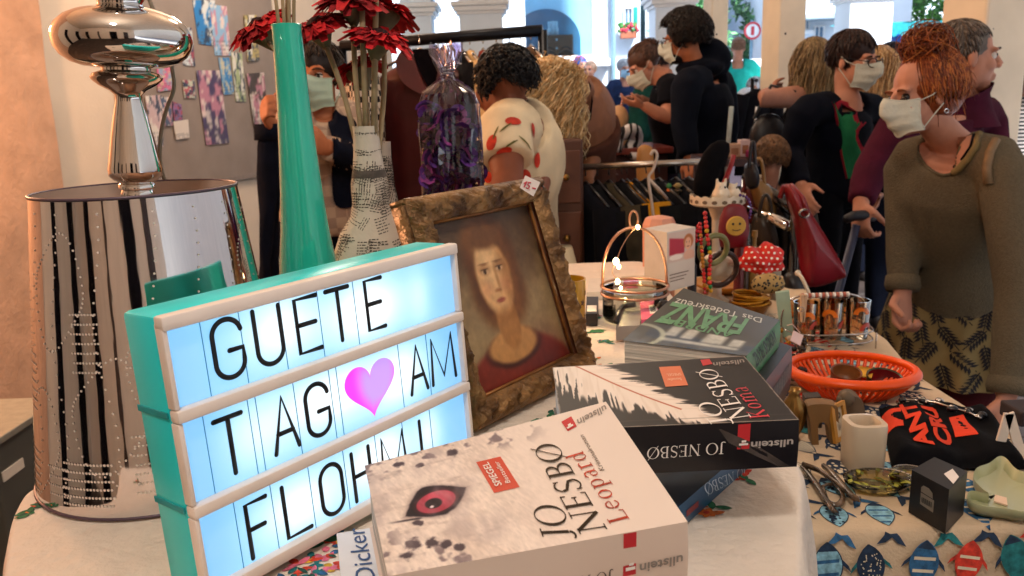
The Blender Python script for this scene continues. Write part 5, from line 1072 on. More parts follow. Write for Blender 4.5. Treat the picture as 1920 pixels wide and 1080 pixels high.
# ---- leopard book
LP = [(727, 1080), (1289, 978), (1136, 753), (684, 878)]; hl = H4(LP)
ey0 = hl(795, 950)
def leo_cover(U, Vv):
    A = np.ones(U.shape + (3,)) * np.array([.90, .845, .80]); x, y = U * 1.56, Vv
    A = mixc(A, '#cbb9ac', .55 * sstep(.45, .75, fbm(x, y, 5, 3)) * sstep(.62, .35, U)); A = mixc(A, '#b9a8a0', .5 * sstep(.55, .8, fbm(x * 1.0, y * 3, 9, 9)) * sstep(.5, .3, U))
    sp_ = fbm(x, y, 13, 21, 3); spots = sstep(.58, .70, sp_); zone = np.clip(sstep(.78, .92, Vv) * sstep(.75, .55, U) + sstep(.22, .10, Vv) * sstep(.40, .2, U) * 1.0 + sstep(.10, .0, U) * .9, 0, 1)
    A = mixc(A, '#5a4c56', spots * zone * .7)
    X, Y = (U - ey0[0]) * 1.56, Vv - ey0[1]; ca, sa = math.cos(-.35), math.sin(-.35); X, Y = X * ca - Y * sa, X * sa + Y * ca; X = X / .158; Y = Y / .140
    nz = (fbm(x, y, 18, 5) - .5) * .25; lid = np.abs(Y) - (1.0 - .85 * np.abs(X) ** 1.6) * np.where(Y > 0, .95, .75) + nz * .5
    halo = sstep(.45, -.05, lid) * (np.abs(X) < 1.5); A = mixc(A, '#5c4a4e', halo * .55)
    A = mixc(A, '#15101c', sstep(.20, .06, lid) * sstep(1.55, 1.1, np.abs(X)))
    r = np.hypot(X * .85, Y - .0); inside = sstep(.0, -.10, lid); A = mixc(A, '#a8354a', inside * sstep(.78, .66, r)); A = mixc(A, '#d8506a', inside * sstep(.62, .3, np.hypot(X - .25, Y - .25)) * .7)
    A = mixc(A, '#120a12', inside * sstep(.34, .27, np.hypot(X + .12, Y + .02))); A = mixc(A, '#120a12', inside * sstep(.16, .1, np.abs(r - .74)) * .8); A = mixc(A, '#f4e8ec', sstep(.09, .05, np.hypot(X + .26, Y + .16)) * inside)
    A = mixc(A, '#15101c', sstep(.10, .02, np.abs(Y + .35 + .5 * (X + 1.1))) * sstep(-.75, -.95, X) * sstep(-2.0, -1.3, X) * .8)
    for i, (cu, cv, rr) in enumerate([(.13, .36, .018), (.16, .18, .02), (.10, .20, .025), (.20, .15, .018), (.24, .11, .016), (.07, .12, .02), (.2, .86, .015), (.12, .92, .02), (.33, .90, .02)]):
        A = mixc(A, '#3a303a', sstep(1.3, .7, np.hypot((U - cu) * 1.56 / rr, (Vv - cv) / rr) / 1.6 + (fbm(x, y, 40, 60 + i) - .5) * 1.2) * .9)
    fur = fbm(U * 1.56 * 1.6 + Vv * .5, Vv * .5, 60, 41, 2); A = A * (1 + .16 * (fur - .5) * sstep(.75, .4, U))[..., None]; A = mixc(A, '#a89a9a', sstep(.5, .75, fbm(U * 1.56, Vv * .6, 7, 77)) * sstep(.6, .3, U) * .45)
    return A
wl_cover = mat('pale_cover', '#d8c4b4', .4, var=.06, scale=6)
Y4 = (.4028, .4509, .565, .5169); pts = [P(x, y, Y) for (x, y), Y in zip(LP, Y4)]
pts[3] = pts[3] + V(0, 0, .002)
lbp = pts; lb, f, sp = book('thick paperback with a pale cover showing a red animal eye before the light box', *pts, .048, wl_cover, leo_cover, 300, 200)
gold = mat('foil_bronze', '#2e2318', .3, metal=.5, var=.5, scale=90); redf = mat('foil_red', '#b03a22', .35, metal=.2, var=.3, scale=90)
serif_px('JO', f, hl, c3(1142, 764), c3(1078, 590), c3(975, 772), gold, lb); serif_px('NESBØ', f, hl, c3(1325, 720), c3(1083, 270), c3(1168, 744), gold, lb)
serif_px('Leopard', f, hl, c3(1465, 662), c3(1227, 308), c3(1345, 692), redf, lb)
text_px('Kriminalroman', f, hl, c3(1350, 405), c3(1248, 222), c3(1322, 414), mat('print_grey_brown', '#6a5a50', .5), lb, shear=.15)
grey_p = mat('print_grey', '#8f857d', .4, var=0); text_px('ullstein', f, hl, c3(1408, 56), c3(1220, 146), c3(1416, 88), grey_p, lb, bold=.02)
mb = MB(); poly_px(mb, [c3(1128, 160), c3(1190, 128), c3(1216, 180), c3(1160, 208)], f, hl, 0); 
lg = [c3(1155, 192), c3(1192, 172), c3(1196, 180), c3(1160, 200)]; poly_px(mb, lg, f, hl, 1, .0009); lg = [c3(1162, 178), c3(1180, 168), c3(1184, 176), c3(1166, 186)]; poly_px(mb, lg, f, hl, 1, .0010)
ob('publisher_mark', mb, [redp, wht], lb)
mb = MB(); poly_px(mb, [c3(665, 380), c3(785, 350), c3(873, 506), c3(745, 538)], f, hl); ob('sticker', mb, mat('sticker_red', '#c8452c', .4, var=.04), lb)
text_px('SPIEGEL', f, hl, c3(786, 500), c3(722, 382), c3(752, 508), wht, lb, off=.0010, bold=.01); text_px('Bestseller', f, hl, c3(828, 486), c3(772, 378), c3(804, 492), wht, lb, off=.0010)
hs = H4([LP[0], LP[1], (1303, 1081), (745, 1190)]); serif_px('JO NESBØ', sp, hs, c3(1455, 856), c3(1085, 930), c3(1462, 912), mat('print_dark_brown', '#2a2220', .4), lb)
mb = MB(); poly_px(mb, [c3(1498, 716), c3(1566, 704), c3(1580, 870), c3(1512, 884)], sp, hs, 0); poly_px(mb, [c3(1520, 846), c3(1570, 836), c3(1572, 848), c3(1522, 860)], sp, hs, 1, .0009); poly_px(mb, [c3(1535, 828), c3(1560, 822), c3(1562, 832), c3(1537, 838)], sp, hs, 1, .0009); ob('publisher_mark', mb, [redp, wht], lb)
text_px('ullstein', sp, hs, c3(1822, 782), c3(1595, 830), c3(1826, 818), grey_p, lb, bold=.02)
# ---- black book with white feather
KP = [(1054, 806), (1498, 787), (1395, 667), (1036, 689)]; hk = H4(KP); q0, q1 = hk(1085, 690), hk(1370, 800)
def koma_cover(U, Vv):
    A = np.ones(U.shape + (3,)) * np.array([.13, .115, .11]); A = A * (.85 + .3 * fbm(U, Vv, 4, 2))[..., None]; x, y = U * 1.56, Vv
    # feather: quill from q0 to q1, barbs sweep away on both sides
    ax_, ay_ = q0[0] * 1.56, q0[1]; bx_, by_ = q1[0] * 1.56, q1[1]; L_ = math.hypot(bx_ - ax_, by_ - ay_); ex_, ey_ = (bx_ - ax_) / L_, (by_ - ay_) / L_
    t = ((x - ax_) * ex_ + (y - ay_) * ey_) / L_; d = (-(x - ax_) * ey_ + (y - ay_) * ex_) + .05 * np.sin(np.clip(t, 0, 1) * PI) ; ad = np.abs(d)
    wid = np.where(d > 0, .28, .40) * np.clip(1.25 - t * 1.15, 0, 1) ** .7 * sstep(-.28, .0, t + .1); ph = (t * L_ - ad * (1.1)) ; comb = vnoise(ph * 1.0 + 5, ad * .12, 48, 8); comb2 = vnoise(ph + 9, ad * .3, 17, 4)
    edge = sstep(0, .06, wid * (.72 + .5 * comb2) - ad); body = edge * sstep(.15 + .48 * ad / (wid + .01), .27 + .52 * ad / (wid + .01), comb + .45 * (1 - ad / (wid + .01)))
    A = mixc(A, '#e9dccf', body * sstep(1.02, .85, t)); A = mixc(A, '#cdbba8', body * .35 * sstep(.4, .8, comb)); A = mixc(A, '#b5613f', sstep(.011, .006, ad) * (t > -.05) * (t < .72))
    ed = np.minimum(np.minimum(U * 1.56, (1 - U) * 1.56), np.minimum(Vv, 1 - Vv)); A = mixc(A, '#a89c90', sstep(.012, .002, ed - .012 * (fbm(U, Vv, 26, 31) - .45)) * .8); A = mixc(A, '#4a423c', sstep(.012, .0, np.abs(Vv - .075 - .01 * fbm(U, Vv, 6, 3))) * .35)
    return A
black_cov = mat('black_cover', '#121016', .35, var=.3, scale=5, coat=.1)
Y4 = (.5816, .5914, .7105, .7007); pts = [P(x, y, Y) for (x, y), Y in zip(KP, Y4)]
kb, f, sp = book('black paperback with a large white feather on the cover', *pts, .040, black_cov, koma_cover, 300, 200)
c6 = lambda x, y: (960 + x / 2, 540 + y / 2)
serif_px('JO', f, hk, c6(814, 512), c6(742, 425), c6(735, 522), wht, kb, bold=1.0); serif_px('NESBØ', f, hk, c6(886, 488), c6(746, 303), c6(808, 500), wht, kb, bold=1.0)
serif_px('Koma', f, hk, c6(960, 488), c6(868, 370), c6(884, 494), mat('print_crimson', '#c8303c', .4, var=0), kb)
text_px('ullstein', f, hk, c4(886, 347), c4(748, 362), c4(890, 364), grey_p, kb, bold=.02)
mb = MB(); poly_px(mb, [c4(694, 350), c4(734, 346), c4(746, 366), c4(704, 374)], f, hk); ob('publisher_mark', mb, redp, kb)
mb = MB(); poly_px(mb, [c4(515, 380), c4(606, 375), c4(636, 455), c4(540, 462)], f, hk); ob('sticker', mb, mat('sticker_orange', '#d8754c', .5, var=.05), kb)
for i, (s_, yy) in enumerate((('SPIEGEL', 398), ('Bestseller', 418))): text_px(s_, f, hk, c4(605 - 10 + yy / 40, yy + 8), c4(535 + yy / 40, yy + 12), c4(600 + yy / 40, yy + 18), mat('print_pale_orange', '#f0c4a4', .5, var=0), kb, off=.0009)
hs = H4([KP[0], KP[1], (1504, 867), (1062, 902)])
serif_px('JO NESBØ', sp, hs, c4(850, 686), c4(523, 712), c4(852, 732), wht, kb); text_px('ullstein', sp, hs, c4(1106, 672), c4(950, 684), c4(1107, 698), mat('print_light_grey', '#b9b2ac', .4, var=0), kb, bold=.02)
mb = MB(); poly_px(mb, [c4(895, 618), c4(943, 614), c4(945, 710), c4(898, 714)], sp, hs, 0); poly_px(mb, [c4(903, 690), c4(938, 687), c4(938, 695), c4(904, 698)], sp, hs, 1, .0009); poly_px(mb, [c4(912, 678), c4(930, 676), c4(930, 684), c4(913, 686)], sp, hs, 1, .0009); ob('publisher_mark', mb, [redp, wht], kb)
# pale feather running over the spine
mb = MB()
for i in range(26):
    a = c4(820 + i * 5, 636 + i * 2); b = c4(870 + i * 9.5, 690 + i * 4.3); u0, v0 = hs(*a); u1, v1 = hs(*b)
    mb.add([sp(u0, max(.02, v0), .0004 + i * 4e-6), sp(u0 + .010, max(.02, v0), .0004 + i * 4e-6), sp(min(.97, u1), min(.97, v1), .0004 + i * 4e-6), sp(min(.97, u1 - .006), min(.97, v1), .0004 + i * 4e-6)], [(0, 1, 2, 3)])
ob('feather_print', mb, mat('feather_dim', '#4a423e', .5, var=.4, scale=80), kb)
# ---- blue book under it
e0, e1 = G(1288, 985, TZ), G(1404, 879, TZ); dv = (e1 - e0).normalized(); lv = V(-dv.y, dv.x, 0); lv = lv if lv.x < 0 else -lv; zt = V(0, 0, TZ + .024 - TZ)
# spine runs e0 -> away; fore edge to the left
p0 = [e0 - dv * .035 + zt, e0 + dv * .152 + zt, e0 + dv * .152 + lv * .12 + zt, e0 - dv * .035 + lv * .12 + zt]
bb, f, sp = book('dark blue paperback lying under the black feather book', p0[0], p0[1], p0[2], p0[3], .0225, mat('blue_cover', '#1b4a6b', .35, var=.25, scale=20), lambda U, Vv: mixc(np.ones(U.shape + (3,)) * np.array([.11, .27, .40]), '#0d1f30', fbm(U, Vv, 5, 4)), 30, 20)
def sppx(px, py):
    d = ray(px, py); nn = np.array(-lv); p_ = np.array(p0[0]); t = ((p_ - CC) @ nn) / (d @ nn); q = Vector(CC + d * t) - p0[0]; return q.dot(dv) / .187, -q.z / .0225
serif_px('JO NESBØ', sp, sppx, (1395, 872), (1316, 908), (1398, 890), mat('print_pale_blue', '#b8c8d4', .4, var=0), bb)
mb = MB(); mb.add([sp(.16, .35, .0005), sp(.28, .35, .0005), sp(.28, .6, .0005), sp(.16, .6, .0005)], [(0, 1, 2, 3)]); ob('spine_mark', mb, mat('print_dull_red', '#7a2c30', .5), bb)
# ---- grey green thriller and the black book under it
TP = [(1400, 667), (1462, 600), (1282, 540), (1167, 638)]; htd = H4(TP)
def tod_cover(U, Vv):
    A = np.ones(U.shape + (3,)) * np.array([.27, .255, .23]); A = mixc(A, '#4a4a42', fbm(U, Vv, 3, 8) * .6); A = mixc(A, '#2d3a4c', sstep(.5, .1, U) * sstep(.5, .7, fbm(U, Vv, 6, 12)) * .9); A = mixc(A, '#7f93a8', sstep(.35, 0, U) * .7 * fbm(U, Vv, 9, 3))
    for u0, u1, v0, v1 in ((.14, .30, .10, .20), (.14, .32, .25, .42), (.16, .34, .50, .60), (.17, .34, .64, .74), (.08, .13, .1, .75)):
        A = mixc(A, '#d4d6cc', np.clip(sstep(u0 - .02, u0 + .02, U) * sstep(u1 + .02, u1 - .02, U) * sstep(v0 - .02, v0 + .02, Vv) * sstep(v1 + .02, v1 - .02, Vv) * (.5 + .6 * fbm(U, Vv, 14, 6)), 0, 1))
    A = mixc(A, '#c4cbb4', sstep(.035, .01, np.abs(np.hypot((U - .1) * 1.2, Vv - .95) - .22)) * sstep(.5, .2, U) * .8)
    return A
Y4 = (.7504, .916, .9768, .8112); Y4 = (.752, .914, .974, .812); pts = [P(x, y, Y) for (x, y), Y in zip(TP, Y4)]
td, f, sp = book('grey thriller paperback with green lettering and a green spine', *pts, .034, mat('green_spine', '#3f7a44', .45, var=.15), tod_cover, 90, 60)
grn = mat('print_leaf_green', '#5f9468', .4, var=.15, scale=60); pal = mat('print_pale', '#d0cfc4', .45, var=0)
text_px('Das Todeskreuz', f, htd, c4(985, 182), c4(612, 95), c4(976, 202), pal, td); text_px('FRANZ', f, htd, c4(940, 192), c4(588, 112), c4(898, 252), grn, td, bold=.03)
text_px('ANDREAS', f, htd, c4(885, 248), c4(560, 170), c4(868, 268), mat('print_mid_green', '#5f9468', .45, var=0), td, bold=.01)
hs = H4([(1400, 667), (1462, 600), (1458, 640), (1402, 715)])
text_px('ANDREAS FRANZ', sp, hs, c4(1016, 212), c4(925, 320), c4(1022, 250), mat('print_dark_green', '#16301c', .5, var=0), td, bold=.03)
dirx = (pts[1] - pts[0]).normalized(); diry = (pts[3] - pts[0]).normalized(); zz = V(0, 0, 1); o_ = [p - V(0, 0, .0350) + dirx * .018 - diry * .012 for p in pts]
hb_ = min(p.z for p in o_) - TZ
ub, f, sp = book('black paperback lowest in the stack under the grey thriller', *o_, hb_ - .002, black_cov, lambda U, Vv: np.ones(U.shape + (3,)) * .07, 12, 8, low=[p.z - TZ - .002 for p in o_])
mb = MB()
for i in range(9): mb.add([sp(.9 - i * .085, .3, .0006), sp(.9 - i * .085 - .05, .3, .0006), sp(.9 - i * .085 - .05, .62, .0006), sp(.9 - i * .085, .62, .0006)], [(0, 1, 2, 3)])
ob('spine_print', mb, mat('print_dim', '#6a655f', .5, var=.5, scale=300), ub)
# ---- small thin book lying by the light box with serif word
def quadbook(label, P4, z, col, thick):
    return None
zk = min(p.z for p in lbp) - .0485; c_ = [(640, 1092), (631, 1000), (690, 965)]; a_ = G(631, 1000, zk); d_ = (G(640, 1092, zk) - a_).normalized(); e_ = V(-d_.y, d_.x, 0); q = [a_, a_ + d_ * .187, a_ + d_ * .187 + e_ * .12, a_ + e_ * .12]
pk = thing('paperback', 'white paperback with blue lettering half hidden under the eye book', 'book', a_ - V(0, 0, zk - TZ)); pc = MB(); lo = V(0, 0, zk - TZ - .003); pc.hexa([p - lo for p in q] + [p - V(0, 0, .0012) for p in q]); ob('page_block', pc, paper_edge, pk)
pc = MB(); pc.hexa([p - V(0, 0, .001) for p in q] + q); ob('front_cover', pc, mat('white_cover', '#dfe0e0', .5, var=.03), pk)
hq = lambda x, y: ((G(x, y, zk) - a_).dot(d_), (G(x, y, zk) - a_).dot(e_))
fq = lambda u, v, h=0: a_ + d_ * u + e_ * v + V(0, 0, h)
text_px('Dicker', fq, hq, (705, 1088), (682, 990), (668, 1092), mat('print_ink_blue', '#2a4a78', .5, var=0), pk, off=.0006)
# ================================================================== LAMP, VASES, FRAME
chrome = mat('chrome', '#d8d4d0', .06, metal=1, var=.05, scale=3)
sx_, sy_ = -.36, .78; shT = CAMH - .065
lpw = thing('table_lamp', 'chrome baluster lamp with a mirrored silver shade of punched dots on the white table', 'table lamp', (sx_, sy_, TZ)); shd = bpy.data.objects.new('lamp_shade', None); COL.objects.link(shd); shd.parent = lpw
shade_m = mat('mirror_foil', '#d6d4d6', .05, metal=1, var=.06, scale=2, bump=.05, bscale=26, stretch=(1, 1, .06))
zb, zt_ = TZ + .003, shT; rT, rB_ = .092, .126
rS = lambda z: rB_ + (rT - rB_) * (z - zb) / (zt_ - zb)
mb = MB(); n_ = 96
mb.lathe([(rS(z), z) for z in np.linspace(zb, zt_, 30)], (sx_, sy_, 0), n_); ob('foil_wall', mb, shade_m, shd, smooth=True)
mb = MB(); mb.lathe([(rS(z) - .0015, z) for z in np.linspace(zt_, zb, 8)], (sx_, sy_, 0), n_); ob('lining', mb, mat('shade_lining', '#d8c0b0', .8, var=.03), shd, smooth=True)
for z in (zb, zt_): mb = MB(); mb.tube([(sx_ + rS(z) * math.cos(a), sy_ + rS(z) * math.sin(a), z) for a in [2 * PI * i / 72 for i in range(72)]], .0016, 6, closed=True); ob('rim_wire', mb, mat('rim_purple_grey', '#5a4a56', .4, metal=.3), shd, smooth=True)
mb = MB(); rd = random.Random(3)
def dot(a, z, r=.0011):
    rr = rS(z) + .0004; c = V(sx_ + rr * math.cos(a), sy_ + rr * math.sin(a), z); tx = V(-math.sin(a), math.cos(a), 0)
    mb.add([c + tx * (r * math.cos(q)) + V(0, 0, r * math.sin(q)) for q in [i * PI / 4 for i in range(8)]], [tuple(range(8))])
for b in range(9):          # swirls, bands and patches of punched dots
    a0 = -PI + b * .40 + rd.uniform(-.05, .05); z0 = rd.uniform(zb + .05, zt_ - .05)
    for k in range(46): t = k / 46; dot(a0 + .30 * math.cos(t * 6.28), z0 + .045 * math.sin(t * 6.28) * (1 + .3 * math.sin(t * 12)))
    for k in range(24): dot(a0 + .06 * math.sin(k * .35), zb + .02 + (zt_ - zb) * k / 26)
    for i in range(9):
        for j in range(7): dot(a0 + .16 + .028 * i + .014 * (j % 2), z0 - .07 + .0085 * j) if zb + .01 < z0 - .07 + .0085 * j else None
    for i in range(16):
        for j in range(6): dot(a0 + .027 * i + .013 * (j % 2), zb + .012 + .0075 * j, .0013) if b % 2 else None
ob('punched_dots', mb, mat('punched_hole', '#e8dcd2', .7, var=0), shd)
lpb = bpy.data.objects.new('lamp_base', None); COL.objects.link(lpb); lpb.parent = lpw
def axr(py): return P(241, py, .78).z
k_ = 1 / 1770.0; pf = [(371, 26), (362, 27), (356, 24), (353, 29), (346, 29), (343, 26), (338, 34), (330, 42), (318, 43), (300, 40), (260, 34), (220, 27), (190, 21), (178, 21), (170, 28), (160, 44), (150, 54), (145, 56), (138, 52), (132, 38), (128, 38), (125, 62), (117, 82), (105, 96), (90, 104), (75, 107), (60, 106), (44, 99), (30, 86), (20, 68), (14, 50), (8, 34), (3, 34), (-4, 38), (-10, 40), (-16, 34), (-22, 30), (-40, 44), (-60, 60), (-80, 66), (-110, 66), (-125, 50), (-130, 0.01)]
mb = MB(); z0_ = axr(371); mb.lathe([(r * k_, axr(y) - z0_) for y, r in pf], (sx_, sy_, z0_), 48, mx=Matrix.Rotation(.045, 3, 'Y')); ob('baluster', mb, chrome, lpb, smooth=50)
mb = MB(); spz = axr(371)
for a in (0, 2.09, 4.19): mb.tube([(sx_ + .012 * math.cos(a), sy_ + .012 * math.sin(a), spz), (sx_ + (rT - .002) * math.cos(a), sy_ + (rT - .002) * math.sin(a), spz)], .0018, 6)
mb.lathe([(.0, 0), (.014, 0), (.014, -.003), (0, -.003)], (sx_, sy_, spz), 20); ob('shade_spider', mb, chrome, shd)
mb = MB(); cz = [P(x, y, .88) for x, y in ((268, -40), (284, 10), (312, 70), (322, 125), (326, 165), (312, 205), (302, 250), (300, 300), (308, 335), (318, 352))]
def cr_(pts, n=6):
    out = []; k = len(pts)
    for i in range(k - 1):
        a, b, c, d = pts[max(0, i - 1)], pts[i], pts[i + 1], pts[min(k - 1, i + 2)]
        for j in range(n): t = j / n; out.append((b * 2 + (c - a) * t + (a * 2 - b * 5 + c * 4 - d) * t * t + (b * 3 - a - c * 3 + d) * t ** 3) * .5)
    return out + [pts[-1]]
mb.tube(cr_(cz), .0022, 8); ob('power_cord', mb, mat('clear_cord', '#8a7c6a', .35, var=.05), lpb, smooth=True)
# turquoise vase with dried stems
vb = P(560, 300, .90); vx = vb.x; vy = .90
def vz(py, Y=.90, px=570): return P(px, py, Y).z
vs = thing('vase', 'tall slender turquoise glass vase with a flared foot', 'vase', (vx, vy, TZ))
pf = [(.0, TZ + .001), (.034, TZ + .001), (.040, TZ + .01), (.042, TZ + .05), (.038, TZ + .12), (vz(500) * 0 + .0315, vz(490)), (.0270, vz(430)), (.0235, vz(360)), (.0205, vz(280)), (.0180, vz(200)), (.0165, vz(120)), (.0158, vz(60)), (.0162, vz(45)), (.0150, vz(44)), (.0140, vz(60)), (.0150, vz(200)), (.0200, vz(400)), (.0, TZ + .02)]
mb = MB(); mb.lathe(pf, (vx, vy, 0), 40); ob('glass', mb, mat('turquoise_glass', '#2ccab0', .05, var=.06, scale=8, trans=.15, ior=1.4, coat=.6), vs, smooth=60)
straw = mat('dried_stem', '#9a8666', .85, var=.2, scale=40); pet = [mat('petal_red', '#c41822', .75, var=.35, scale=60), mat('petal_dark_red', '#8a0e18', .8, var=.3, scale=60)]; cal = mat('calyx_green', '#6b6248', .9, var=.25, scale=50)
def flower3d(label, hp, tilt_dir, base, R_=.032, npet=90, top_mid=None, seed=0, up_=True, r_st=.0032):
    rd = random.Random(seed); hp, base = Vector(hp), Vector(base); t = thing('dried_flower', label, 'flower', base, 'dried red flowers in the vases'); ax = Vector(tilt_dir).normalized(); a = ax.orthogonal().normalized(); b = ax.cross(a)
    mb = MB(); mid = base.lerp(hp, .55) + V(rd.uniform(-.006, .006), 0, 0); mb.tube(cr_([base, mid, hp - ax * .012], 5), r_st, 8); ob('stem', mb, straw, t, smooth=True)
    mb = MB(); mb.lathe([(.003, -.022), (.010, -.010), (.016, .0), (.018, .006)], hp, 14, mx=basis(a, b)); ob('calyx', mb, cal, t, smooth=True)
    mb = MB()
    for i in range(int(npet * 1.5)):
        lay = i % 3; an = rd.uniform(0, 6.28); d = a * math.cos(an) + b * math.sin(an); ln = R_ * rd.uniform(.65, 1.08) * (1 - .18 * lay); el = .12 + .30 * lay + rd.uniform(-.15, .15); w = rd.uniform(.0055, .0085); sd = ax.cross(d)
        p0 = hp + ax * .004 + d * .008; p1 = p0 + d * ln * .5 * math.cos(el) + ax * ln * .5 * math.sin(el + .2); p2 = p0 + d * ln * math.cos(el) + ax * (ln * math.sin(el) - .004 - rd.uniform(0, .008)); tw = ax * .0016
        mb.add([p0 - sd * w * .4, p0 + sd * w * .4, p1 + sd * w + tw, p1 - tw, p1 - sd * w + tw, p2 + sd * w * .55, p2 - sd * w * .55], [(0, 1, 2, 3), (0, 3, 4), (3, 2, 5), (4, 3, 6), (3, 5, 6)], rd.random() < .45)
    ob('petals', mb, pet, t)
    mb = MB(); mb.ell(hp + ax * .010, (.012, .012, .008), basis(a, b), 12, 6, 0, .12); ob('flower_centre', mb, mat('flower_centre', '#2a0a0c', .9), t); return t
nbx, nby = P(690, 300, .97).x, .97
mo = V(nbx, nby, vz(250, .97, 690))
flower3d('red gerbera left of the turquoise vase rim', P(492, 62, .96), (-.5, -.2, .85), P(548, 120, .905), .034, 110, seed=1, r_st=.002)
flower3d('red gerbera just right of the turquoise vase rim', P(600, 60, .98), (-.3, -.3, .9), mo + V(-.006, 0, -.05), .036, 120, seed=2)
flower3d('red gerbera reaching out of the top of the photo over the paper vase', P(660, 15, .97), (.0, -.25, .95), mo + V(-.002, -.005, -.05), .036, 110, seed=3)
flower3d('wide red gerbera on the right of the paper vase bouquet', P(708, 82, .96), (.28, -.15, .95), mo + V(.010, 0, -.05), .036, 120, seed=4)
flower3d('small drooping red gerbera low behind the paper vase stems', P(676, 140, 1.02), (-.3, .3, .8), mo + V(.004, .008, -.05), .028, 80, seed=5)
flower3d('red gerbera behind the two crossing stems at the top', P(722, 35, 1.01), (.2, .3, .9), mo + V(.008, .006, -.05), .034, 90, seed=6)
for i, (x0, y0, x1) in enumerate([(532, 46, 508), (538, 46, 525), (544, 46, 540), (550, 46, 552), (541, 46, 536)]):
    mb = MB(); a = P(x0, y0 + 70, .90 + .003 * (i - 2)); b = P(x1, -70, .90 + .004 * (i - 2)); mb.tube([a, a.lerp(b, .5), b], [.0022, .0022, .0018], 6); tag(ob('dried_twig', mb, straw, smooth=True), 'bare dried stem standing in the turquoise vase', 'stem', 'bare dried stems in the turquoise vase')
for i, (x0, x1, y1) in enumerate([(688, 676, -60), (700, 706, -60)]):
    mb = MB(); a = P(x0, 290, .965); b = P(x1, y1, .955); mb.tube([a, a.lerp(b, .5), b], [.0036, .0036, .003], 8); tag(ob('dried_twig', mb, straw, smooth=True), ['thick bare stem rising left in the paper vase', 'thick bare stem rising right in the paper vase'][i], 'stem')
# newspaper wrapped vases
newsp = mat('newsprint', '#cfc4b4', .8, var=.10, scale=9, bump=.3, bscale=30); inkm = mat('newsprint_ink', '#4a4540', .9, var=.2)
def paper_vase(label, x, y, pf, seed, neck_band=None):
    rd = random.Random(seed); t = thing('paper_vase', label, 'vase', (x, y, TZ)); mb = MB(); mb.lathe(pf, (x, y, 0), 40)
    rr = sorted((z, r) for r, z in pf[1:-1])
    def rad(z): return float(np.interp(z, [a for a, _ in rr], [b for _, b in rr]))
    z0, z1 = rr[0][0], rr[-1][0]
    for i in range(150):     # printed scraps: rows of tiny words at odd angles
        a0, zc, an = rd.uniform(-PI, 0), rd.uniform(z0 + .02, z1 - .005), rd.choice([0, 0, .2, -.25, 1.45, 1.2]); hsz = rd.uniform(.0007, .0012); nl = rd.randrange(3, 7)
        for l in range(nl):
            xx = 0
            for w_ in range(rd.randrange(3, 6)):
                ln = rd.uniform(.0015, .005); pts = []
                for u, v in ((xx, l * -.0032), (xx + ln, l * -.0032), (xx + ln, l * -.0032 + hsz), (xx, l * -.0032 + hsz)):
                    U, Vv = u * math.cos(an) - v * math.sin(an), u * math.sin(an) + v * math.cos(an); z = min(z1, max(z0, zc + Vv)); r = rad(z) + .0003 + i * 2e-6; a = a0 + U / r; pts.append(V(x + r * math.cos(a), y + r * math.sin(a), z))
                mb.add(pts, [(0, 1, 2, 3)], 1); xx += ln + .0012
    if neck_band: mb.lathe([(rad(neck_band[0]) + .0005, neck_band[0]), (rad(neck_band[1]) + .0005, neck_band[1])], (x, y, 0), 40, m=2)
    ob('paper_shell', mb, [newsp, inkm, mat('news_photo', '#5c534c', .8, var=.5, scale=60)], t, smooth=40); return t
z_ = lambda py: vz(py, .97, 690)
paper_vase('bottle vase wrapped in newspaper scraps holding red gerberas', nbx, nby, [(0, TZ + .001), (.052, TZ + .002), (.058, TZ + .03), (.060, z_(620)), (.056, z_(530)), (.049, z_(470)), (.040, z_(435)), (.026, z_(405)), (.0225, z_(380)), (.0225, z_(345)), (.0190, z_(320)), (.0165, z_(285)), (.0150, z_(250)), (.0155, z_(236)), (.0135, z_(236)), (.0135, z_(260)), (.001, z_(300))], 4, (z_(332), z_(318)))
x2 = P(716, 300, 1.06).x; z2 = lambda py: vz(py, 1.06, 716)
paper_vase('second newspaper wrapped bottle half hidden behind the first', x2, 1.06, [(0, TZ + .001), (.045, TZ + .002), (.050, z2(560)), (.045, z2(470)), (.032, z2(425)), (.020, z2(395)), (.0145, z2(350)), (.0125, z2(300)), (.013, z2(266)), (.011, z2(266)), (.001, z2(290))], 9)
# picture frame
FY = rot3(.8986, -.0084, -.3158); FO = V(-.057, .825, TZ); FWd, FH = .25, .267
fr = thing('picture_frame', 'ornate gilt frame with a painted portrait leaning back behind the light box', 'picture frame', FO)
ff = lambda u, v, h=0: FO + FY @ V(u, -h, v)
gilt = mat('gilt_wood', '#56381f', .40, var=.28, scale=28, metal=.35, bump=.55, bscale=120, col2='#8f6c42'); giltd = mat('gilt_inner', '#8a5a2c', .4, metal=.4, var=.3, scale=40)
bw_ = .031
def side_(a, b, ia, ib, seed):
    a, b, ia, ib = [np.array(q) for q in (a, b, ia, ib)]; nn_ = 90; kk = 12; vs = []
    for i in range(nn_):
        t = i / (nn_ - 1); o_ = a + (b - a) * t; n2 = ia + (ib - ia) * t
        for j in range(kk):
            s_ = j / (kk - 1); p = o_ + (n2 - o_) * s_; pr = .020 * math.sin(PI * min(1, s_ * .80 + .08)) ** .7; env = math.sin(PI * s_)
            orn = env * (.0034 * math.sin(t * 62 + 6 * s_ + seed) * math.cos(s_ * 9) + .0022 * math.sin(t * 37 - 11 * s_ + seed * 2) + .002 * math.sin(t * 140 + s_ * 20))
            vs.append(ff(p[0], p[1], .004 + pr + orn))
    return vs, [(i * kk + j, (i + 1) * kk + j, (i + 1) * kk + j + 1, i * kk + j + 1) for i in range(nn_ - 1) for j in range(kk - 1)]
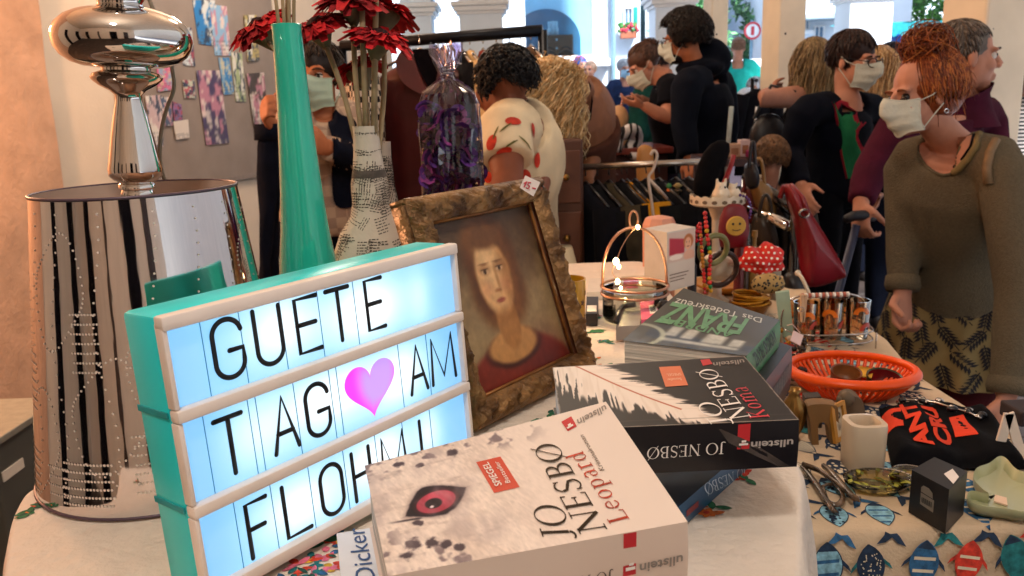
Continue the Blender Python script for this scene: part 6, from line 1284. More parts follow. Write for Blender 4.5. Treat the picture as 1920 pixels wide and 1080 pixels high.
o4 = [(0, 0), (FWd, 0), (FWd, FH), (0, FH)]; i4 = [(bw_, bw_), (FWd - bw_, bw_), (FWd - bw_, FH - bw_), (bw_, FH - bw_)]
mb = MB()
for i in range(4): mb.add(*side_(o4[i], o4[(i + 1) % 4], i4[i], i4[(i + 1) % 4], i))
for (a, b) in (((0, 0), (FWd, .006)), ((0, FH - .006), (FWd, FH)), ((0, .0062), (.006, FH - .0062)), ((FWd - .006, .0062), (FWd, FH - .0062))):
    mb.hexa([ff(a[0], a[1], -.012), ff(b[0], a[1], -.012), ff(b[0], b[1], -.012), ff(a[0], b[1], -.012), ff(a[0], a[1], .006), ff(b[0], a[1], .006), ff(b[0], b[1], .006), ff(a[0], b[1], .006)])
ob('moulding', mb, gilt, fr, smooth=True)
mb = MB()
for i in range(4): a, b = i4[i], i4[(i + 1) % 4]; mb.tube([ff(a[0], a[1], .006), ff(b[0], b[1], .006)], .0026, 8)
ob('inner_bead', mb, giltd, fr, smooth=True)
mb = MB(); mb.hexa([ff(.004, .004, -.014), ff(FWd - .004, .004, -.014), ff(FWd - .004, FH - .004, -.014), ff(.004, FH - .004, -.014), ff(.004, .004, -.002), ff(FWd - .004, .004, -.002), ff(FWd - .004, FH - .004, -.002), ff(.004, FH - .004, -.002)]); ob('backing', mb, brn, fr)
def portrait(U, Vv):
    # a plain generic bust looking straight ahead, softly brushed; no known picture
    nz = fbm(U, Vv, 9, 2) - .5; n2 = fbm(U, Vv, 30, 5) - .5; A = np.ones(U.shape + (3,)) * np.array([.47, .37, .25]); A = mixc(A, '#a58e66', sstep(.8, .15, Vv + nz * .4) * .8); A = mixc(A, '#46301f', sstep(.5, 1.0, Vv + nz * .3) * .85)
    X = .46 + (U - .47) / 1.28 + nz * .012; Y = .50 + (Vv - .52) / 1.28 + nz * .012
    def e(cx, cy, rx, ry, s=.12, an=0.0):
        ca, sa = math.cos(an), math.sin(an); x, y = X - cx, Y - cy; return sstep(1 + s, 1 - s, np.hypot((x * ca + y * sa) / rx, (-x * sa + y * ca) / ry))
    A = mixc(A, '#5c3519', e(.47, .66, .195, .215, .2)); A = mixc(A, '#5c3519', e(.47, .50, .20, .17, .3)); A = mixc(A, '#8a5a30', e(.40, .76, .10, .07, .8) * .7)
    A = mixc(A, '#7d2c20', e(.46, .0, .46, .29, .06)); A = mixc(A, '#5a1c18', e(.70, .0, .2, .24, .6) * .6); A = mixc(A, '#3a1a14', e(.46, .235, .215, .085, .15)); A = mixc(A, '#bd8a52', e(.46, .25, .19, .08, .15)); A = mixc(A, '#a8743f', e(.47, .36, .082, .13, .15))
    A = mixc(A, '#d3a26c', e(.46, .575, .128, .185, .12)); A = mixc(A, '#e6bf8c', e(.43, .62, .07, .12, .9) * .7); A = mixc(A, '#94602f', e(.57, .54, .055, .17, .8) * .6); A = mixc(A, '#94602f', e(.46, .39, .10, .03, .8) * .55)
    A = mixc(A, '#6e4524', e(.46, .765, .135, .055, .35)); 
    for q in (-1, 1):
        x0 = .458 + q * .055; A = mixc(A, '#8a5a34', e(x0, .615, .040, .022, .7) * .6); A = mixc(A, '#6b4226', e(x0, .642, .036, .006, .6) * .7); A = mixc(A, '#d8b48a', e(x0, .606, .026, .010, .4) * .8); A = mixc(A, '#3f2818', e(x0, .607, .011, .011, .4)); A = mixc(A, '#4a2e1c', e(x0, .617, .028, .004, .5) * .8); A = mixc(A, '#c47a58', e(.458 + q * .07, .53, .04, .035, .9) * .35)
    A = mixc(A, '#a26f40', e(.476, .56, .010, .06, .8) * .6); A = mixc(A, '#8f5a34', e(.46, .508, .026, .008, .6) * .8); A = mixc(A, '#9a4c3c', e(.46, .462, .034, .011, .4) * .9); A = mixc(A, '#7a3428', e(.46, .464, .034, .0025, .4) * .9)
    return A * (1 + n2 * .22)[..., None]
painted('painting', 110, 120, lambda u, v: ff(bw_ + (FWd - 2 * bw_) * u, bw_ + (FH - 2 * bw_) * v, .001), portrait, mat('oil_print', None, .45, attr=True, spec=.4), fr)
# price tag with handwriting
pt = thing('price_tag', 'white price tag with red handwriting on the corner of the gilt frame', 'price tag', P(993, 347, .93))
tcs = [P(975, 352, .955), P(1000, 368, .955), P(1013, 342, .957), P(985, 329, .957)]; tcs = [p - Vector(ray(993, 347)).normalized() * .012 for p in tcs]; tf = bil_fn(*tcs)
mb = MB(); mb.hexa([tf(0, 0, -.0006), tf(1, 0, -.0006), tf(1, 1, -.0006), tf(0, 1, -.0006), tf(0, 0), tf(1, 0), tf(1, 1), tf(0, 1)]); ob('card', mb, mat('tag_white', '#e8dfda', .8, var=.03), pt)
mb = MB(); 
for q, st_ in enumerate([[(.12, .42), (.24, .66), (.22, .2)], [(.50, .70), (.36, .66), (.36, .48), (.50, .46), (.50, .26), (.34, .24)], [(.60, .24), (.62, .25)], [(.70, .44), (.92, .50)]]): mb.tube([tf(x, y, .0006 + q * .0001) for x, y in st_], .0008, 6)
ob('handwriting', mb, mat('marker_red', '#c8304a', .6, var=0), pt)
# ================================================================== THINGS ON THE BOOK TABLE
# cellophane bag of dried purple roses
bx0 = P(845, 260, 1.10); bgx = bx0.x; bz = lambda py: P(845, py, 1.10).z
pb_ = thing('gift_bag', 'tied cellophane bag of dried purple roses behind the gilt frame', 'bag', (bgx, 1.10, TZ))
rd = random.Random(8); fl_ = MB()
zt2 = bz(195)
for i in range(330):
    c = V(bgx + rd.uniform(-.031, .031), 1.10 + rd.uniform(-.030, .012), TZ + .02 + (zt2 - TZ - .03) * rd.random()); a = unit(rd.gauss(0, .6), -1 + rd.gauss(0, .3), rd.gauss(0, .6)); b = a.orthogonal().normalized(); d = a.cross(b); r0 = rd.uniform(.009, .014)
    for k in range(7):
        th = rd.uniform(0, 6.28); r = r0 * (.35 + .1 * k); pts = []
        for j in range(6): an = th + j * .38; pts += [c + (b * math.cos(an) + d * math.sin(an)) * r + a * (.003 - .0008 * k), c + (b * math.cos(an) + d * math.sin(an)) * (r + .006) + a * (.007 - .0014 * k + .001 * math.sin(j * 2))]
        fl_.add(pts, [(2 * j, 2 * j + 2, 2 * j + 3, 2 * j + 1) for j in range(5)], rd.randrange(3))
fl_.box((bgx, 1.10, (TZ + .02 + zt2 - .025) / 2), (.045, .030, zt2 - TZ - .05), m=2)
ob('dried_roses', fl_, [mat('dried_purple', '#5c2c80', .8, var=.4, scale=80), mat('dried_magenta', '#8c3a80', .8, var=.4, scale=80), mat('dried_dark', '#3a1a52', .9, var=.4)], pb_, smooth=True)
cello = film('cellophane', '#f2eef6', .05, .06)
def bagring(z, wx, wy, ph, cr=0.0, n=56):
    out = []
    for i in range(n):
        a = 2 * PI * i / n; q = (abs(math.cos(a)) ** 4 + abs(math.sin(a)) ** 4) ** -.25; k = 1 + cr * math.sin(a * 13 + ph) + .012 * math.sin(a * 7 + z * 120); out.append(V(bgx + wx * math.cos(a) * (q if cr < .08 else 1) * k, 1.10 + wy * math.sin(a) * (q if cr < .08 else 1) * k, z))
    rj = random.Random(int(z * 9000)); return [p + V(rj.gauss(0, .0011), rj.gauss(0, .0011), rj.gauss(0, .0016)) for p in out]
mb = MB(); mb.loft([bagring(z, wx, wy, ph, c) for z, wx, wy, ph, c in [(TZ + .002, .035, .028, 0, 0), (TZ + .015, .040, .033, 0, .004), (bz(420), .042, .034, 1, .02), (bz(370), .041, .033, 1.6, .03), (bz(330), .042, .034, 2, .018), (bz(285), .041, .034, 2.6, .03), (bz(240), .041, .034, 3, .02), (bz(195), .039, .031, 3, .02), (bz(175), .034, .027, 3, .05), (bz(160), .022, .018, 3, .1), (bz(148), .010, .009, 3, .15), (bz(140), .0065, .006, 3, .2), (bz(132), .009, .008, 3.3, .25), (bz(115), .014, .011, 3.8, .35), (bz(95), .017, .012, 4.4, .4), (bz(82), .016, .010, 5, .5)]], cap=False)
bm_ = ob('cellophane', mb, cello, pb_); 
mb = MB(); mb.tube([V(bgx + .0075 * math.cos(a), 1.10 + .007 * math.sin(a), bz(141) + .0006 * a) for a in [i * .4 for i in range(48)]], .0012, 6); ob('tie', mb, mat('silver_tie', '#c8c4cc', .3, metal=.6), pb_, smooth=True)
# yellow cup with stars
yc = thing('yellow_cup', 'yellow tumbler with brown stars behind the gilt frame', 'cup', G(1064, 668, TZ)); yo = G(1066, 668, TZ); yr = 37 * yo.y / 1500 * .97; yh = P(1066, 522, yo.y).z
mb = MB(); mb.lathe([(0, TZ + .001), (yr * .82, TZ + .001), (yr * .86, TZ + .006), (yr, yh), (yr - .0025, yh), (yr * .82, TZ + .008), (0, TZ + .006)], (yo.x, yo.y, 0), 40); ob('cup_body', mb, mat('mustard_glaze', '#b98a18', .3, var=.08), yc, smooth=50)
mb = MB(); rd = random.Random(2)
for i in range(26):
    a0, z0 = rd.uniform(0, 6.28), rd.uniform(TZ + .015, yh - .015)
    r_ = yr * (.86 + .14 * (z0 - TZ) / (yh - TZ)) + .0005; pts = []
    for j in range(10): q = .006 if j % 2 == 0 else .0026; pts.append(V(yo.x + r_ * math.cos(a0 + q * math.cos(j * PI / 5) / r_), yo.y + r_ * math.sin(a0 + q * math.cos(j * PI / 5) / r_), z0 + q * math.sin(j * PI / 5)))
    mb.add(pts, [tuple(range(10))])
ob('star_print', mb, mat('star_brown', '#5a3a14', .5), yc)
# lantern: wire ring and handle on a glass dish, with fairy lights
lo = G(1190, 598, TZ); lY = lo.y; lk = lY / 1500 * .98; lr = 63 * lk; rz = P(1190, 535, lY).z
glass = film('clear_glass', '#eef2f0', .04); wire_m = mat('copper_wire', '#b98a70', .3, metal=.8, var=.05)
lan = thing('glass_lantern', 'round glass lantern with copper wire handle and glowing fairy lights', 'lantern', lo)
mb = MB(); mb.lathe([(0, TZ + .002), (lr * .95, TZ + .002), (lr, TZ + .008), (lr, rz - .004), (lr - .003, rz - .004), (lr - .003, TZ + .009), (0, TZ + .005)], (lo.x, lo.y, 0), 40); ob('glass_dish', mb, glass, lan, smooth=50)
mb = MB()
for z, r in ((rz, lr + .002), (rz + .0001 - .012, lr + .002)): mb.tube([(lo.x + r * math.cos(a), lo.y + r * math.sin(a), z) for a in [2 * PI * i / 48 for i in range(48)]], .0022, 8, closed=True)
ob('wire_ring', mb, wire_m, lan, smooth=True)
hz = P(1190, 428, lY).z; mb = MB(); mb.tube([(lo.x - lr * math.cos(a), lo.y + .01 * math.sin(a), rz + (hz - rz) * math.sin(a) ** .8 if a not in (0, PI) else rz) for a in [PI * i / 24 for i in range(25)]], .0024, 8)
mb.tube([(lo.x + .007 * math.cos(a), lo.y + .01, hz + .012 + .015 * math.sin(a)) for a in [2 * PI * i / 20 for i in range(20)]], .0018, 8, closed=True); ob('handle', mb, wire_m, lan, smooth=True)
fl2 = thing('fairy_lights', 'string of warm fairy lights wound round the glass lantern handle', 'fairy lights', lo); pts = [P(x, y, lY - .01 + dy) for x, y, dy in ((1196, 424, 0), (1180, 440, .01), (1165, 465, 0), (1155, 492, -.01), (1148, 510, 0), (1160, 528, .01), (1175, 545, 0), (1150, 552, 0), (1180, 565, .01))]
mb = MB(); mb.tube(cr_(pts, 5), .0006, 5); ob('wire', mb, wire_m, fl2)
bulb = mat('bulb_glow', '#fff0c8', .3, var=0, emit='#ffdf98', es=9)
for x, y, s_ in ((1196, 426, 1), (1155, 490, 1.5), (1160, 500, 1), (1158, 528, 1.2), (1164, 540, .8), (1172, 562, .8)): mb = MB(); mb.ell(P(x, y, lY - .014), (.0032 * s_, .0032 * s_, .004 * s_), None, 10, 6); ob('bulb', mb, bulb, fl2, smooth=True)
lamp('fairy_light_glow', P(1158, 505, lY - .03), .12, .01, (1, .72, .35))
# sweets / small things beside the lantern
def litbox(name, label, cat, pxs, zt_, h, m, parts=()):
    q = [G(x, y, zt_) for x, y in pxs]; mb = MB(); mb.hexa([p - V(0, 0, h) for p in q] + q); t = thing(name, label, cat, sum(q, Vector()) / 4 - V(0, 0, h)); ob('body', mb, m, t); return t, bil_fn(*q)
t, f_ = litbox('playing_card_pack', 'pink and white flat packet with a barcode beside the grey thriller', 'packet', [(1203, 600), (1238, 594), (1228, 560), (1200, 566)], TZ + .030, .012, mat('packet_pink', '#d85a7c', .4, var=.1)); mb = MB()
for i in range(9): mb.add([f_(.55 + .035 * i, .3, .0005), f_(.57 + .035 * i + .01 * (i % 2), .3, .0005), f_(.57 + .035 * i + .01 * (i % 2), .6, .0005), f_(.55 + .035 * i, .6, .0005)], [(0, 1, 2, 3)], 1)
mb.add([f_(.5, .22, .0003), f_(.95, .22, .0003), f_(.95, .68, .0003), f_(.5, .68, .0003)], [(0, 1, 2, 3)], 0); ob('barcode_label', mb, [wht, blk], t)
t, f_ = litbox('cassette_case', 'grey plastic case with black clasp beside the grey thriller', 'case', [(1155, 612), (1200, 610), (1205, 572), (1168, 575)], TZ + .026, .022, mat('case_grey', '#8c8580', .35, var=.15, scale=30)); mb = MB(); mb.tube([f_(-.02, .1, .004), f_(-.04, .5, .006), f_(.0, .9, .004), f_(.6, .95, .004)], .004, 8); ob('clasp', mb, black_cov, t, smooth=True)
t, f_ = litbox('toy_tin', 'small dark box with a white label right of the yellow cup', 'box', [(1098, 588), (1120, 588), (1122, 556), (1100, 556)], TZ + .022, .02, mat('tin_dark', '#26242a', .4, var=.2)); mb = MB(); mb.add([f_(.1, .1, .0005), f_(.9, .1, .0005), f_(.9, .45, .0005), f_(.1, .45, .0005)], [(0, 1, 2, 3)]); ob('label', mb, wht, t)
t, f_ = litbox('card_box', 'flat white card box behind the glass lantern', 'box', [(1100, 548), (1165, 545), (1160, 520), (1105, 522)], TZ + .015, .014, mat('white_card', '#d8cfc4', .7, var=.05))
t, f_ = litbox('paper_pad', 'stack of cream cards behind the glass lantern', 'cards', [(1160, 545), (1225, 542), (1222, 516), (1165, 518)], TZ + .02, .019, mat('cream_card', '#cbbda6', .8, var=.1)); mb = MB(); mb.add([f_(.1, .1, .0005), f_(.55, .1, .0005), f_(.55, .7, .0005), f_(.1, .7, .0005)], [(0, 1, 2, 3)]); ob('print', mb, redp, t)
mb = MB(); bq = G(1245, 576, TZ + .03); mb.ell(bq, (.012, .012, .012), None, 14, 10); mb.tube([bq + V(-.06, 0, -.022), bq], .003, 8); tag(ob('hat_pin', mb, black_cov, smooth=True), 'black round headed pin left of the grey thriller', 'pin')
# advertising box
pf_, pl_, pr_ = G(1250, 548, TZ), G(1208, 536, TZ), G(1302, 534, TZ); bk = pl_ + pr_ - pf_; hh = P(1250, 436, pf_.y).z - TZ
ab = thing('advert_box', 'tall white box with a vintage advert of a smiling woman on its side', 'box', (pf_ + bk) / 2); mb = MB(); lo_ = [pf_, pr_, bk, pl_]; mb.hexa(lo_ + [p + V(0, 0, hh) for p in lo_]); ob('carton', mb, mat('carton_white', '#c9c4bc', .6, var=.05), ab)
sf = plane_fn(pf_, pr_ - pf_, V(0, 0, 1)); ww_ = (pr_ - pf_).length
def advert(U, Vv):
    A = np.ones(U.shape + (3,)) * np.array([.80, .76, .72]); top = sstep(.47, .49, Vv); A = mixc(A, '#c9b3a8', top); A = mixc(A, '#a8283c', top * sstep(.62, .60, U) * sstep(.03, .06, U) * sstep(.93, .9, Vv + U * .1) * sstep(.6, .62, Vv))
    e = lambda cx, cy, rx, ry: sstep(1.1, .9, np.hypot((U - cx) / rx, (Vv - cy) / ry)); A = mixc(A, '#b06a3c', top * e(.76, .80, .19, .13)); A = mixc(A, '#e0a888', top * e(.75, .76, .12, .11)); A = mixc(A, '#d8a890', top * e(.80, .55, .22, .1)); A = mixc(A, '#7a2a30', e(.75, .71, .045, .012)); A = mixc(A, '#3a2a24', e(.70, .79, .025, .008) + e(.80, .79, .025, .008)); A = mixc(A, '#e8dcd0', top * e(.3, .56, .25, .05)); return A
painted('advert_print', 50, 70, lambda u, v: sf(ww_ * (.03 + .94 * u), hh * (.02 + .96 * v), .0006), advert, mat('matt_print', None, .6, attr=True), ab)
mb = MB()
for k in range(3): mb.add([sf(ww_ * .08, hh * (.16 + .055 * k), .0013), sf(ww_ * (.6 + .08 * k), hh * (.16 + .055 * k), .0013), sf(ww_ * (.6 + .08 * k), hh * (.175 + .055 * k), .0013), sf(ww_ * .08, hh * (.175 + .055 * k), .0013)], [(0, 1, 2, 3)])
ob('small_print', mb, mat('print_grey_brown', '#6a5a50'), ab)
mb = MB(); so2 = P(1236, 420, 1.72); mb.lathe([(0, -.2), (.035, -.2), (.036, .0), (.030, .014), (.012, .018), (0, .018)], so2, 8); tag(ob('peach_pot', mb, mat('peach_plastic', '#d89a80', .5, var=.05)), 'peach coloured pot peeking out behind the advert box', 'pot')
# ================================================================== THINGS ON THE FISH TABLE
def base(px, py, z=None): return G(px, py, T2Z if z is None else z)
def upx(px, py, Y): return P(px, py, Y)
def kpx(p): return (Vector(p) - Vector(CC)).dot(Vector(FW)) / F      # metres per photo pixel at p
# orange basket
b = base(1620, 757); b.y += .050; kb_ = kpx(b); rimz = P(1620, 691, b.y).z; rx, ry = 112 * kb_, .076; CB, SB = math.cos(-.20), math.sin(-.20)
bk_ = thing('plastic_basket', 'oval bright orange plastic basket with open ribs holding two bowls', 'basket', b); org = mat('orange_plastic', '#e8520c', .35, var=.05, spec=.5)
tl = .012
def bpt(a, t): # t 0 rim .. 1 base
    k = 1 - .36 * t ** 1.8; x_, y_ = rx * k * math.cos(a), ry * k * math.sin(a); return V(b.x + x_ * CB - y_ * SB, b.y + x_ * SB + y_ * CB, rimz - (rimz - T2Z - .004) * t + tl * math.sin(a) * 0)
mb = MB(); mb.tube([bpt(2 * PI * i / 64, 0) for i in range(64)], .0078, 10, closed=True, flat=.75); mb.tube([bpt(2 * PI * i / 64, .05) + V(0, 0, -.004) for i in range(64)], .0035, 8, closed=True); ob('rim', mb, org, bk_, smooth=True)
mb = MB()
for i in range(54): a = 2 * PI * i / 54; mb.tube([bpt(a, t) for t in (.02, .3, .6, .85, 1)], .0030, 6)
for t in (.93, 1): mb.tube([bpt(2 * PI * i / 48, t) for i in range(48)], .003, 6, closed=True)
for i in range(-6, 7): q_ = i / 7; w = math.acos(q_); mb.tube([bpt(w, 1), bpt(-w, 1)], .002, 6)
ob('ribs', mb, org, bk_, smooth=True)
def bowl(label, px, py, Y, r, h, mo, mi, tiltv=(0, 0)):
    c = P(px, py, Y) - V(0, 0, h); R = Matrix.Rotation(tiltv[0], 3, 'X') @ Matrix.Rotation(tiltv[1], 3, 'Y'); t = thing('small_bowl', label, 'bowl', c)
    mb = MB(); mb.lathe([(0, 0), (r * .6, 0), (r * .92, h * .4), (r, h)], c, 32, mx=R); mb.lathe([(r, h), (r * .99, h + .0015), (r * .90, h)], c, 32, mx=R); ob('shell', mb, mo, t, smooth=50)
    mb = MB(); mb.lathe([(r * .90, h), (r * .82, h * .45), (r * .5, h * .12), (0, h * .10)], c, 32, mx=R); ob('inside', mb, mi, t, smooth=True)
bowl('brown wooden bowl in the orange basket', 1584, 694, b.y + .012, 28 * kb_, .026, mat('bowl_brown', '#6a3a20', .45, var=.2), mat('bowl_amber', '#7a4a24', .4, var=.3, scale=30), (.25, 0))
bowl('green rimmed bowl with a dark red inside in the orange basket', 1656, 704, b.y + .004, 32 * kb_, .024, mat('bowl_green', '#23361f', .35, var=.3), mat('bowl_red', '#5a1016', .25, var=.2), (.2, 0))
t, f_ = litbox('paper_note', 'yellow printed paper lying in the orange basket', 'paper', [(1606, 704), (1634, 708), (1640, 690), (1610, 684)], T2Z + .022, .001, mat('yellow_paper', '#c89a30', .8, var=.25, scale=60))
# wire carrier with tumblers
c0 = base(1562, 652); ck_ = kpx(c0); cy0 = c0.y + .05; cr0 = thing('glass_carrier', 'wire carrier with a red striped handle holding printed tumblers', 'glass carrier', c0); steel = mat('chrome_wire', '#b9b4b0', .15, metal=1, var=.03)
ztop = P(1562, 580, cy0).z; cw0 = 82 * ck_; cd0 = .07
mb = MB()
for z in (T2Z + .012, T2Z + .03): mb.tube([(c0.x + cw0 * math.copysign(abs(math.cos(a)) ** .6, math.cos(a)), cy0 + cd0 * math.copysign(abs(math.sin(a)) ** .6, math.sin(a)), z) for a in [2 * PI * i / 48 + .01 for i in range(48)]], .0014, 6, closed=True)
for sx2 in (-1, 1):
    for sy2 in (-1, 1): mb.tube([(c0.x + sx2 * cw0 * .9, cy0 + sy2 * cd0 * .9, T2Z), (c0.x + sx2 * cw0 * .9, cy0 + sy2 * cd0 * .9, T2Z + .03)], .0014, 6)
hz2 = P(1562, 553, cy0).z; mb.tube(cr_([V(c0.x - cw0, cy0, ztop - .03), V(c0.x - cw0 * .95, cy0, ztop + .004), V(c0.x - cw0 * .6, cy0, hz2), V(c0.x + cw0 * .6, cy0, hz2), V(c0.x + cw0 * .98, cy0, ztop + .004), V(c0.x + cw0, cy0, ztop - .04)], 6), .0022, 8); ob('wire_frame', mb, steel, cr0, smooth=True)
mb = MB()
for i in range(14): mb.lathe([(.0, 0), (.005, .0005), (.0055, .003), (.005, .0055), (0, .006)], V(c0.x - .045 + i * .0065, cy0, hz2), 10, mx=Matrix.Rotation(PI / 2, 3, 'Y'), m=i % 2)
ob('handle_grip', mb, [mat('grip_red', '#b0604c', .5, var=.05), wht], cr0, smooth=True)
tum = film('smoky_glass', '#f6e2c8', .09)
for i in range(6):
    gx, gy = c0.x + (-1 + i % 3) * cw0 * .60, cy0 + (-.5 + i // 3) * cd0 * 1.0; r_ = cw0 * .27; h_ = P(1562, 566, gy).z - T2Z - .012
    t = thing('tumbler', ['tumbler front left', 'tumbler front middle', 'tumbler front right', 'tumbler rear left', 'tumbler rear middle', 'tumbler rear right'][i] + ' in the wire carrier, clear glass printed orange', 'glass', (gx, gy, T2Z + .012), 'tumblers in the wire carrier')
    mb = MB(); z0 = T2Z + .014; mb.lathe([(0, z0), (r_ * .86, z0), (r_, z0 + h_), (r_ - .0018, z0 + h_), (r_ * .82, z0 + .008), (0, z0 + .007)], (gx, gy, 0), 28); ob('glass_wall', mb, tum, t, smooth=50)
    mb = MB(); rd = random.Random(i)
    for k in range(2):
        a0, zc = -1.9 + 1.1 * k + rd.uniform(-.3, .3), z0 + h_ * rd.uniform(.2, .7); rr2 = r_ * .95 + .0006; pts = []
        for j in range(24): q = j / 12 * PI; w_ = .014 if j < 12 else .008; pts.append((w_ * math.cos(q if j < 12 else -q + PI * 0), w_ * math.sin(abs(q if j < 12 else 2 * PI - q))))
        pts = [(.015 * math.cos(j * PI / 11), .015 * math.sin(j * PI / 11)) for j in range(12)] + [(.007 * math.cos(j * PI / 11), .007 * math.sin(j * PI / 11)) for j in range(11, -1, -1)]
        mb.add([V(gx + rr2 * math.cos(a0 + u / rr2), gy + rr2 * math.sin(a0 + u / rr2), zc + v) for u, v in pts], [(j, j + 1, 22 - j, 23 - j) for j in range(11)], k % 2)
    ob('orange_print', mb, [mat('glass_orange', '#d8701c', .4, var=.05), mat('glass_red', '#a8341c', .4, var=.05)], t)
# small objects right of the books
def solid(name, label, cat, mb, m, smooth=False, group=None): return tag(ob(name, mb, m, smooth=smooth), label, cat, group)
q = base(1468, 640); kq = kpx(q); mb = MB(); Yq = q.y; f4 = [P(1464, 642, Yq), P(1490, 648, Yq - .01), P(1480, 546, Yq - .005), P(1454, 550, Yq)]
mb.hexa([f4[0], f4[1], f4[1] + V(.004, .012, 0), f4[0] + V(.004, .012, 0), f4[3], f4[2], f4[2] + V(.004, .014, 0), f4[3] + V(.004, .014, 0)]); solid('mint_carton', 'narrow pale mint carton standing at the end of the books', 'carton', mb, mat('mint_card', '#9fb8a4', .7, var=.05))
q = P(1494, 634, 1.22); t, f_ = None, None; mb = MB(); mb.box(q, (.018, .002, .018), Matrix.Rotation(.5, 3, 'Y') @ Matrix.Rotation(-.5, 3, 'X')); mb.tube([q + V(.006, .002, .008), q + V(-.004, .012, .02), P(1476, 610, 1.27)], .0005, 4); solid('hang_tag', 'tiny white price tag on a thread below the mint carton', 'price tag', mb, mat('tag_pink', '#dcc6c4', .8, var=.03))
q = base(1506, 600); cp = thing('clothes_peg', 'pale wooden clothes peg clipped to the wire carrier', 'peg', q)
for k, a_ in enumerate((-.06, .06)): mb = MB(); mb.box(P(1504 + 4 * k, 578, 1.36), (.0055, .007, .05), Matrix.Rotation(a_, 3, 'Y'), bev=.001); ob('peg_half', mb, mat('peg_wood', '#c2a484', .7, var=.1), cp)
mb = MB(); mb.tube([P(1502, 580, 1.35) + V(.006 * math.cos(a), 0, .004 * math.sin(a)) for a in [i * PI / 5 for i in range(10)]], .001, 5, closed=True); ob('spring', mb, steel, cp)
# bangles in a dish
q = base(1422, 600); q.y += .06; rB2 = .045; bg_ = thing('bangle_bowl', 'round bowl stacked with golden bangles behind the grey thriller', 'bowl', q); zB = P(1422, 566, q.y).z
mb = MB(); mb.lathe([(0, T2Z + .002), (rB2 * .7, T2Z + .002), (rB2, zB), (rB2 - .003, zB), (rB2 * .6, T2Z + .01), (0, T2Z + .01)], (q.x, q.y, 0), 32); ob('dish', mb, mat('bangle_amber', '#8a5a20', .35, var=.2), bg_, smooth=50)
for i in range(6):
    cB, rr2 = V(q.x + .006 * math.sin(i * 2.3), q.y + .006 * math.cos(i * 1.7), zB - .004 + .0045 * i), .036 - .002 * (i % 3); mb = MB(); mb.tube([cB + V(rr2 * math.cos(a), rr2 * math.sin(a), .003 * math.sin(a + i)) for a in [2 * PI * j / 32 for j in range(32)]], .0034, 8, closed=True)
    solid('bangle', 'thin golden bangle, number %s from the bottom of the heap in the amber bowl' % ('one', 'two', 'three', 'four', 'five', 'six')[i], 'bangle', mb, mat('bangle_gold', '#b8801c', .25, metal=.5, var=.1), True, 'golden bangles in the bowl')
# brass and glass oddments beside the books
brass = mat('old_brass', '#8a6a3a', .28, metal=.9, var=.2, scale=20)
q = base(1500, 845); rv = 24 * kpx(q); zt3 = P(1500, 745, q.y).z; mb = MB(); H_ = zt3 - T2Z
pr_ = [(0, 0), (.55, 0), (.62, .03), (.45, .10), (.8, .28), (1, .5), (.92, .68), (.5, .84), (.4, .90), (.58, 1), (.5, 1), (.3, .88)]; vs = []
nn_ = 48
for r_, z in pr_:
    for j in range(nn_): a = 2 * PI * j / nn_; k = 1 + .05 * math.sin(a * 16) * (r_ > .6); vs.append(V(q.x + rv * r_ * k * math.cos(a), q.y + .03 + rv * r_ * k * math.sin(a), T2Z + .001 + H_ * z))
mb.add(vs, [(i * nn_ + j, i * nn_ + (j + 1) % nn_, (i + 1) * nn_ + (j + 1) % nn_, (i + 1) * nn_ + j) for i in range(len(pr_) - 1) for j in range(nn_)]); solid('brass_vase', 'ribbed old brass vase next to the black book spine', 'vase', mb, brass, True)
q = base(1492, 765); q.y += .12; kq = kpx(q); mb = MB(); mb.lathe([(0, 0), (.020, 0), (.014, .006), (.006, .014), (.005, .03), (.011, .036), (.017, .048), (.019, .056), (.016, .068), (.008, .076), (.004, .080), (0, .08)], (q.x, q.y, T2Z + .012), 24); solid('brass_bell', 'small round brass finial behind the ribbed brass vase', 'ornament', mb, brass, True)
mb = MB(); rd = random.Random(5)
for i in range(60): p = base(1455 + rd.uniform(0, 60), 690 + rd.uniform(-45, 40)); mb.ell(p + V(0, 0, rd.uniform(.004, .03)), (.006, .006, .005), None, 7, 5, rd.randrange(4))
solid('bead_heap', 'heap of red, amber and dark glass beads between the books and the orange basket', 'beads', mb, [mat('bead_red', '#8a1a1c', .15, var=.2), mat('bead_amber', '#a8741c', .15, var=.2), mat('bead_dark', '#241c1a', .15, var=.2), mat('bead_clear', '#b9a890', .1, var=.1)], True)
mb = MB()
for i in range(5): p = base(1525 + 8 * i, 742 - 4 * i); mb.ell(p + V(0, 0, .012), (.008, .008, .008), None, 10, 8)
solid('white_lace_ball', 'string of cream beads behind the wooden figures', 'beads', mb, mat('bead_cream', '#b8a890', .4), True)
# carved wooden figures
wd1 = mat('carved_wood_tan', '#7a5a34', .6, var=.2, scale=20, stretch=(1, 1, .2)); wd2 = mat('carved_wood_grey', '#5e5140', .65, var=.2, scale=18)
q = base(1535, 850); kq = kpx(q)
def slab(label, name, pts, Y, th, m, cat='figure'):
    v0 = [P(x, y, Y) for x, y in pts]; o = v0[0]; mb = MB(); n = len(v0); vs = v0 + [p + V(.15 * th, th, 0) for p in v0]
    mb.add(vs, [tuple(range(n))[::-1], tuple(range(n, 2 * n))] + [(i, (i + 1) % n, n + (i + 1) % n, n + i) for i in range(n)]); return solid(name, label, cat, mb, m)
slab('tan carved wooden elephant shape left of the small framed picture', 'wooden_figure', smooth_loop([(1523, 842), (1519, 790), (1514, 764), (1532, 758), (1562, 760), (1572, 770), (1570, 826), (1558, 832), (1552, 800), (1542, 792), (1534, 802), (1536, 856), (1524, 856)], 4), .985, .022, wd1)
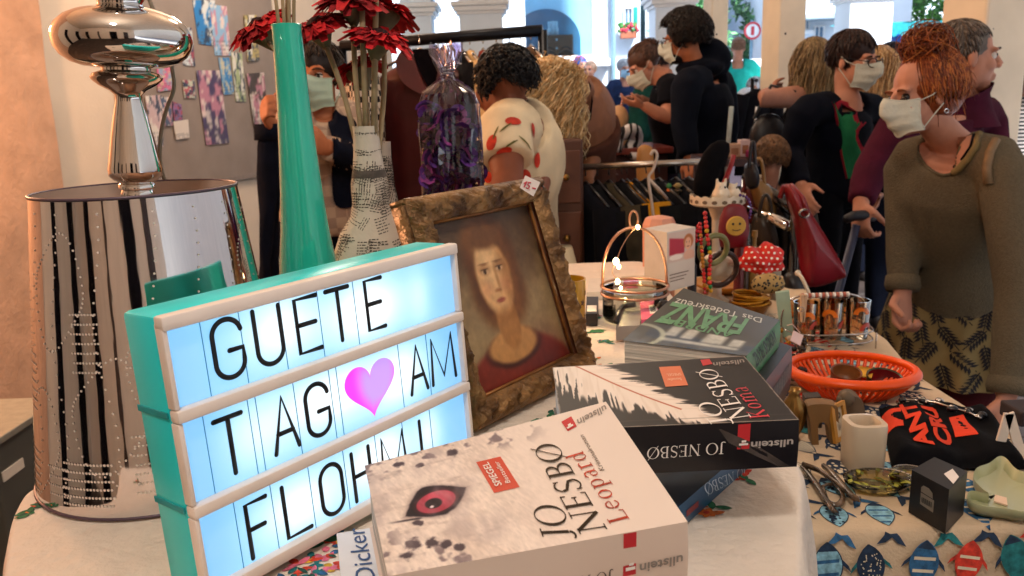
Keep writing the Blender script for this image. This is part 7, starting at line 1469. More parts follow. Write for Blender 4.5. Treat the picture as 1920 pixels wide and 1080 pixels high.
slab('dark wooden block behind the tan carved elephant', 'wooden_block', [(1508, 790), (1510, 746), (1540, 744), (1542, 775), (1540, 838), (1512, 842)], 1.04, .02, mat('dark_walnut', '#33281f', .6, var=.2))
slab('rounded grey wooden figure behind the small framed picture', 'wooden_figure', smooth_loop([(1578, 800), (1580, 756), (1592, 744), (1608, 745), (1620, 758), (1622, 792), (1612, 800)], 4), 1.06, .03, wd2)
mb = MB(); hh_ = P(1588, 748, 1.05); mb.ell(hh_, (.010, .010, .011), None, 14, 10); mb.ell(hh_ + V(-.010, 0, -.001), (.005, .005, .006), None, 8, 6); solid('wooden_bird', 'small carved knob on top of the grey wooden figure', 'figure', mb, wd2, True)
sf2 = thing('framed_sketch', 'tiny leaning wooden frame with a sketch of a figure between the wooden carvings', 'picture frame', base(1572, 830)); c4_ = [P(1562, 832, .975), P(1588, 818, .985), P(1578, 750, 1.0), P(1553, 762, .99)]; f_ = bil_fn(*c4_); mb = MB()
for (a, b_) in (((0, 0), (1, .10)), ((0, .9), (1, 1)), ((0, .10), (.2, .9)), ((.8, .10), (1, .9))): mb.hexa([f_(a[0], a[1], 0), f_(b_[0], a[1], 0), f_(b_[0], b_[1], 0), f_(a[0], b_[1], 0), f_(a[0], a[1], .006), f_(b_[0], a[1], .006), f_(b_[0], b_[1], .006), f_(a[0], b_[1], .006)])
ob('frame_edge', mb, mat('pine_frame', '#a8762c', .5, var=.15), sf2)
def sketch(U, Vv): A = np.ones(U.shape + (3,)) * np.array([.72, .66, .56]); A = mixc(A, '#4a4038', sstep(.35, .2, np.abs(np.hypot((U - .5) / .3, (Vv - .7) / .12) - .8)) + sstep(.6, .4, np.hypot((U - .5) / .35, (Vv - .35) / .3)) * fbm(U, Vv, 14, 4)); return A
painted('sketch', 20, 40, lambda u, v: f_(.18 + .64 * u, .1 + .8 * v, .002), sketch, mat('matt_print', None, .6, attr=True), sf2)
# white ceramic cup, rounded square
q = base(1622, 888); kq = kpx(q); wv_ = 36 * kq; zc = P(1625, 800, q.y).z; cup = mat('cream_ceramic', '#cdbca4', .35, var=.05, scale=8, coat=.3); cy_ = q.y + wv_ * .8
def sq(z, r, n=40): return [V(q.x + .004 + r * math.copysign(abs(math.cos(a)) ** .55, math.cos(a)), cy_ + r * math.copysign(abs(math.sin(a)) ** .55, math.sin(a)), z) for a in [2 * PI * i / n + .35 for i in range(n)]]
wc = thing('ceramic_cup', 'small square cream ceramic pot with an open top on the fish cloth', 'pot', q); mb = MB(); mb.loft([sq(T2Z + .001, wv_ * .90), sq(T2Z + .004, wv_ * .95), sq(zc - .004, wv_), sq(zc, wv_ * .97), sq(zc + .0005, wv_ * .72), sq(zc - .004, wv_ * .66), sq(T2Z + .02, wv_ * .62)]); ob('pot_wall', mb, cup, wc, smooth=60)
# black t-shirt with orange letters
RS = [base(1660, 772), base(1905, 832), base(1800, 900), base(1668, 868)]
ts = thing('folded_shirt', 'folded black shirt with bold orange lettering on the fish table', 'shirt', base(1760, 840)); tq_ = [base(1650, 785), base(1690, 912), base(1930, 880), base(1770, 768)]
hsh = H4([(1672, 880), (1900, 880), (1830, 775), (1650, 772)]); sA, sB, sC, sD = base(1672, 884), base(1925, 884), base(1850, 775), base(1648, 770); sfn0 = bil_fn(sA, sB, sC, sD)
def sfn(u, v, h=0):
    p = sfn0(u, v, 0); e = min(u, 1 - u, v, 1 - v); r_ = .016 * (1 - max(0, 1 - e / .12) ** 2) + .005 * math.sin(u * 7 + v * 5) * math.sin(v * 6 + 1) + .003 * math.sin(u * 19 + 3 * v); return V(p.x, p.y, T2Z + .004 + max(0, r_) + h)
mb = MB(); mb.grid(60, 40, lambda u, v: sfn(u, v)); mb.grid(60, 40, lambda u, v: V(*sfn(1 - u, v)[:2], T2Z + .0025))
for fn_ in (lambda u: (u, 0), lambda u: (1, u), lambda u: (1 - u, 1), lambda u: (0, 1 - u)): mb.grid(60, 2, lambda u, v: V(*sfn(*fn_(u))[:2], T2Z + .0025 + (sfn(*fn_(u)).z - T2Z - .0025) * v))
ob('cloth', mb, fabric('black_cotton', '#0c0d14', .2), ts, smooth=40); orp = mat('shirt_orange', '#d23a18', .9, var=.08, scale=40)
hS = H4([(1672, 884), (1925, 884), (1850, 775), (1648, 770)])
def sh_text(s_, p0, p1, pc):
    a, b_, c = [np.array(hS(*p)) for p in (p0, p1, pc)]; ex, ey = b_ - a, c - a; return text(s_, lambda u, v, h=0: sfn(a[0] + ex[0] * u + ey[0] * v, a[1] + ex[1] * u + ey[1] * v, .0016), 0, 0, 1.0, orp, ts, w=1.0, bold=.045)
sh_text('ANT', (1752, 866), (1712, 783), (1722, 868)); sh_text('CRU', (1790, 858), (1752, 784), (1762, 862))
for pts in ([(1652, 792), (1688, 790), (1694, 822), (1660, 826)], [(1780, 805), (1806, 800), (1834, 846), (1818, 858), (1792, 842)]):
    mb = MB()
    for i in range(6):
        a, b_ = i / 6, (i + 1) / 6; L_ = lambda t, p0, p1: (p0[0] + (p1[0] - p0[0]) * t, p0[1] + (p1[1] - p0[1]) * t)
        if len(pts) == 4: q4 = [L_(a, pts[0], pts[1]), L_(b_, pts[0], pts[1]), L_(b_, pts[3], pts[2]), L_(a, pts[3], pts[2])]
        else: q4 = [L_(a, pts[0], pts[4]), L_(b_, pts[0], pts[4]), L_(b_, pts[1], pts[2]), L_(a, pts[1], pts[2])]
        mb.add([sfn(*hS(*p), .0016) for p in q4], [(0, 1, 2, 3)])
    ob('lettering_block', mb, orp, ts)
# jewellery on the shirt
jw = thing('necklace', 'black and silver necklace lying on the black shirt', 'necklace', base(1760, 785)); mb = MB(); rd = random.Random(6); ks = [(1690, 770), (1710, 764), (1735, 770), (1760, 778), (1785, 788), (1815, 792), (1838, 802)]
for x, y in ks:
    for k in range(3): u, v = hS(x + rd.uniform(-6, 6), y + rd.uniform(-3, 3) + 6); mb.ell(sfn(min(.98, max(.02, u)), min(.99, max(.02, v)), .005), (.006, .004, .004), Matrix.Rotation(rd.uniform(0, 3), 3, 'Z'), 8, 6, k % 2)
mb.tube([sfn(*[min(.98, max(.02, w)) for w in hS(x, y + 8)], .006) for x, y in ks], .0016, 6, m=1); ob('beads', mb, [black_cov, steel], jw, smooth=True)
# black gift box
bxp = [base(1703, 962), base(1772, 1003), base(1806, 966), base(1745, 936)]; kq = kpx(bxp[1]); bh = P(1772, 918, bxp[1].y).z - T2Z; bb2 = thing('black_box', 'black cardboard box with a grey sticker on the fish cloth', 'box', sum(bxp, Vector()) / 4); mb = MB(); mb.hexa([p + V(0, 0, .001) for p in bxp] + [p + V(0, 0, bh) for p in bxp]); ob('carton', mb, mat('black_card', '#0d0c12', .4, var=.2, scale=10), bb2)
tfn = bil_fn(*[p + V(0, 0, bh) for p in bxp]); mb = MB(); mb.add([tfn(.62, .45, .0006), tfn(.98, .25, .0006), tfn(1.0, .60, .0006) if False else tfn(.95, .62, .0006), tfn(.66, .82, .0006)], [(0, 1, 2, 3)]); ob('price_sticker', mb, mat('tag_white', '#e8dfda'), bb2)
sfn2 = bil_fn(bxp[0], bxp[1], bxp[1] + V(0, 0, bh), bxp[0] + V(0, 0, bh)); mb = MB(); mb.poly([(.30, .36), (.66, .33), (.66, .60), (.30, .62)], sfn2, 0, .0005); mb.poly([(.30, .64), (.62, .62), (.60, .74), (.5, .80), (.36, .80), (.30, .74)], sfn2, 0, .0005)
for i in range(10): mb.poly([(.34 + i * .028, .42), (.352 + i * .028 + .008 * (i % 2), .42), (.352 + i * .028 + .008 * (i % 2), .54), (.34 + i * .028, .54)], sfn2, 1, .0009)
ob('sticker', mb, [mat('sticker_grey', '#7a746a', .5, var=.1), blk], bb2)
# pale green leaf dish
LD_ = [(1812, 968), (1835, 978), (1880, 984), (1930, 990), (1960, 960), (1950, 925), (1905, 908), (1884, 886), (1870, 882), (1852, 895), (1828, 905), (1822, 925), (1838, 945), (1850, 955), (1825, 950), (1812, 952)]
ds = thing('leaf_dish', 'pale green ceramic dish shaped like a leaf with a price sticker', 'dish', base(1870, 950)); lp_ = [base(x, y, T2Z) for x, y in smooth_loop(LD_, 5)]; cD = sum(lp_, Vector()) / len(lp_); mb = MB(); n = len(lp_)
rg = lambda k, z: [cD + (p - cD) * k + V(0, 0, z) for p in lp_]; mb.loft([rg(.80, .001), rg(.97, .010), rg(1.0, .017), rg(.985, .019), rg(.95, .017), rg(.84, .008), rg(.5, .006), rg(.05, .006)]); ob('glazed_body', mb, mat('celadon_glaze', '#a9ae8a', .3, var=.08, scale=10, coat=.4), ds, smooth=50)
st_ = [base(1862, 952), base(1888, 960), base(1886, 946), base(1864, 940)]; mb = MB(); mb.hexa([p + V(0, 0, .0065) for p in st_] + [p + V(0, 0, .0085) for p in st_]); ob('price_sticker', mb, mat('tag_peach', '#e0c4ac', .8), ds)
# amber glass dishes
def blobdish(label, px, py, rx_, ry_):
    q = base(px, py); t = thing('glass_dish', label, 'dish', q); mb = MB(); mb.lathe([(0, .001), (.6, .001), (.95, .010), (1, .016), (.9, .014), (.55, .006), (0, .005)], q, 32, sx=1, sy=1); mb.v = [tuple(q + V((Vector(v) - q).x * rx_, (Vector(v) - q).y * ry_, (Vector(v) - q).z)) for v in mb.v]; ob('glass_body', mb, film('pale_amber_glass', '#ece2b0', .06), t, smooth=True)
    mb = MB(); rd = random.Random(px)
    for i in range(46): a, k = rd.uniform(0, 6.28), math.sqrt(rd.random()); z_ = .004 + .010 * k * k; c = q + V(rx_ * k * .9 * math.cos(a), ry_ * k * .9 * math.sin(a), z_); an = rd.uniform(0, 3.1); mb.add([c + V(.007 * math.cos(an), .007 * math.sin(an), .001), c + V(-.0028 * math.sin(an), .0028 * math.cos(an), .0014), c - V(.007 * math.cos(an), .007 * math.sin(an), -.001), c - V(-.0028 * math.sin(an), .0028 * math.cos(an), -.0014)], [(0, 1, 2, 3)], i % 3)
    ob('leaf_print', mb, [mat('dish_olive', '#6a7028', .4, var=.2), mat('dish_brown', '#3a3018', .4), mat('dish_lime', '#a8a83c', .4)], t)
blobdish('clear glass dish printed with olive leaves left of the black box', 1645, 918, .040, .026); blobdish('second clear leaf printed dish half hidden behind the black box', 1706, 908, .022, .02)
# hair clips
tor_ = mat('tortoiseshell', '#1a1210', .2, var=.6, scale=60, coat=.4, col2='#5a4634')
for k, (pts, w_) in enumerate([([(1505, 888), (1520, 905), (1542, 938), (1558, 965), (1564, 972)], .005), ([(1505, 888), (1535, 900), (1565, 922), (1600, 950), (1612, 955)], .005), ([(1540, 925), (1562, 920), (1580, 940), (1572, 958), (1550, 952), (1540, 925)], .0035), ([(1545, 892), (1560, 905), (1585, 935), (1600, 952)], .006)]):
    mb = MB(); mb.tube(cr_([base(x, y) + V(0, 0, .008 + .004 * (k % 2)) for x, y in pts], 6), w_, 8, flat=.6); solid('hair_clip', ['dark tortoiseshell hair clip, the leftmost of the pile on the fish cloth', 'long dark hair clip lying across the pile on the fish cloth', 'looped dark hair clip in the middle of the pile', 'speckled hair clip pointing at the glass dish'][k], 'hair clip', mb, tor_, True, 'hair clips on the fish cloth')
t, f_ = litbox('red_pen', 'short dark red stick between the white pot and the black box', 'pen', [(1655, 884), (1690, 900), (1692, 896), (1658, 880)], T2Z + .006, .005, mat('pen_red', '#7a2a1a', .4))
# white paper carrier handle at the right edge
hb2 = thing('paper_bag', 'white paper carrier bag with upright handles at the right edge', 'bag', base(1925, 900)); mb = MB(); Yb = .93
for a_, b2_ in (((1878, 828), (1893, 776)), ((1893, 776), (1922, 876))):
    p, q2 = P(*a_, Yb), P(*b2_, Yb); d = (q2 - p).normalized(); s2 = V(-d.z, 0, d.x) * .006; mb.hexa([p - s2, p + s2, p + s2 + V(0, .003, 0), p - s2 + V(0, .003, 0), q2 - s2, q2 + s2, q2 + s2 + V(0, .003, 0), q2 - s2 + V(0, .003, 0)])
ob('handle', mb, mat('bag_white', '#d8cdc0', .8, var=.04), hb2); mb = MB(); p = P(1915, 880, 1.04); mb.box((p.x + .02, p.y, T2Z + .012), (.09, .05, .022), bev=.003); ob('bag_body', mb, mat('bag_dark', '#2a2024', .7), hb2)
# ================================================================== CAKE STAND AND TRINKETS
pY = 1.72; kc = 1 / 1500 * pY * 1.0; pc_ = P(1345, 384, pY); cs = thing('cake_stand', 'white cake stand with a pierced scalloped rim above the trinkets', 'cake stand', (pc_.x, pY, T2Z)); cer = mat('white_ceramic', '#cfc3ae', .35, var=.05, coat=.3); rP = 50 * kc * 1.02
mb = MB(); nn_ = 72; vs = []
for r_, z in ((0, 0), (.9, 0), (1, .004), (1.0, .020), (.985, .020), (.98, .006), (0, .004)):
    for j in range(nn_): a = 2 * PI * j / nn_; vs.append(pc_ + V(rP * r_ * math.cos(a), rP * r_ * math.sin(a), z + (.004 * abs(math.sin(a * 9)) if z > .015 else 0)))
mb.add(vs, [(i * nn_ + j, i * nn_ + (j + 1) % nn_, (i + 1) * nn_ + (j + 1) % nn_, (i + 1) * nn_ + j) for i in range(6) for j in range(nn_)]); ob('plate', mb, cer, cs, smooth=50)
mb = MB()
for j in range(18): a = 2 * PI * j / 18 + .17; c = pc_ + V((rP + .0012) * math.cos(a), (rP + .0012) * math.sin(a), .011); tx = V(-math.sin(a), math.cos(a), 0); mb.add([c + tx * .006 * math.cos(q) + V(0, 0, .004 * math.sin(q)) for q in [i * PI / 5 for i in range(10)]], [tuple(range(10))])
ob('rim_piercing', mb, mat('pierced_shadow', '#6a5a48', .8), cs)
mb = MB(); mb.lathe([(.045, T2Z + .001), (.042, T2Z + .01), (.014, T2Z + .03), (.009, T2Z + .10), (.011, pc_.z - .03), (.022, pc_.z)], (pc_.x, pY, 0), 28); ob('stem', mb, cer, cs, smooth=True)
for k, (x, y, r_) in enumerate(((1352, 360, 17), (1375, 358, 14))):
    c = P(x, y + 6, pY - .02 + .03 * k); t = thing('ceramic_animal', ['white ceramic rabbit like figure on the left of the cake stand', 'white and black ceramic panda like head on the right of the cake stand'][k], 'figurine', c); mb = MB(); mb.ell(c, (r_ * kc, r_ * kc, r_ * kc * 1.0), None, 16, 12); mb.ell(c + V(-.002, -.002, r_ * kc * .8), (r_ * kc * .62,) * 3, None, 14, 10)
    for s_ in (-1, 1): mb.ell(c + V(s_ * r_ * kc * .45, 0, r_ * kc * 1.4), (r_ * kc * .2, r_ * kc * .15, r_ * kc * (.5 if k == 0 else .22)), None, 8, 6)
    ob('glazed_body', remesh(mb, .002, 3), cer, t, smooth=True)
    mb = MB()
    for s_ in (-1, 1): mb.ell(c + V(s_ * r_ * kc * .25, -r_ * kc * (.60 if k == 0 else .62), r_ * kc * .9), (r_ * kc * .12, r_ * kc * .06, r_ * kc * .14), None, 8, 6)
    ob('eyes', mb, black_cov, t)
# black felt bag standing on the stand
mb = MB(); mb.loft([mb.ring(P(x, y, pY + .03), V(w_ * kc, 0, 0), V(0, w_ * kc * .55, 0), 18) for x, y, w_ in ((1322, 372, 8), (1318, 362, 18), (1324, 340, 24), (1334, 310, 27), (1344, 285, 25), (1350, 270, 18), (1352, 263, 6))]); fb_ = thing('felt_bag', 'tall black felt bag with a red edge standing on the cake stand', 'bag', P(1320, 374, pY + .03)); ob('felt', mb, fabric('black_felt', '#0c0b12', .2), fb_, smooth=True)
mb = MB(); mb.tube([P(x, y, pY + .035) for x, y in ((1376, 290), (1370, 312), (1358, 342), (1346, 366))], .006, 8, flat=.5); ob('red_edge', mb, mat('red_edge', '#8a1a22', .5), fb_, smooth=True)
# red pouch with a smiling yellow button face
q = P(1376, 420, pY - .06); rp = thing('red_purse', 'dark red purse with a yellow button face hanging under the cake stand', 'purse', q); mb = MB(); mb.loft([mb.ring(q + V(0, 0, z), V(w_, 0, 0), V(0, w_ * .45, 0), 20) for z, w_ in ((-.05, .018), (-.047, .028), (-.015, .033), (.015, .030), (.035, .022), (.042, .012))]); ob('pouch', mb, mat('purse_red', '#6a0f1c', .5, var=.15), rp, smooth=True)
mb = MB(); RXm = Matrix.Rotation(PI / 2, 3, 'X'); fc_ = q + V(0, -.016, -.002); mb.lathe([(0, .004), (.019, .003), (.021, 0), (.019, -.002)], fc_, 24, mx=RXm); ob('button', mb, mat('button_yellow', '#b8923c', .4, var=.05), rp, smooth=50)
mb = MB()
for x, z in ((-.007, .005), (.007, .005)): mb.ell(fc_ + V(x, -.004, z), (.0028, .001, .0028), None, 8, 6)
mb.tube([fc_ + V(.010 * math.sin(a), -.0042, -.003 - .006 * math.cos(a)) for a in [-1 + .2 * i for i in range(11)]], .0009, 5); ob('button_face', mb, black_cov, rp)
# necklaces and bangles hanging from the stand
def beads(label, pts, Y, r, cols, seed=1, grp=None):
    mb = MB(); rd = random.Random(seed); ps = cr_([P(x, y, Y) for x, y in pts], 10); acc = 0; last = ps[0]; ms = [mat('bead_' + c, c, .2, var=.15) for c in cols]
    mb.ell(last, (r,) * 3, None, 8, 6, 0)
    for p in ps[1:]:
        while (p - last).length > r * 1.9: last = last + (p - last).normalized() * r * 1.9; mb.ell(last, (r * rd.uniform(.85, 1.1),) * 3, None, 8, 6, rd.randrange(len(ms)))
    return solid('bead_necklace', label, 'necklace', mb, ms, True, grp)
beads('long necklace of red, yellow and green beads hanging in front of the trinkets', [(1322, 400), (1326, 440), (1332, 480), (1330, 520), (1334, 552)], 1.52, .0045, ['#a81c20', '#b89020', '#1f7a3c', '#c8302a'], 1)
beads('second strand of red and amber beads beside the long necklace', [(1312, 420), (1316, 470), (1320, 520), (1322, 550)], 1.53, .004, ['#a81c20', '#c8302a', '#b8741c'], 2)
beads('purple bead necklace draped over the right rim of the cake stand', [(1388, 366), (1402, 372), (1408, 392), (1404, 412)], 1.66, .0035, ['#4a2a6a', '#5a3a7c'], 3)
beads('cluster of red glass beads hanging left under the cake stand', [(1310, 425), (1304, 445), (1312, 462)], 1.56, .005, ['#b01424', '#8a1020', '#1f6a5a'], 4)
def ringo(label, px, py, Y, r, w_, m, tilt_=0.3):
    c = P(px, py, Y); R = Matrix.Rotation(tilt_, 3, 'Z') @ Matrix.Rotation(.2, 3, 'X'); mb = MB(); mb.tube([c + R @ V(r * math.cos(a), 0, r * math.sin(a)) for a in [2 * PI * i / 40 for i in range(40)]], w_, 10, closed=True, flat=1); return solid('bangle', label, 'bangle', mb, m, True)
ringo('thick olive bangle hanging among the bead strings', 1338, 468, 1.56, .030, .0058, mat('bangle_olive', '#6a6a40', .3, var=.2)); ringo('wide dark brown bangle behind the olive one', 1352, 505, 1.60, .036, .006, mat('bangle_brown', '#2e1c16', .3, var=.2))
mb = MB(); c = P(1352, 500, 1.63); mb.lathe([(0, 0), (.02, .002), (.034, .018), (.038, .036), (.0355, .036), (.03, .018), (0, .006)], c + V(0, 0, -.02), 32, mx=Matrix.Rotation(-.9, 3, 'X')); solid('white_bowl', 'white ceramic bowl tipped on its side under the cake stand', 'bowl', mb, cer, True)
mb = MB(); c = base(1376, 562); c.y += .08; c.z = T2Z + .004; zt5 = P(1372, 532, c.y).z; mb.lathe([(0, 0), (.05, 0), (.072, .012), (.074, .018), (.068, .016), (0, .008)], V(c.x, c.y, zt5 - .012), 40); mb.lathe([(.03, 0), (.025, zt5 - .012 - T2Z)], V(c.x, c.y, T2Z), 20); solid('wooden_tray', 'round yellow wooden tray on a foot under the polka dot bag', 'tray', mb, mat('tray_yellow', '#b87818', .4, var=.15, scale=10), True)
# polka dot bag
q = P(1426, 490, 1.62); pd = thing('polka_dot_bag', 'crumpled red cloth bag with white polka dots', 'bag', q); mb = MB(); kq = 1.62 / 1500; mb.ell(q, (42 * kq, .035, 27 * kq), Matrix.Rotation(.15, 3, 'Y'), 30, 20, 0, .02); mb.ell(q + V(.02, 0, .012), (26 * kq, .03, 24 * kq), Matrix.Rotation(.6, 3, 'Y'), 20, 14, 0, .03); me = remesh(mb, .004, 2)
for v in me.vertices: v.co += (v.co - q).normalized() * (.004 * math.sin(v.co.x * 160 + v.co.z * 90) + .003 * math.sin(v.co.z * 240 - v.co.y * 130))
po = ob('cloth', me, mat('polka_red', '#c81e14', .5, var=.12, scale=30), pd, smooth=True); bvp = bvh(po); mb = MB(); rd = random.Random(2)
for i in range(9):
    for j in range(6): blob(bvp, mb, 1384 + i * 10.5 + 5 * (j % 2), 464 + j * 10 + rd.uniform(-1, 1), .0026, .0026, 0, 0, .0012)
ob('polka_dots', mb, wht, pd, smooth=True)
q = P(1440, 532, 1.5); mb = MB(); mb.ell(q, (.032, .022, .020), None, 22, 14, 0, .03); lpch = thing('spotted_pouch', 'small leopard spotted pouch below the polka dot bag', 'pouch', q); po = ob('cloth', mb, mat('pouch_tan', '#a88a54', .7, var=.15), lpch, smooth=True); bvp = bvh(po); m2 = MB()
for i in range(60): blob(bvp, m2, 1440 + rd.uniform(-32, 32), 532 + rd.uniform(-20, 20), rd.uniform(.0016, .0034), rd.uniform(.0014, .0024), rd.uniform(0, 3), 0, .0008)
ob('spots', m2, black_cov, lpch)
# trinkets on the back of the fish table
rd = random.Random(21); tm_ = [mat('trinket_' + c, c, .35, var=.2) for c in ('#5a1a1e', '#3a2a1e', '#7a5a2a', '#20242e', '#8a8070', '#6a2a4a')]
for k, (x, y, w_, h_, lb) in enumerate([(1388, 430, 10, 26, 'slim red perfume bottle behind the polka dot bag'), (1398, 470, 8, 18, 'little silver topped bottle beside the polka dot bag'), (1415, 452, 9, 20, 'short dark jar behind the polka dot bag'), (1298, 500, 9, 30, 'dark candle holder between the advert box and the bead strings'), (1455, 500, 10, 18, 'clear stoppered flask right of the polka dot bag')]):
    Yk = 1.78; c = P(x, y, Yk); kk = Yk / 1500; mb = MB(); z0 = T2Z; hh2 = c.z + h_ * kk - z0; mb.lathe([(0, z0), (w_ * kk, z0), (w_ * kk, z0 + hh2 * .72), (w_ * kk * .4, z0 + hh2 * .8), (w_ * kk * .4, z0 + hh2 * .9), (w_ * kk * .6, z0 + hh2 * .91), (w_ * kk * .6, z0 + hh2), (0, z0 + hh2)], (c.x, Yk, 0), 16); solid('small_bottle', lb, 'bottle', mb, tm_[k], 50, 'small bottles among the trinkets')
# ================================================================== CLOTHES RACKS
def hanger(mb, top, lat, w_, m=0):
    mb.tube([top + V(0, 0, .0), top + V(0, .012, .015), top + V(0, .005, .03), top + V(0, -.008, .03)], .0025, 6, m=m); mb.tube([top - lat * w_ / 2 - V(0, 0, .09), top - V(0, 0, .02), top + lat * w_ / 2 - V(0, 0, .09)], .006, 6, m=m)
def garment(label, top, lat, fw_, w_, ln, th, m, hm=None, name='hanging_garment', cat='garment', seed=0, sleeves=True, flare=1.1, grp=None, collar=None, parts=None):
    rd = random.Random(seed); lat = Vector(lat).normalized(); fw_ = Vector(fw_).normalized(); t = thing(name, label, cat, top - V(0, 0, ln), grp); mb = MB(); ph = rd.uniform(0, 6); rr = []
    prof_ = [(.02, .16, .5), (.05, .34, .8), (.09, .80, 1), (.13, .98, 1), (.25, .92, 1), (.5, .9 * flare, .95), (.8, 1.0 * flare, .9), (1.0, 1.06 * flare, .9)]
    for s_, wk_, tk in prof_:
        c = top - V(0, 0, ln * s_ + .01); r_ = []
        for j in range(36): a = 2 * PI * j / 36; f_ = 1 + (.16 * s_) * math.sin(a * 7 + ph + s_ * 3) + .10 * s_ * math.sin(a * 11 + ph * 2); r_.append(c + lat * (w_ / 2 * wk_ * math.cos(a)) + fw_ * (th / 2 * tk * f_ * math.sin(a)))
        rr.append(r_)
    mb.loft(rr); ob('body', mb, m, t, smooth=True)
    if sleeves:
        for s_ in (-1, 1): mb = MB(); a = top + lat * (s_ * w_ * .44) - V(0, 0, ln * .11); sl_ = min(.6, ln * .6); mb.tube([a, a + lat * (s_ * .03) - V(0, 0, sl_ * .3), a + lat * (s_ * .045) - V(0, 0, sl_ * .65), a + lat * (s_ * .035) - V(0, 0, sl_)], [.055, .062, .055, .05], 14); ob('sleeve', mb, m, t, smooth=True)
    mb = MB(); hanger(mb, top, lat, w_ * .85); ob('hanger', mb, hm or steel, t, smooth=True)
    return t
def rack(label, a, b, r, m, posts, ht=None):
    t = thing('clothes_rack', label, 'clothes rack', ((a.x + b.x) / 2, (a.y + b.y) / 2, 0)); mb = MB(); mb.tube([a, a.lerp(b, .5), b], r, 10); ob('rail', mb, m, t, smooth=True)
    for p, on in ((a, posts[0]), (b, posts[1])):
        if on:
            mb = MB(); mb.tube([p, V(p.x, p.y, .06)], r * .85, 10); ob('post', mb, m, t, smooth=True); mb = MB(); dv_ = (b - a).normalized(); n_ = V(-dv_.y, dv_.x, 0).normalized(); mb.tube([V(p.x, p.y, .05) - n_ * .25, V(p.x, p.y, .05) + n_ * .25], r, 8); ob('foot', mb, m, t, smooth=True)
    return t
r1a, r1b = P(640, 86, 3.3), P(1017, 57, 3.15); r1b.z = r1a.z + (r1b.z - r1a.z); rack('tall black clothes rack with coats behind the gift bag', r1a, r1b, .022, dark_metal, (1, 1))
leather = mat('burgundy_leather', '#4a1a1c', .38, var=.2, scale=9, bump=.25, bscale=14)
def onrail(px, a, b, dz=-.03):
    lo_, hi_ = 0, 1
    for _ in range(30):
        m_ = (lo_ + hi_) / 2; p = a.lerp(b, m_); d = p - Vector(CC); x_ = 960 + F * d.dot(Vector(RT)) / d.dot(Vector(FW))
        if x_ < px: lo_ = m_
        else: hi_ = m_
    p = a.lerp(b, lo_); return V(p.x, p.y, p.z + dz)
ct = onrail(790, r1a, r1b, -.02) + V(0, -.08, 0); g_ = garment('long burgundy leather coat with wide lapels on the tall black rack', ct, (1, -.35, 0), (.35, 1, 0), .42, 1.15, .16, leather, name='leather_coat', cat='coat', seed=3)
mb = MB()
for pts in ([(752, 96), (768, 92), (790, 150), (806, 178), (780, 172), (752, 150), (742, 118)], [(838, 92), (826, 90), (820, 140), (812, 178), (838, 165), (852, 135)]):
    v_ = [P(x, y, 3.02) for x, y in smooth_loop(pts, 4)]; n = len(v_); mb.add(v_ + [p + V(0, .03, 0) for p in v_], [tuple(range(n)), tuple(range(2 * n - 1, n - 1, -1))] + [(i, (i + 1) % n, n + (i + 1) % n, n + i) for i in range(n)])
ob('lapel', mb, mat('burgundy_leather_lapel', '#5a2422', .4, var=.2, scale=9), g_)
mb = MB(); v_ = [P(x, y, 3.05) for x, y in [(772, 92), (826, 90), (824, 130), (812, 180), (796, 150), (780, 120)]]; n = 6; mb.add(v_ + [p + V(0, .03, 0) for p in v_], [tuple(range(n)), tuple(range(2 * n - 1, n - 1, -1))] + [(i, (i + 1) % n, n + (i + 1) % n, n + i) for i in range(n)]); ob('dark_lining', mb, fabric('coat_lining', '#181018'), g_)
hound = check('houndstooth', '#b8b0a6', '#1c1a20', 46)
garment('black and white checked jacket on the tall rack behind the newspaper vase', onrail(672, r1a, r1b), (.25, -1, 0), (1, .25, 0), .44, .95, .14, hound, seed=5)
for k, (px, c, ln, lb) in enumerate([(866, '#15151c', .8, 'black top just right of the burgundy coat'), (880, '#c8a878', .75, 'cream and yellow top on the tall rack'), (905, '#7a2c1c', .9, 'rust red garment on the tall rack above the black curly hair'), (930, '#6a6a3a', .85, 'olive patterned garment on the tall rack'), (955, '#3a2430', .9, 'plum garment on the tall rack'), (975, '#8a7a5a', .8, 'beige garment on the tall rack'), (995, '#5a4636', .85, 'brown garment at the right end of the tall rack')]):
    garment(lb, onrail(px, r1a, r1b), (.25, -1, 0), (1, .25, 0), .42, ln, .055, fabric('garment_' + c, c, .3), seed=k + 10, grp='clothes on the tall black rack')
# low rack in the middle
silver = mat('rail_silver', '#b0a498', .25, metal=.9, var=.1)
r2a, r2b = P(1078, 314, 2.75), P(1322, 303, 2.65); rack('low silver clothes rail with dark garments in the middle of the hall', r2a, r2b, .011, silver, (1, 1))
for k, (px, c, ln, th, lb) in enumerate([(1098, '#121420', .85, .10, 'black garment at the left end of the low rail'), (1120, '#0f1118', .95, .12, 'long black coat second from the left on the low rail'), (1142, '#3a3428', .8, .05, 'patterned brown garment on the low rail'), (1166, '#14161c', .8, .06, 'black blouse left of the yellow strip on the low rail'), (1176, '#b8801c', .75, .022, 'narrow mustard yellow garment on the low rail'), (1192, '#10141c', .85, .07, 'black garment right of the yellow one on the low rail'), (1212, '#13181c', .85, .07, 'dark teal garment on the low rail'), (1236, '#0f1018', .8, .08, 'black garment beside the white hanger on the low rail'), (1268, '#121620', .85, .07, 'navy garment on the right half of the low rail'), (1292, '#14121a', .85, .06, 'black garment at the right end of the low rail')]):
    garment(lb, onrail(px, r2a, r2b), (.35, -1, 0), (1, .35, 0), .40, ln, th, fabric('garment_' + c, c, .4), seed=k + 40, hm=black_cov, grp='clothes on the low silver rail')
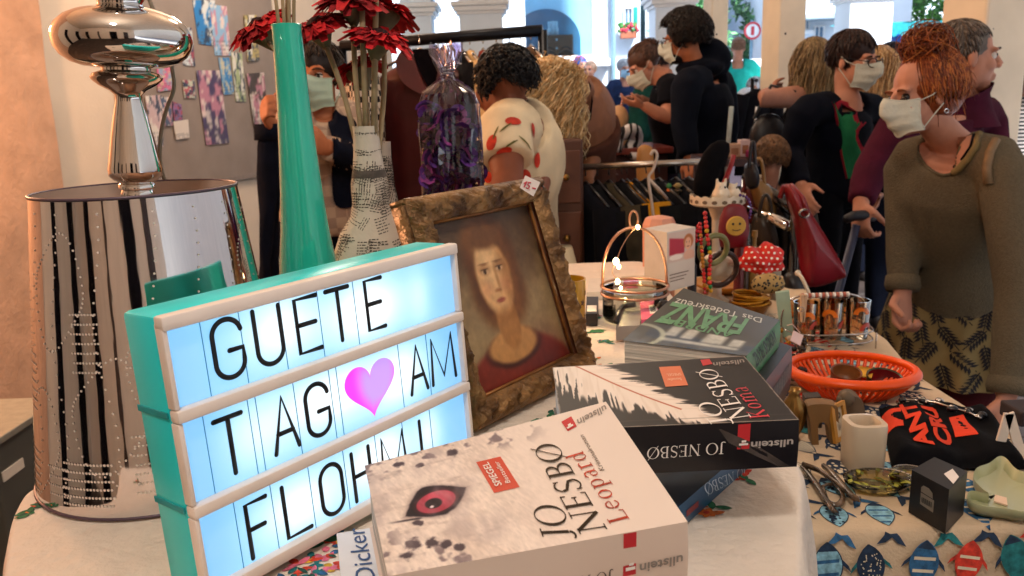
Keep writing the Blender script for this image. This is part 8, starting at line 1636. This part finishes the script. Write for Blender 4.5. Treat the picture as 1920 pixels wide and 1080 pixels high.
for k, (px, py, cs_) in enumerate([(1248, 350, ('#2f7a4a', '#c8641c', '#c8a020')), (1264, 345, ('#8a7a4a', '#3a3020', '#b8a060'))]):
    p = onrail(px, r2a, r2b); mb = MB(); 
    for i in range(14): z = p.z - .03 - i * .017; mb.lathe([(.004, 0), (.010 + .008 * math.sin(i * .5 + k), -.009), (.004, -.018)], (p.x, p.y - .06, z), 10, m=i % 3)
    solid('silk_scarf', ['green and orange silk scarf hanging from the low rail', 'gold patterned scarf hanging from the low rail'][k], 'scarf', mb, [mat('scarf_' + c, c, .6, var=.2) for c in cs_], True)
hp = P(1222, 300, 2.45); mb = MB(); wh = mat('white_plastic', '#c8b8ac', .4)
mb.tube(cr_([hp + V(-.004, 0, .015), hp + V(.006, 0, .028), hp + V(.016, 0, .012), hp + V(.004, 0, -.03), P(1216, 335, 2.45), P(1222, 380, 2.45), P(1228, 430, 2.45)], 5), .0045, 8); mb.tube([P(1216, 335, 2.45), P(1240, 360, 2.48), P(1250, 372, 2.5)], .005, 8); solid('coat_hanger', 'empty white coat hanger turned edge on in front of the low rail', 'hanger', mb, wh, True)
# bag rack right
r3a, r3b = P(1400, 330, 2.35), P(1490, 396, 2.15); rk = rack('black bag rack with shining rails in front of the short haired woman', r3a, r3b, .018, mat('gloss_black', '#0b0c12', .15, coat=.5), (1, 1)); mb = MB(); mb.tube([P(1408, 390, 2.25), P(1478, 424, 2.1)], .015, 10); ob('rail', mb, mat('chrome', '#d8d4d0'), rk, smooth=True)
hb3 = thing('handbag', 'dark red leather handbag hanging from the end of the bag rack', 'handbag', P(1530, 530, 2.05)); redl = mat('crimson_leather', '#7a0f1e', .35, var=.15, scale=10, coat=.2)
def sheet(pts, Y, th, m, name, par, n=4): v_ = [P(x, y, Y) for x, y in smooth_loop(pts, n)]; k = len(v_); c = sum(v_, Vector()) / k; mb = MB(); mb.loft([[c + (p - c) * s_ + V(0, o, 0) for p in v_] for s_, o in ((.05, -th), (.55, -th * .95), (.85, -th * .7), (.97, -th * .3), (1, 0), (.97, th * .3), (.85, th * .7), (.05, th))]); return ob(name, mb, m, par, smooth=True)
sheet([(1472, 352), (1485, 350), (1510, 385), (1545, 440), (1584, 510), (1570, 525), (1530, 538), (1508, 530), (1500, 480), (1492, 420)], 2.05, .045, redl, 'body', hb3)
mb = MB(); mb.tube([P(1462, 372, 2.08), P(1470, 350, 2.08), P(1484, 348, 2.05), P(1505, 372, 2.02), P(1515, 400, 2.0)], .007, 8); ob('strap', mb, redl, hb3, smooth=True)
mb = MB(); c = P(1508, 400, 2.0); mb.tube([c + V(.012 * math.cos(a), 0, .010 * math.sin(a)) for a in [i * PI / 8 for i in range(16)]], .003, 6, closed=True); ob('buckle', mb, steel, hb3)
for k, (pts, c, lb) in enumerate([([(1390, 355), (1412, 345), (1432, 360), (1440, 410), (1420, 425), (1398, 410)], '#5a1a1e', 'wine red bag in the heap on the bag rack'), ([(1405, 335), (1430, 338), (1450, 365), (1456, 420), (1435, 428), (1415, 390)], '#7a5a30', 'tan bag in the heap on the bag rack'), ([(1455, 390), (1480, 400), (1500, 440), (1505, 520), (1470, 530), (1452, 480)], '#0f0f16', 'large black bag below the bag rack rail'), ([(1418, 400), (1445, 410), (1458, 450), (1452, 480), (1425, 475), (1410, 440)], '#2a2018', 'dark brown bag beneath the chrome bar'), ([(1400, 310), (1412, 305), (1420, 330), (1416, 352), (1402, 350)], '#15141c', 'small black round bag at the top of the bag rack')]):
    t = thing('handbag', lb, 'handbag', P(*pts[-1], 2.25 - .03 * k), 'bags heaped on the bag rack'); sheet(pts, 2.28 - .03 * k, .04, mat('bag_' + c, c, .4, var=.2, scale=10), 'body', t); mb = MB(); a, b2_ = P(pts[0][0] + 4, pts[0][1] + 6, 2.26 - .03 * k), P(pts[1][0] + 4, pts[1][1] + 8, 2.26 - .03 * k); mb.tube(cr_([a, a.lerp(b2_, .3) + V(0, 0, .06), a.lerp(b2_, .7) + V(0, 0, .06), b2_]), .005, 6); ob('strap', mb, mat('bag_' + c, c), t, smooth=True)
sheet([(1470, 520), (1500, 515), (1512, 560), (1505, 600), (1480, 595)], 1.9, .03, mat('bag_#0f0f16', '#0f0f16'), 'black_pouch', None); tag(bpy.data.objects['black_pouch'], 'soft black pouch hanging behind the wire carrier', 'pouch')
mb = MB(); mb.tube(cr_([P(1496, 512, 1.7), P(1504, 522, 1.68), P(1516, 548, 1.66), P(1520, 560, 1.66)]), .004, 8); mb.ell(P(1496, 512, 1.7), (.007, .004, .007), None, 10, 8); solid('ceramic_spoon', 'pale spoon handle rising behind the wire carrier', 'spoon', mb, cer, True)
# ================================================================== MIDDLE OF THE HALL
dY = 4.5; dk = thing('dark_desk', 'dark brown desk with a reddish top behind the low rail', 'desk', (P(1170, 300, dY).x, dY, 0)); a, b2_ = P(1095, 286, dY), P(1260, 282, dY); mah = mat('mahogany', '#3a1c18', .4, var=.2, scale=8)
mb = MB(); mb.box(((a.x + b2_.x) / 2, dY + .25, a.z), (b2_.x - a.x, .6, .035), bev=.006); ob('desktop', mb, mat('mahogany_top', '#6a2c24', .35, var=.15), dk); mb = MB(); mb.box(((a.x + b2_.x) / 2, dY + .27, a.z - .12), (b2_.x - a.x - .04, .5, .2)); ob('drawer_case', mb, mah, dk)
for sx3 in (a.x + .04, b2_.x - .04):
    for sy3 in (0, .5): mb = MB(); mb.box((sx3, dY + .02 + sy3, (a.z - .22) / 2), (.05, .05, a.z - .22)); ob('leg', mb, mah, dk)
mq = P(1160, 222, 4.6); mn = thing('mannequin_head', 'bare tan mannequin head wearing a black and white scarf on the dark desk', 'mannequin', (mq.x, 4.6, a.z)); mb = MB(); kM = 4.6 / 1500; mb.ell(mq, (.058, .07, .075), None, 16, 12); mb.ell(mq + V(-.02, -.02, -.055), (.038, .045, .05), None, 14, 10); mb.tube([mq + V(.005, .02, -.04), mq + V(.01, .02, -.13), mq + V(.01, .02, a.z - mq.z + .02)], [.042, .040, .09], 14); ob('head', remesh(mb, .012, 3), mat('mannequin_tan', '#b08a62', .6, var=.06), mn, smooth=True)
zeb = mat('zebra_scarf', '#cfd0d4', .85, var=0); n, L = zeb.node_tree.nodes, zeb.node_tree.links; wv = n.new('ShaderNodeTexWave'); wv.inputs['Scale'].default_value = 7; wv.inputs['Distortion'].default_value = 6; cr2 = n.new('ShaderNodeValToRGB'); cr2.color_ramp.interpolation = 'CONSTANT'; cr2.color_ramp.elements[1].position = .35; cr2.color_ramp.elements[0].color = (*lin('#16161e'), 1); cr2.color_ramp.elements[1].color = (*lin('#cfd0d4'), 1); tc_ = n.new('ShaderNodeTexCoord'); L.new(tc_.outputs['Object'], wv.inputs[0]); L.new(wv.outputs[0], cr2.inputs[0]); L.new(cr2.outputs[0], n['Principled BSDF'].inputs['Base Color'])
mb = MB(); mb.tube(cr_([P(1150, 262, 4.5), P(1170, 250, 4.48), P(1186, 246, 4.5), P(1192, 262, 4.55), P(1180, 284, 4.5), P(1196, 292, 4.48)], 5), .045, 12, flat=.7); mb.tube([P(1158, 255, 4.5), P(1152, 284, 4.45)], .04, 10); solid('zebra_scarf', 'white scarf with black strokes draped round the mannequin head', 'scarf', mb, zeb, True)
wp = thing('wooden_chair', 'upright tan wooden chair back behind the low rail', 'chair', (P(1210, 300, 3.6).x, 3.6, 0)); sheet([(1196, 278), (1222, 276), (1226, 312), (1228, 350), (1222, 400), (1200, 400), (1194, 340)], 3.6, .02, mat('beech_wood', '#a8743a', .5, var=.15, scale=8, stretch=(1, 1, .1)), 'back_panel', wp); mb = MB(); p = P(1211, 398, 3.6); mb.box((p.x, 3.6 - .2, p.z), (.4, .4, .03), bev=.01); ob('seat', mb, mat('beech_wood', '#a8743a'), wp)
for sx3 in (-.17, .17):
    for sy3 in (-.37, -.03): mb = MB(); mb.tube([(p.x + sx3, 3.6 + sy3, p.z - .01), (p.x + sx3, 3.6 + sy3, 0)], .018, 8); ob('leg', mb, mat('beech_wood', '#a8743a'), wp)
# peach lamp, green card, trinkets on the desk / glass shelf
gl = thing('globe_lamp', 'glowing peach globe lamp on the crowded side table', 'lamp', P(1132, 292, 3.9)); mb = MB(); mb.ell(P(1132, 272, 3.9), (.045, .045, .045), None, 18, 12); ob('globe', mb, mat('peach_glow', '#f0a088', .4, var=.05, emit='#ff9a78', es=.35), gl, smooth=True); mb = MB(); pz = P(1132, 292, 3.9); mb.lathe([(.02, .0), (.03, -.02), (.015, -.03), (.045, -.08), (0, -.08)], pz + V(0, 0, .01), 16); ob('foot', mb, brass, gl, smooth=True)
stb = thing('side_table', 'crowded side table left of the dark desk', 'table', (P(1115, 310, 3.9).x, 3.9, 0)); zt6 = P(1120, 322, 3.9).z; xa2, xb2 = P(1085, 310, 3.9).x, P(1152, 310, 3.9).x; mb = MB(); mb.box(((xa2 + xb2) / 2, 3.95, zt6 - .02), (xb2 - xa2, .4, .03)); ob('tabletop', mb, mah, stb)
for sx3 in (xa2 + .03, xb2 - .03):
    for sy3 in (3.78, 4.12): mb = MB(); mb.box((sx3, sy3, (zt6 - .036) / 2), (.03, .03, zt6 - .036)); ob('leg', mb, mah, stb)
rd = random.Random(31)
for k in range(14):
    x = 1088 + k * 4.6; h_ = rd.uniform(12, 36); c = P(x, 320, 3.78 + .05 * (k % 4)); kk = 3.85 / 1500; r_ = rd.uniform(4, 8) * kk; mb = MB(); mb.lathe([(0, 0), (r_, 0), (r_ * 1.1, h_ * kk * .5), (r_ * .5, h_ * kk * .8), (r_ * .7, h_ * kk), (0, h_ * kk)], V(c.x, c.y, zt6 - .004), 14)
    solid('glass_trinket', 'small shiny trinket standing on the crowded side table', 'trinket', mb, [glass, brass, mat('bead_amber', '#a8741c'), cer, mat('trinket_gold', '#b8924a', .2, metal=.8)][k % 5], True, 'shiny trinkets on the side table')
p = P(1112, 268, 3.85); mb = MB(); mb.box((p.x, 3.85, (p.z + zt6) / 2 - .0), (.05, .006, (p.z - zt6)), Matrix.Rotation(.2, 3, 'Z')); solid('green_card', 'pale green upright card among the side table trinkets', 'card', mb, mat('green_card', '#8fb88a', .8))
# brown chest below the bare back
cq = P(1072, 330, 2.62); ch_ = thing('drawer_chest', 'brown wooden chest of drawers behind the gilt frame', 'chest', (cq.x, 2.9, 0)); xa2, xb2 = P(1026, 300, 2.62).x, P(1094, 300, 2.62).x; zc2 = P(1060, 262, 2.62).z
mb = MB(); mb.box(((xa2 + xb2) / 2, 2.84, zc2 / 2), (xb2 - xa2, .42, zc2), bev=.008); ob('carcass', mb, mat('chest_wood', '#4a2a1c', .5, var=.2, scale=8), ch_)
for i in range(4): mb = MB(); z = zc2 - .12 - .2 * i; mb.box(((xa2 + xb2) / 2, 2.626, z), (xb2 - xa2 - .02, .012, .17), bev=.003); d = ob('drawer', mb, mat('chest_front', '#5a3424', .45, var=.2, scale=8), ch_); mb = MB(); mb.ell(((xa2 + xb2) / 2, 2.612, z), (.012, .012, .012), None, 10, 6); ob('knob', mb, brass, d)
# far stall table with blue bottle
fsY = 7.6; a, b2_ = P(1362, 208, fsY), P(1424, 206, fsY); fs = thing('stall_table', 'far stall table under a pale lilac cloth in the opening beside the cream post', 'table', ((a.x + b2_.x) / 2, fsY, 0)); mb = MB(); mb.box(((a.x + b2_.x) / 2, fsY + .3, a.z / 2), (b2_.x - a.x, .6, a.z), bev=.01); ob('cloth', mb, fabric('lilac_cloth', '#a8a4c0', .08), fs)
mb = MB(); q = P(1382, 200, fsY + .1); mb.lathe([(0, 0), (.045, 0), (.05, .06), (.02, .1), (.018, .15), (0, .15)], V(q.x, q.y, a.z + .002), 14); solid('blue_vase', 'cobalt blue vase on the far lilac table', 'vase', mb, mat('cobalt_glass', '#1c48b8', .1, var=.1), True)
mb = MB(); q = P(1400, 200, fsY + .2); mb.ell(V(q.x, q.y, a.z + .10), (.11, .11, .11), None, 18, 12, 0); mb.lathe([(.05, 0), (.03, .03)], V(q.x, q.y, a.z + .001), 14); solid('white_globe', 'pale glass globe on the far lilac table', 'globe', mb, mat('milky_glass', '#c8d4e4', .15), True)
cj = thing('black_jacket', 'black jacket with a white zip hanging beside the cream post', 'jacket', P(1410, 270, 5.2)); jt = P(1418, 160, 5.2); 
j2 = garment('black jacket with a white zip hanging next to the cream post', jt, (1, .3, 0), (-.3, 1, 0), .24, .55, .10, fabric('black_jacket_cloth', '#10101a'), name='black_jacket', cat='jacket', seed=77); bpy.data.objects.remove(cj)
mb = MB(); mb.tube([P(1418, 200, 5.08), P(1414, 255, 5.06)], .006, 6); ob('zip', mb, wht, j2)
stn = thing('coat_stand', 'slim dark stand carrying the black jacket beside the cream post', 'stand', (jt.x, jt.y, 0)); mb = MB(); mb.tube([(jt.x, jt.y + .08, 0), (jt.x, jt.y + .08, jt.z + .05), (jt.x, jt.y, jt.z + .03)], .012, 8); ob('pole', mb, dark_metal, stn); mb = MB(); mb.lathe([(.16, 0), (.16, .015), (.02, .03)], (jt.x, jt.y + .08, 0), 20, cap=True); ob('foot', mb, dark_metal, stn)
# white picture frame edge and carton behind the bag rack
mY = 3.3; mt = thing('goods_table', 'goods table with cartons behind the felt bag', 'table', (P(1395, 330, mY).x, mY, 0)); zt7 = P(1390, 296, mY).z; mb = MB(); xq = P(1395, 300, mY).x; mb.box((xq, mY + .15, zt7 - .015), (.28, .4, .03)); ob('tabletop', mb, mah, mt)
for sx3 in (-.12, .12):
    for sy3 in (0, .3): mb = MB(); mb.box((xq + sx3, mY + sy3, (zt7 - .031) / 2), (.03, .03, zt7 - .031)); ob('leg', mb, mah, mt)
for k, (x, w_, h_, c, lb) in enumerate([(1382, .05, .055, '#b08a70', 'cream and brown carton on the goods table'), (1399, .04, .07, '#c0a8a8', 'pale lilac carton on the goods table'), (1406, .04, .028, '#8a1c5a', 'magenta tin on the goods table')]):
    p = P(x, 290, mY + .02 * k); mb = MB(); mb.box((p.x, mY + .06 - .05 * (k == 2), zt7 + .001 + h_ / 2), (w_, .05, h_), bev=.003); t = thing('carton', lb, 'carton', (p.x, mY + .06, zt7), 'cartons on the goods table'); ob('box_body', mb, mat('carton_' + c, c, .6, var=.1), t); mb = MB(); mb.box((p.x, mY + .034 - .05 * (k == 2), zt7 + h_ * .45), (w_ * .6, .002, h_ * .5)); ob('label', mb, mat('carton_label', '#8a5a3c', .6), t)
mr = P(1368, 235, 3.5); mb = MB(); mb.box((mr.x, 3.5, mr.z - .02), (.02, .012, .20), Matrix.Rotation(.06, 3, 'Y'), bev=.003); mb.box((mr.x, 3.52, (mr.z - .12) / 2), (.02, .012, mr.z - .125)); solid('mirror_edge', 'narrow pale mirror edge standing beside the man in the hoodie', 'mirror', mb, mat('mirror_pale', '#b8c0b8', .2, metal=.5))
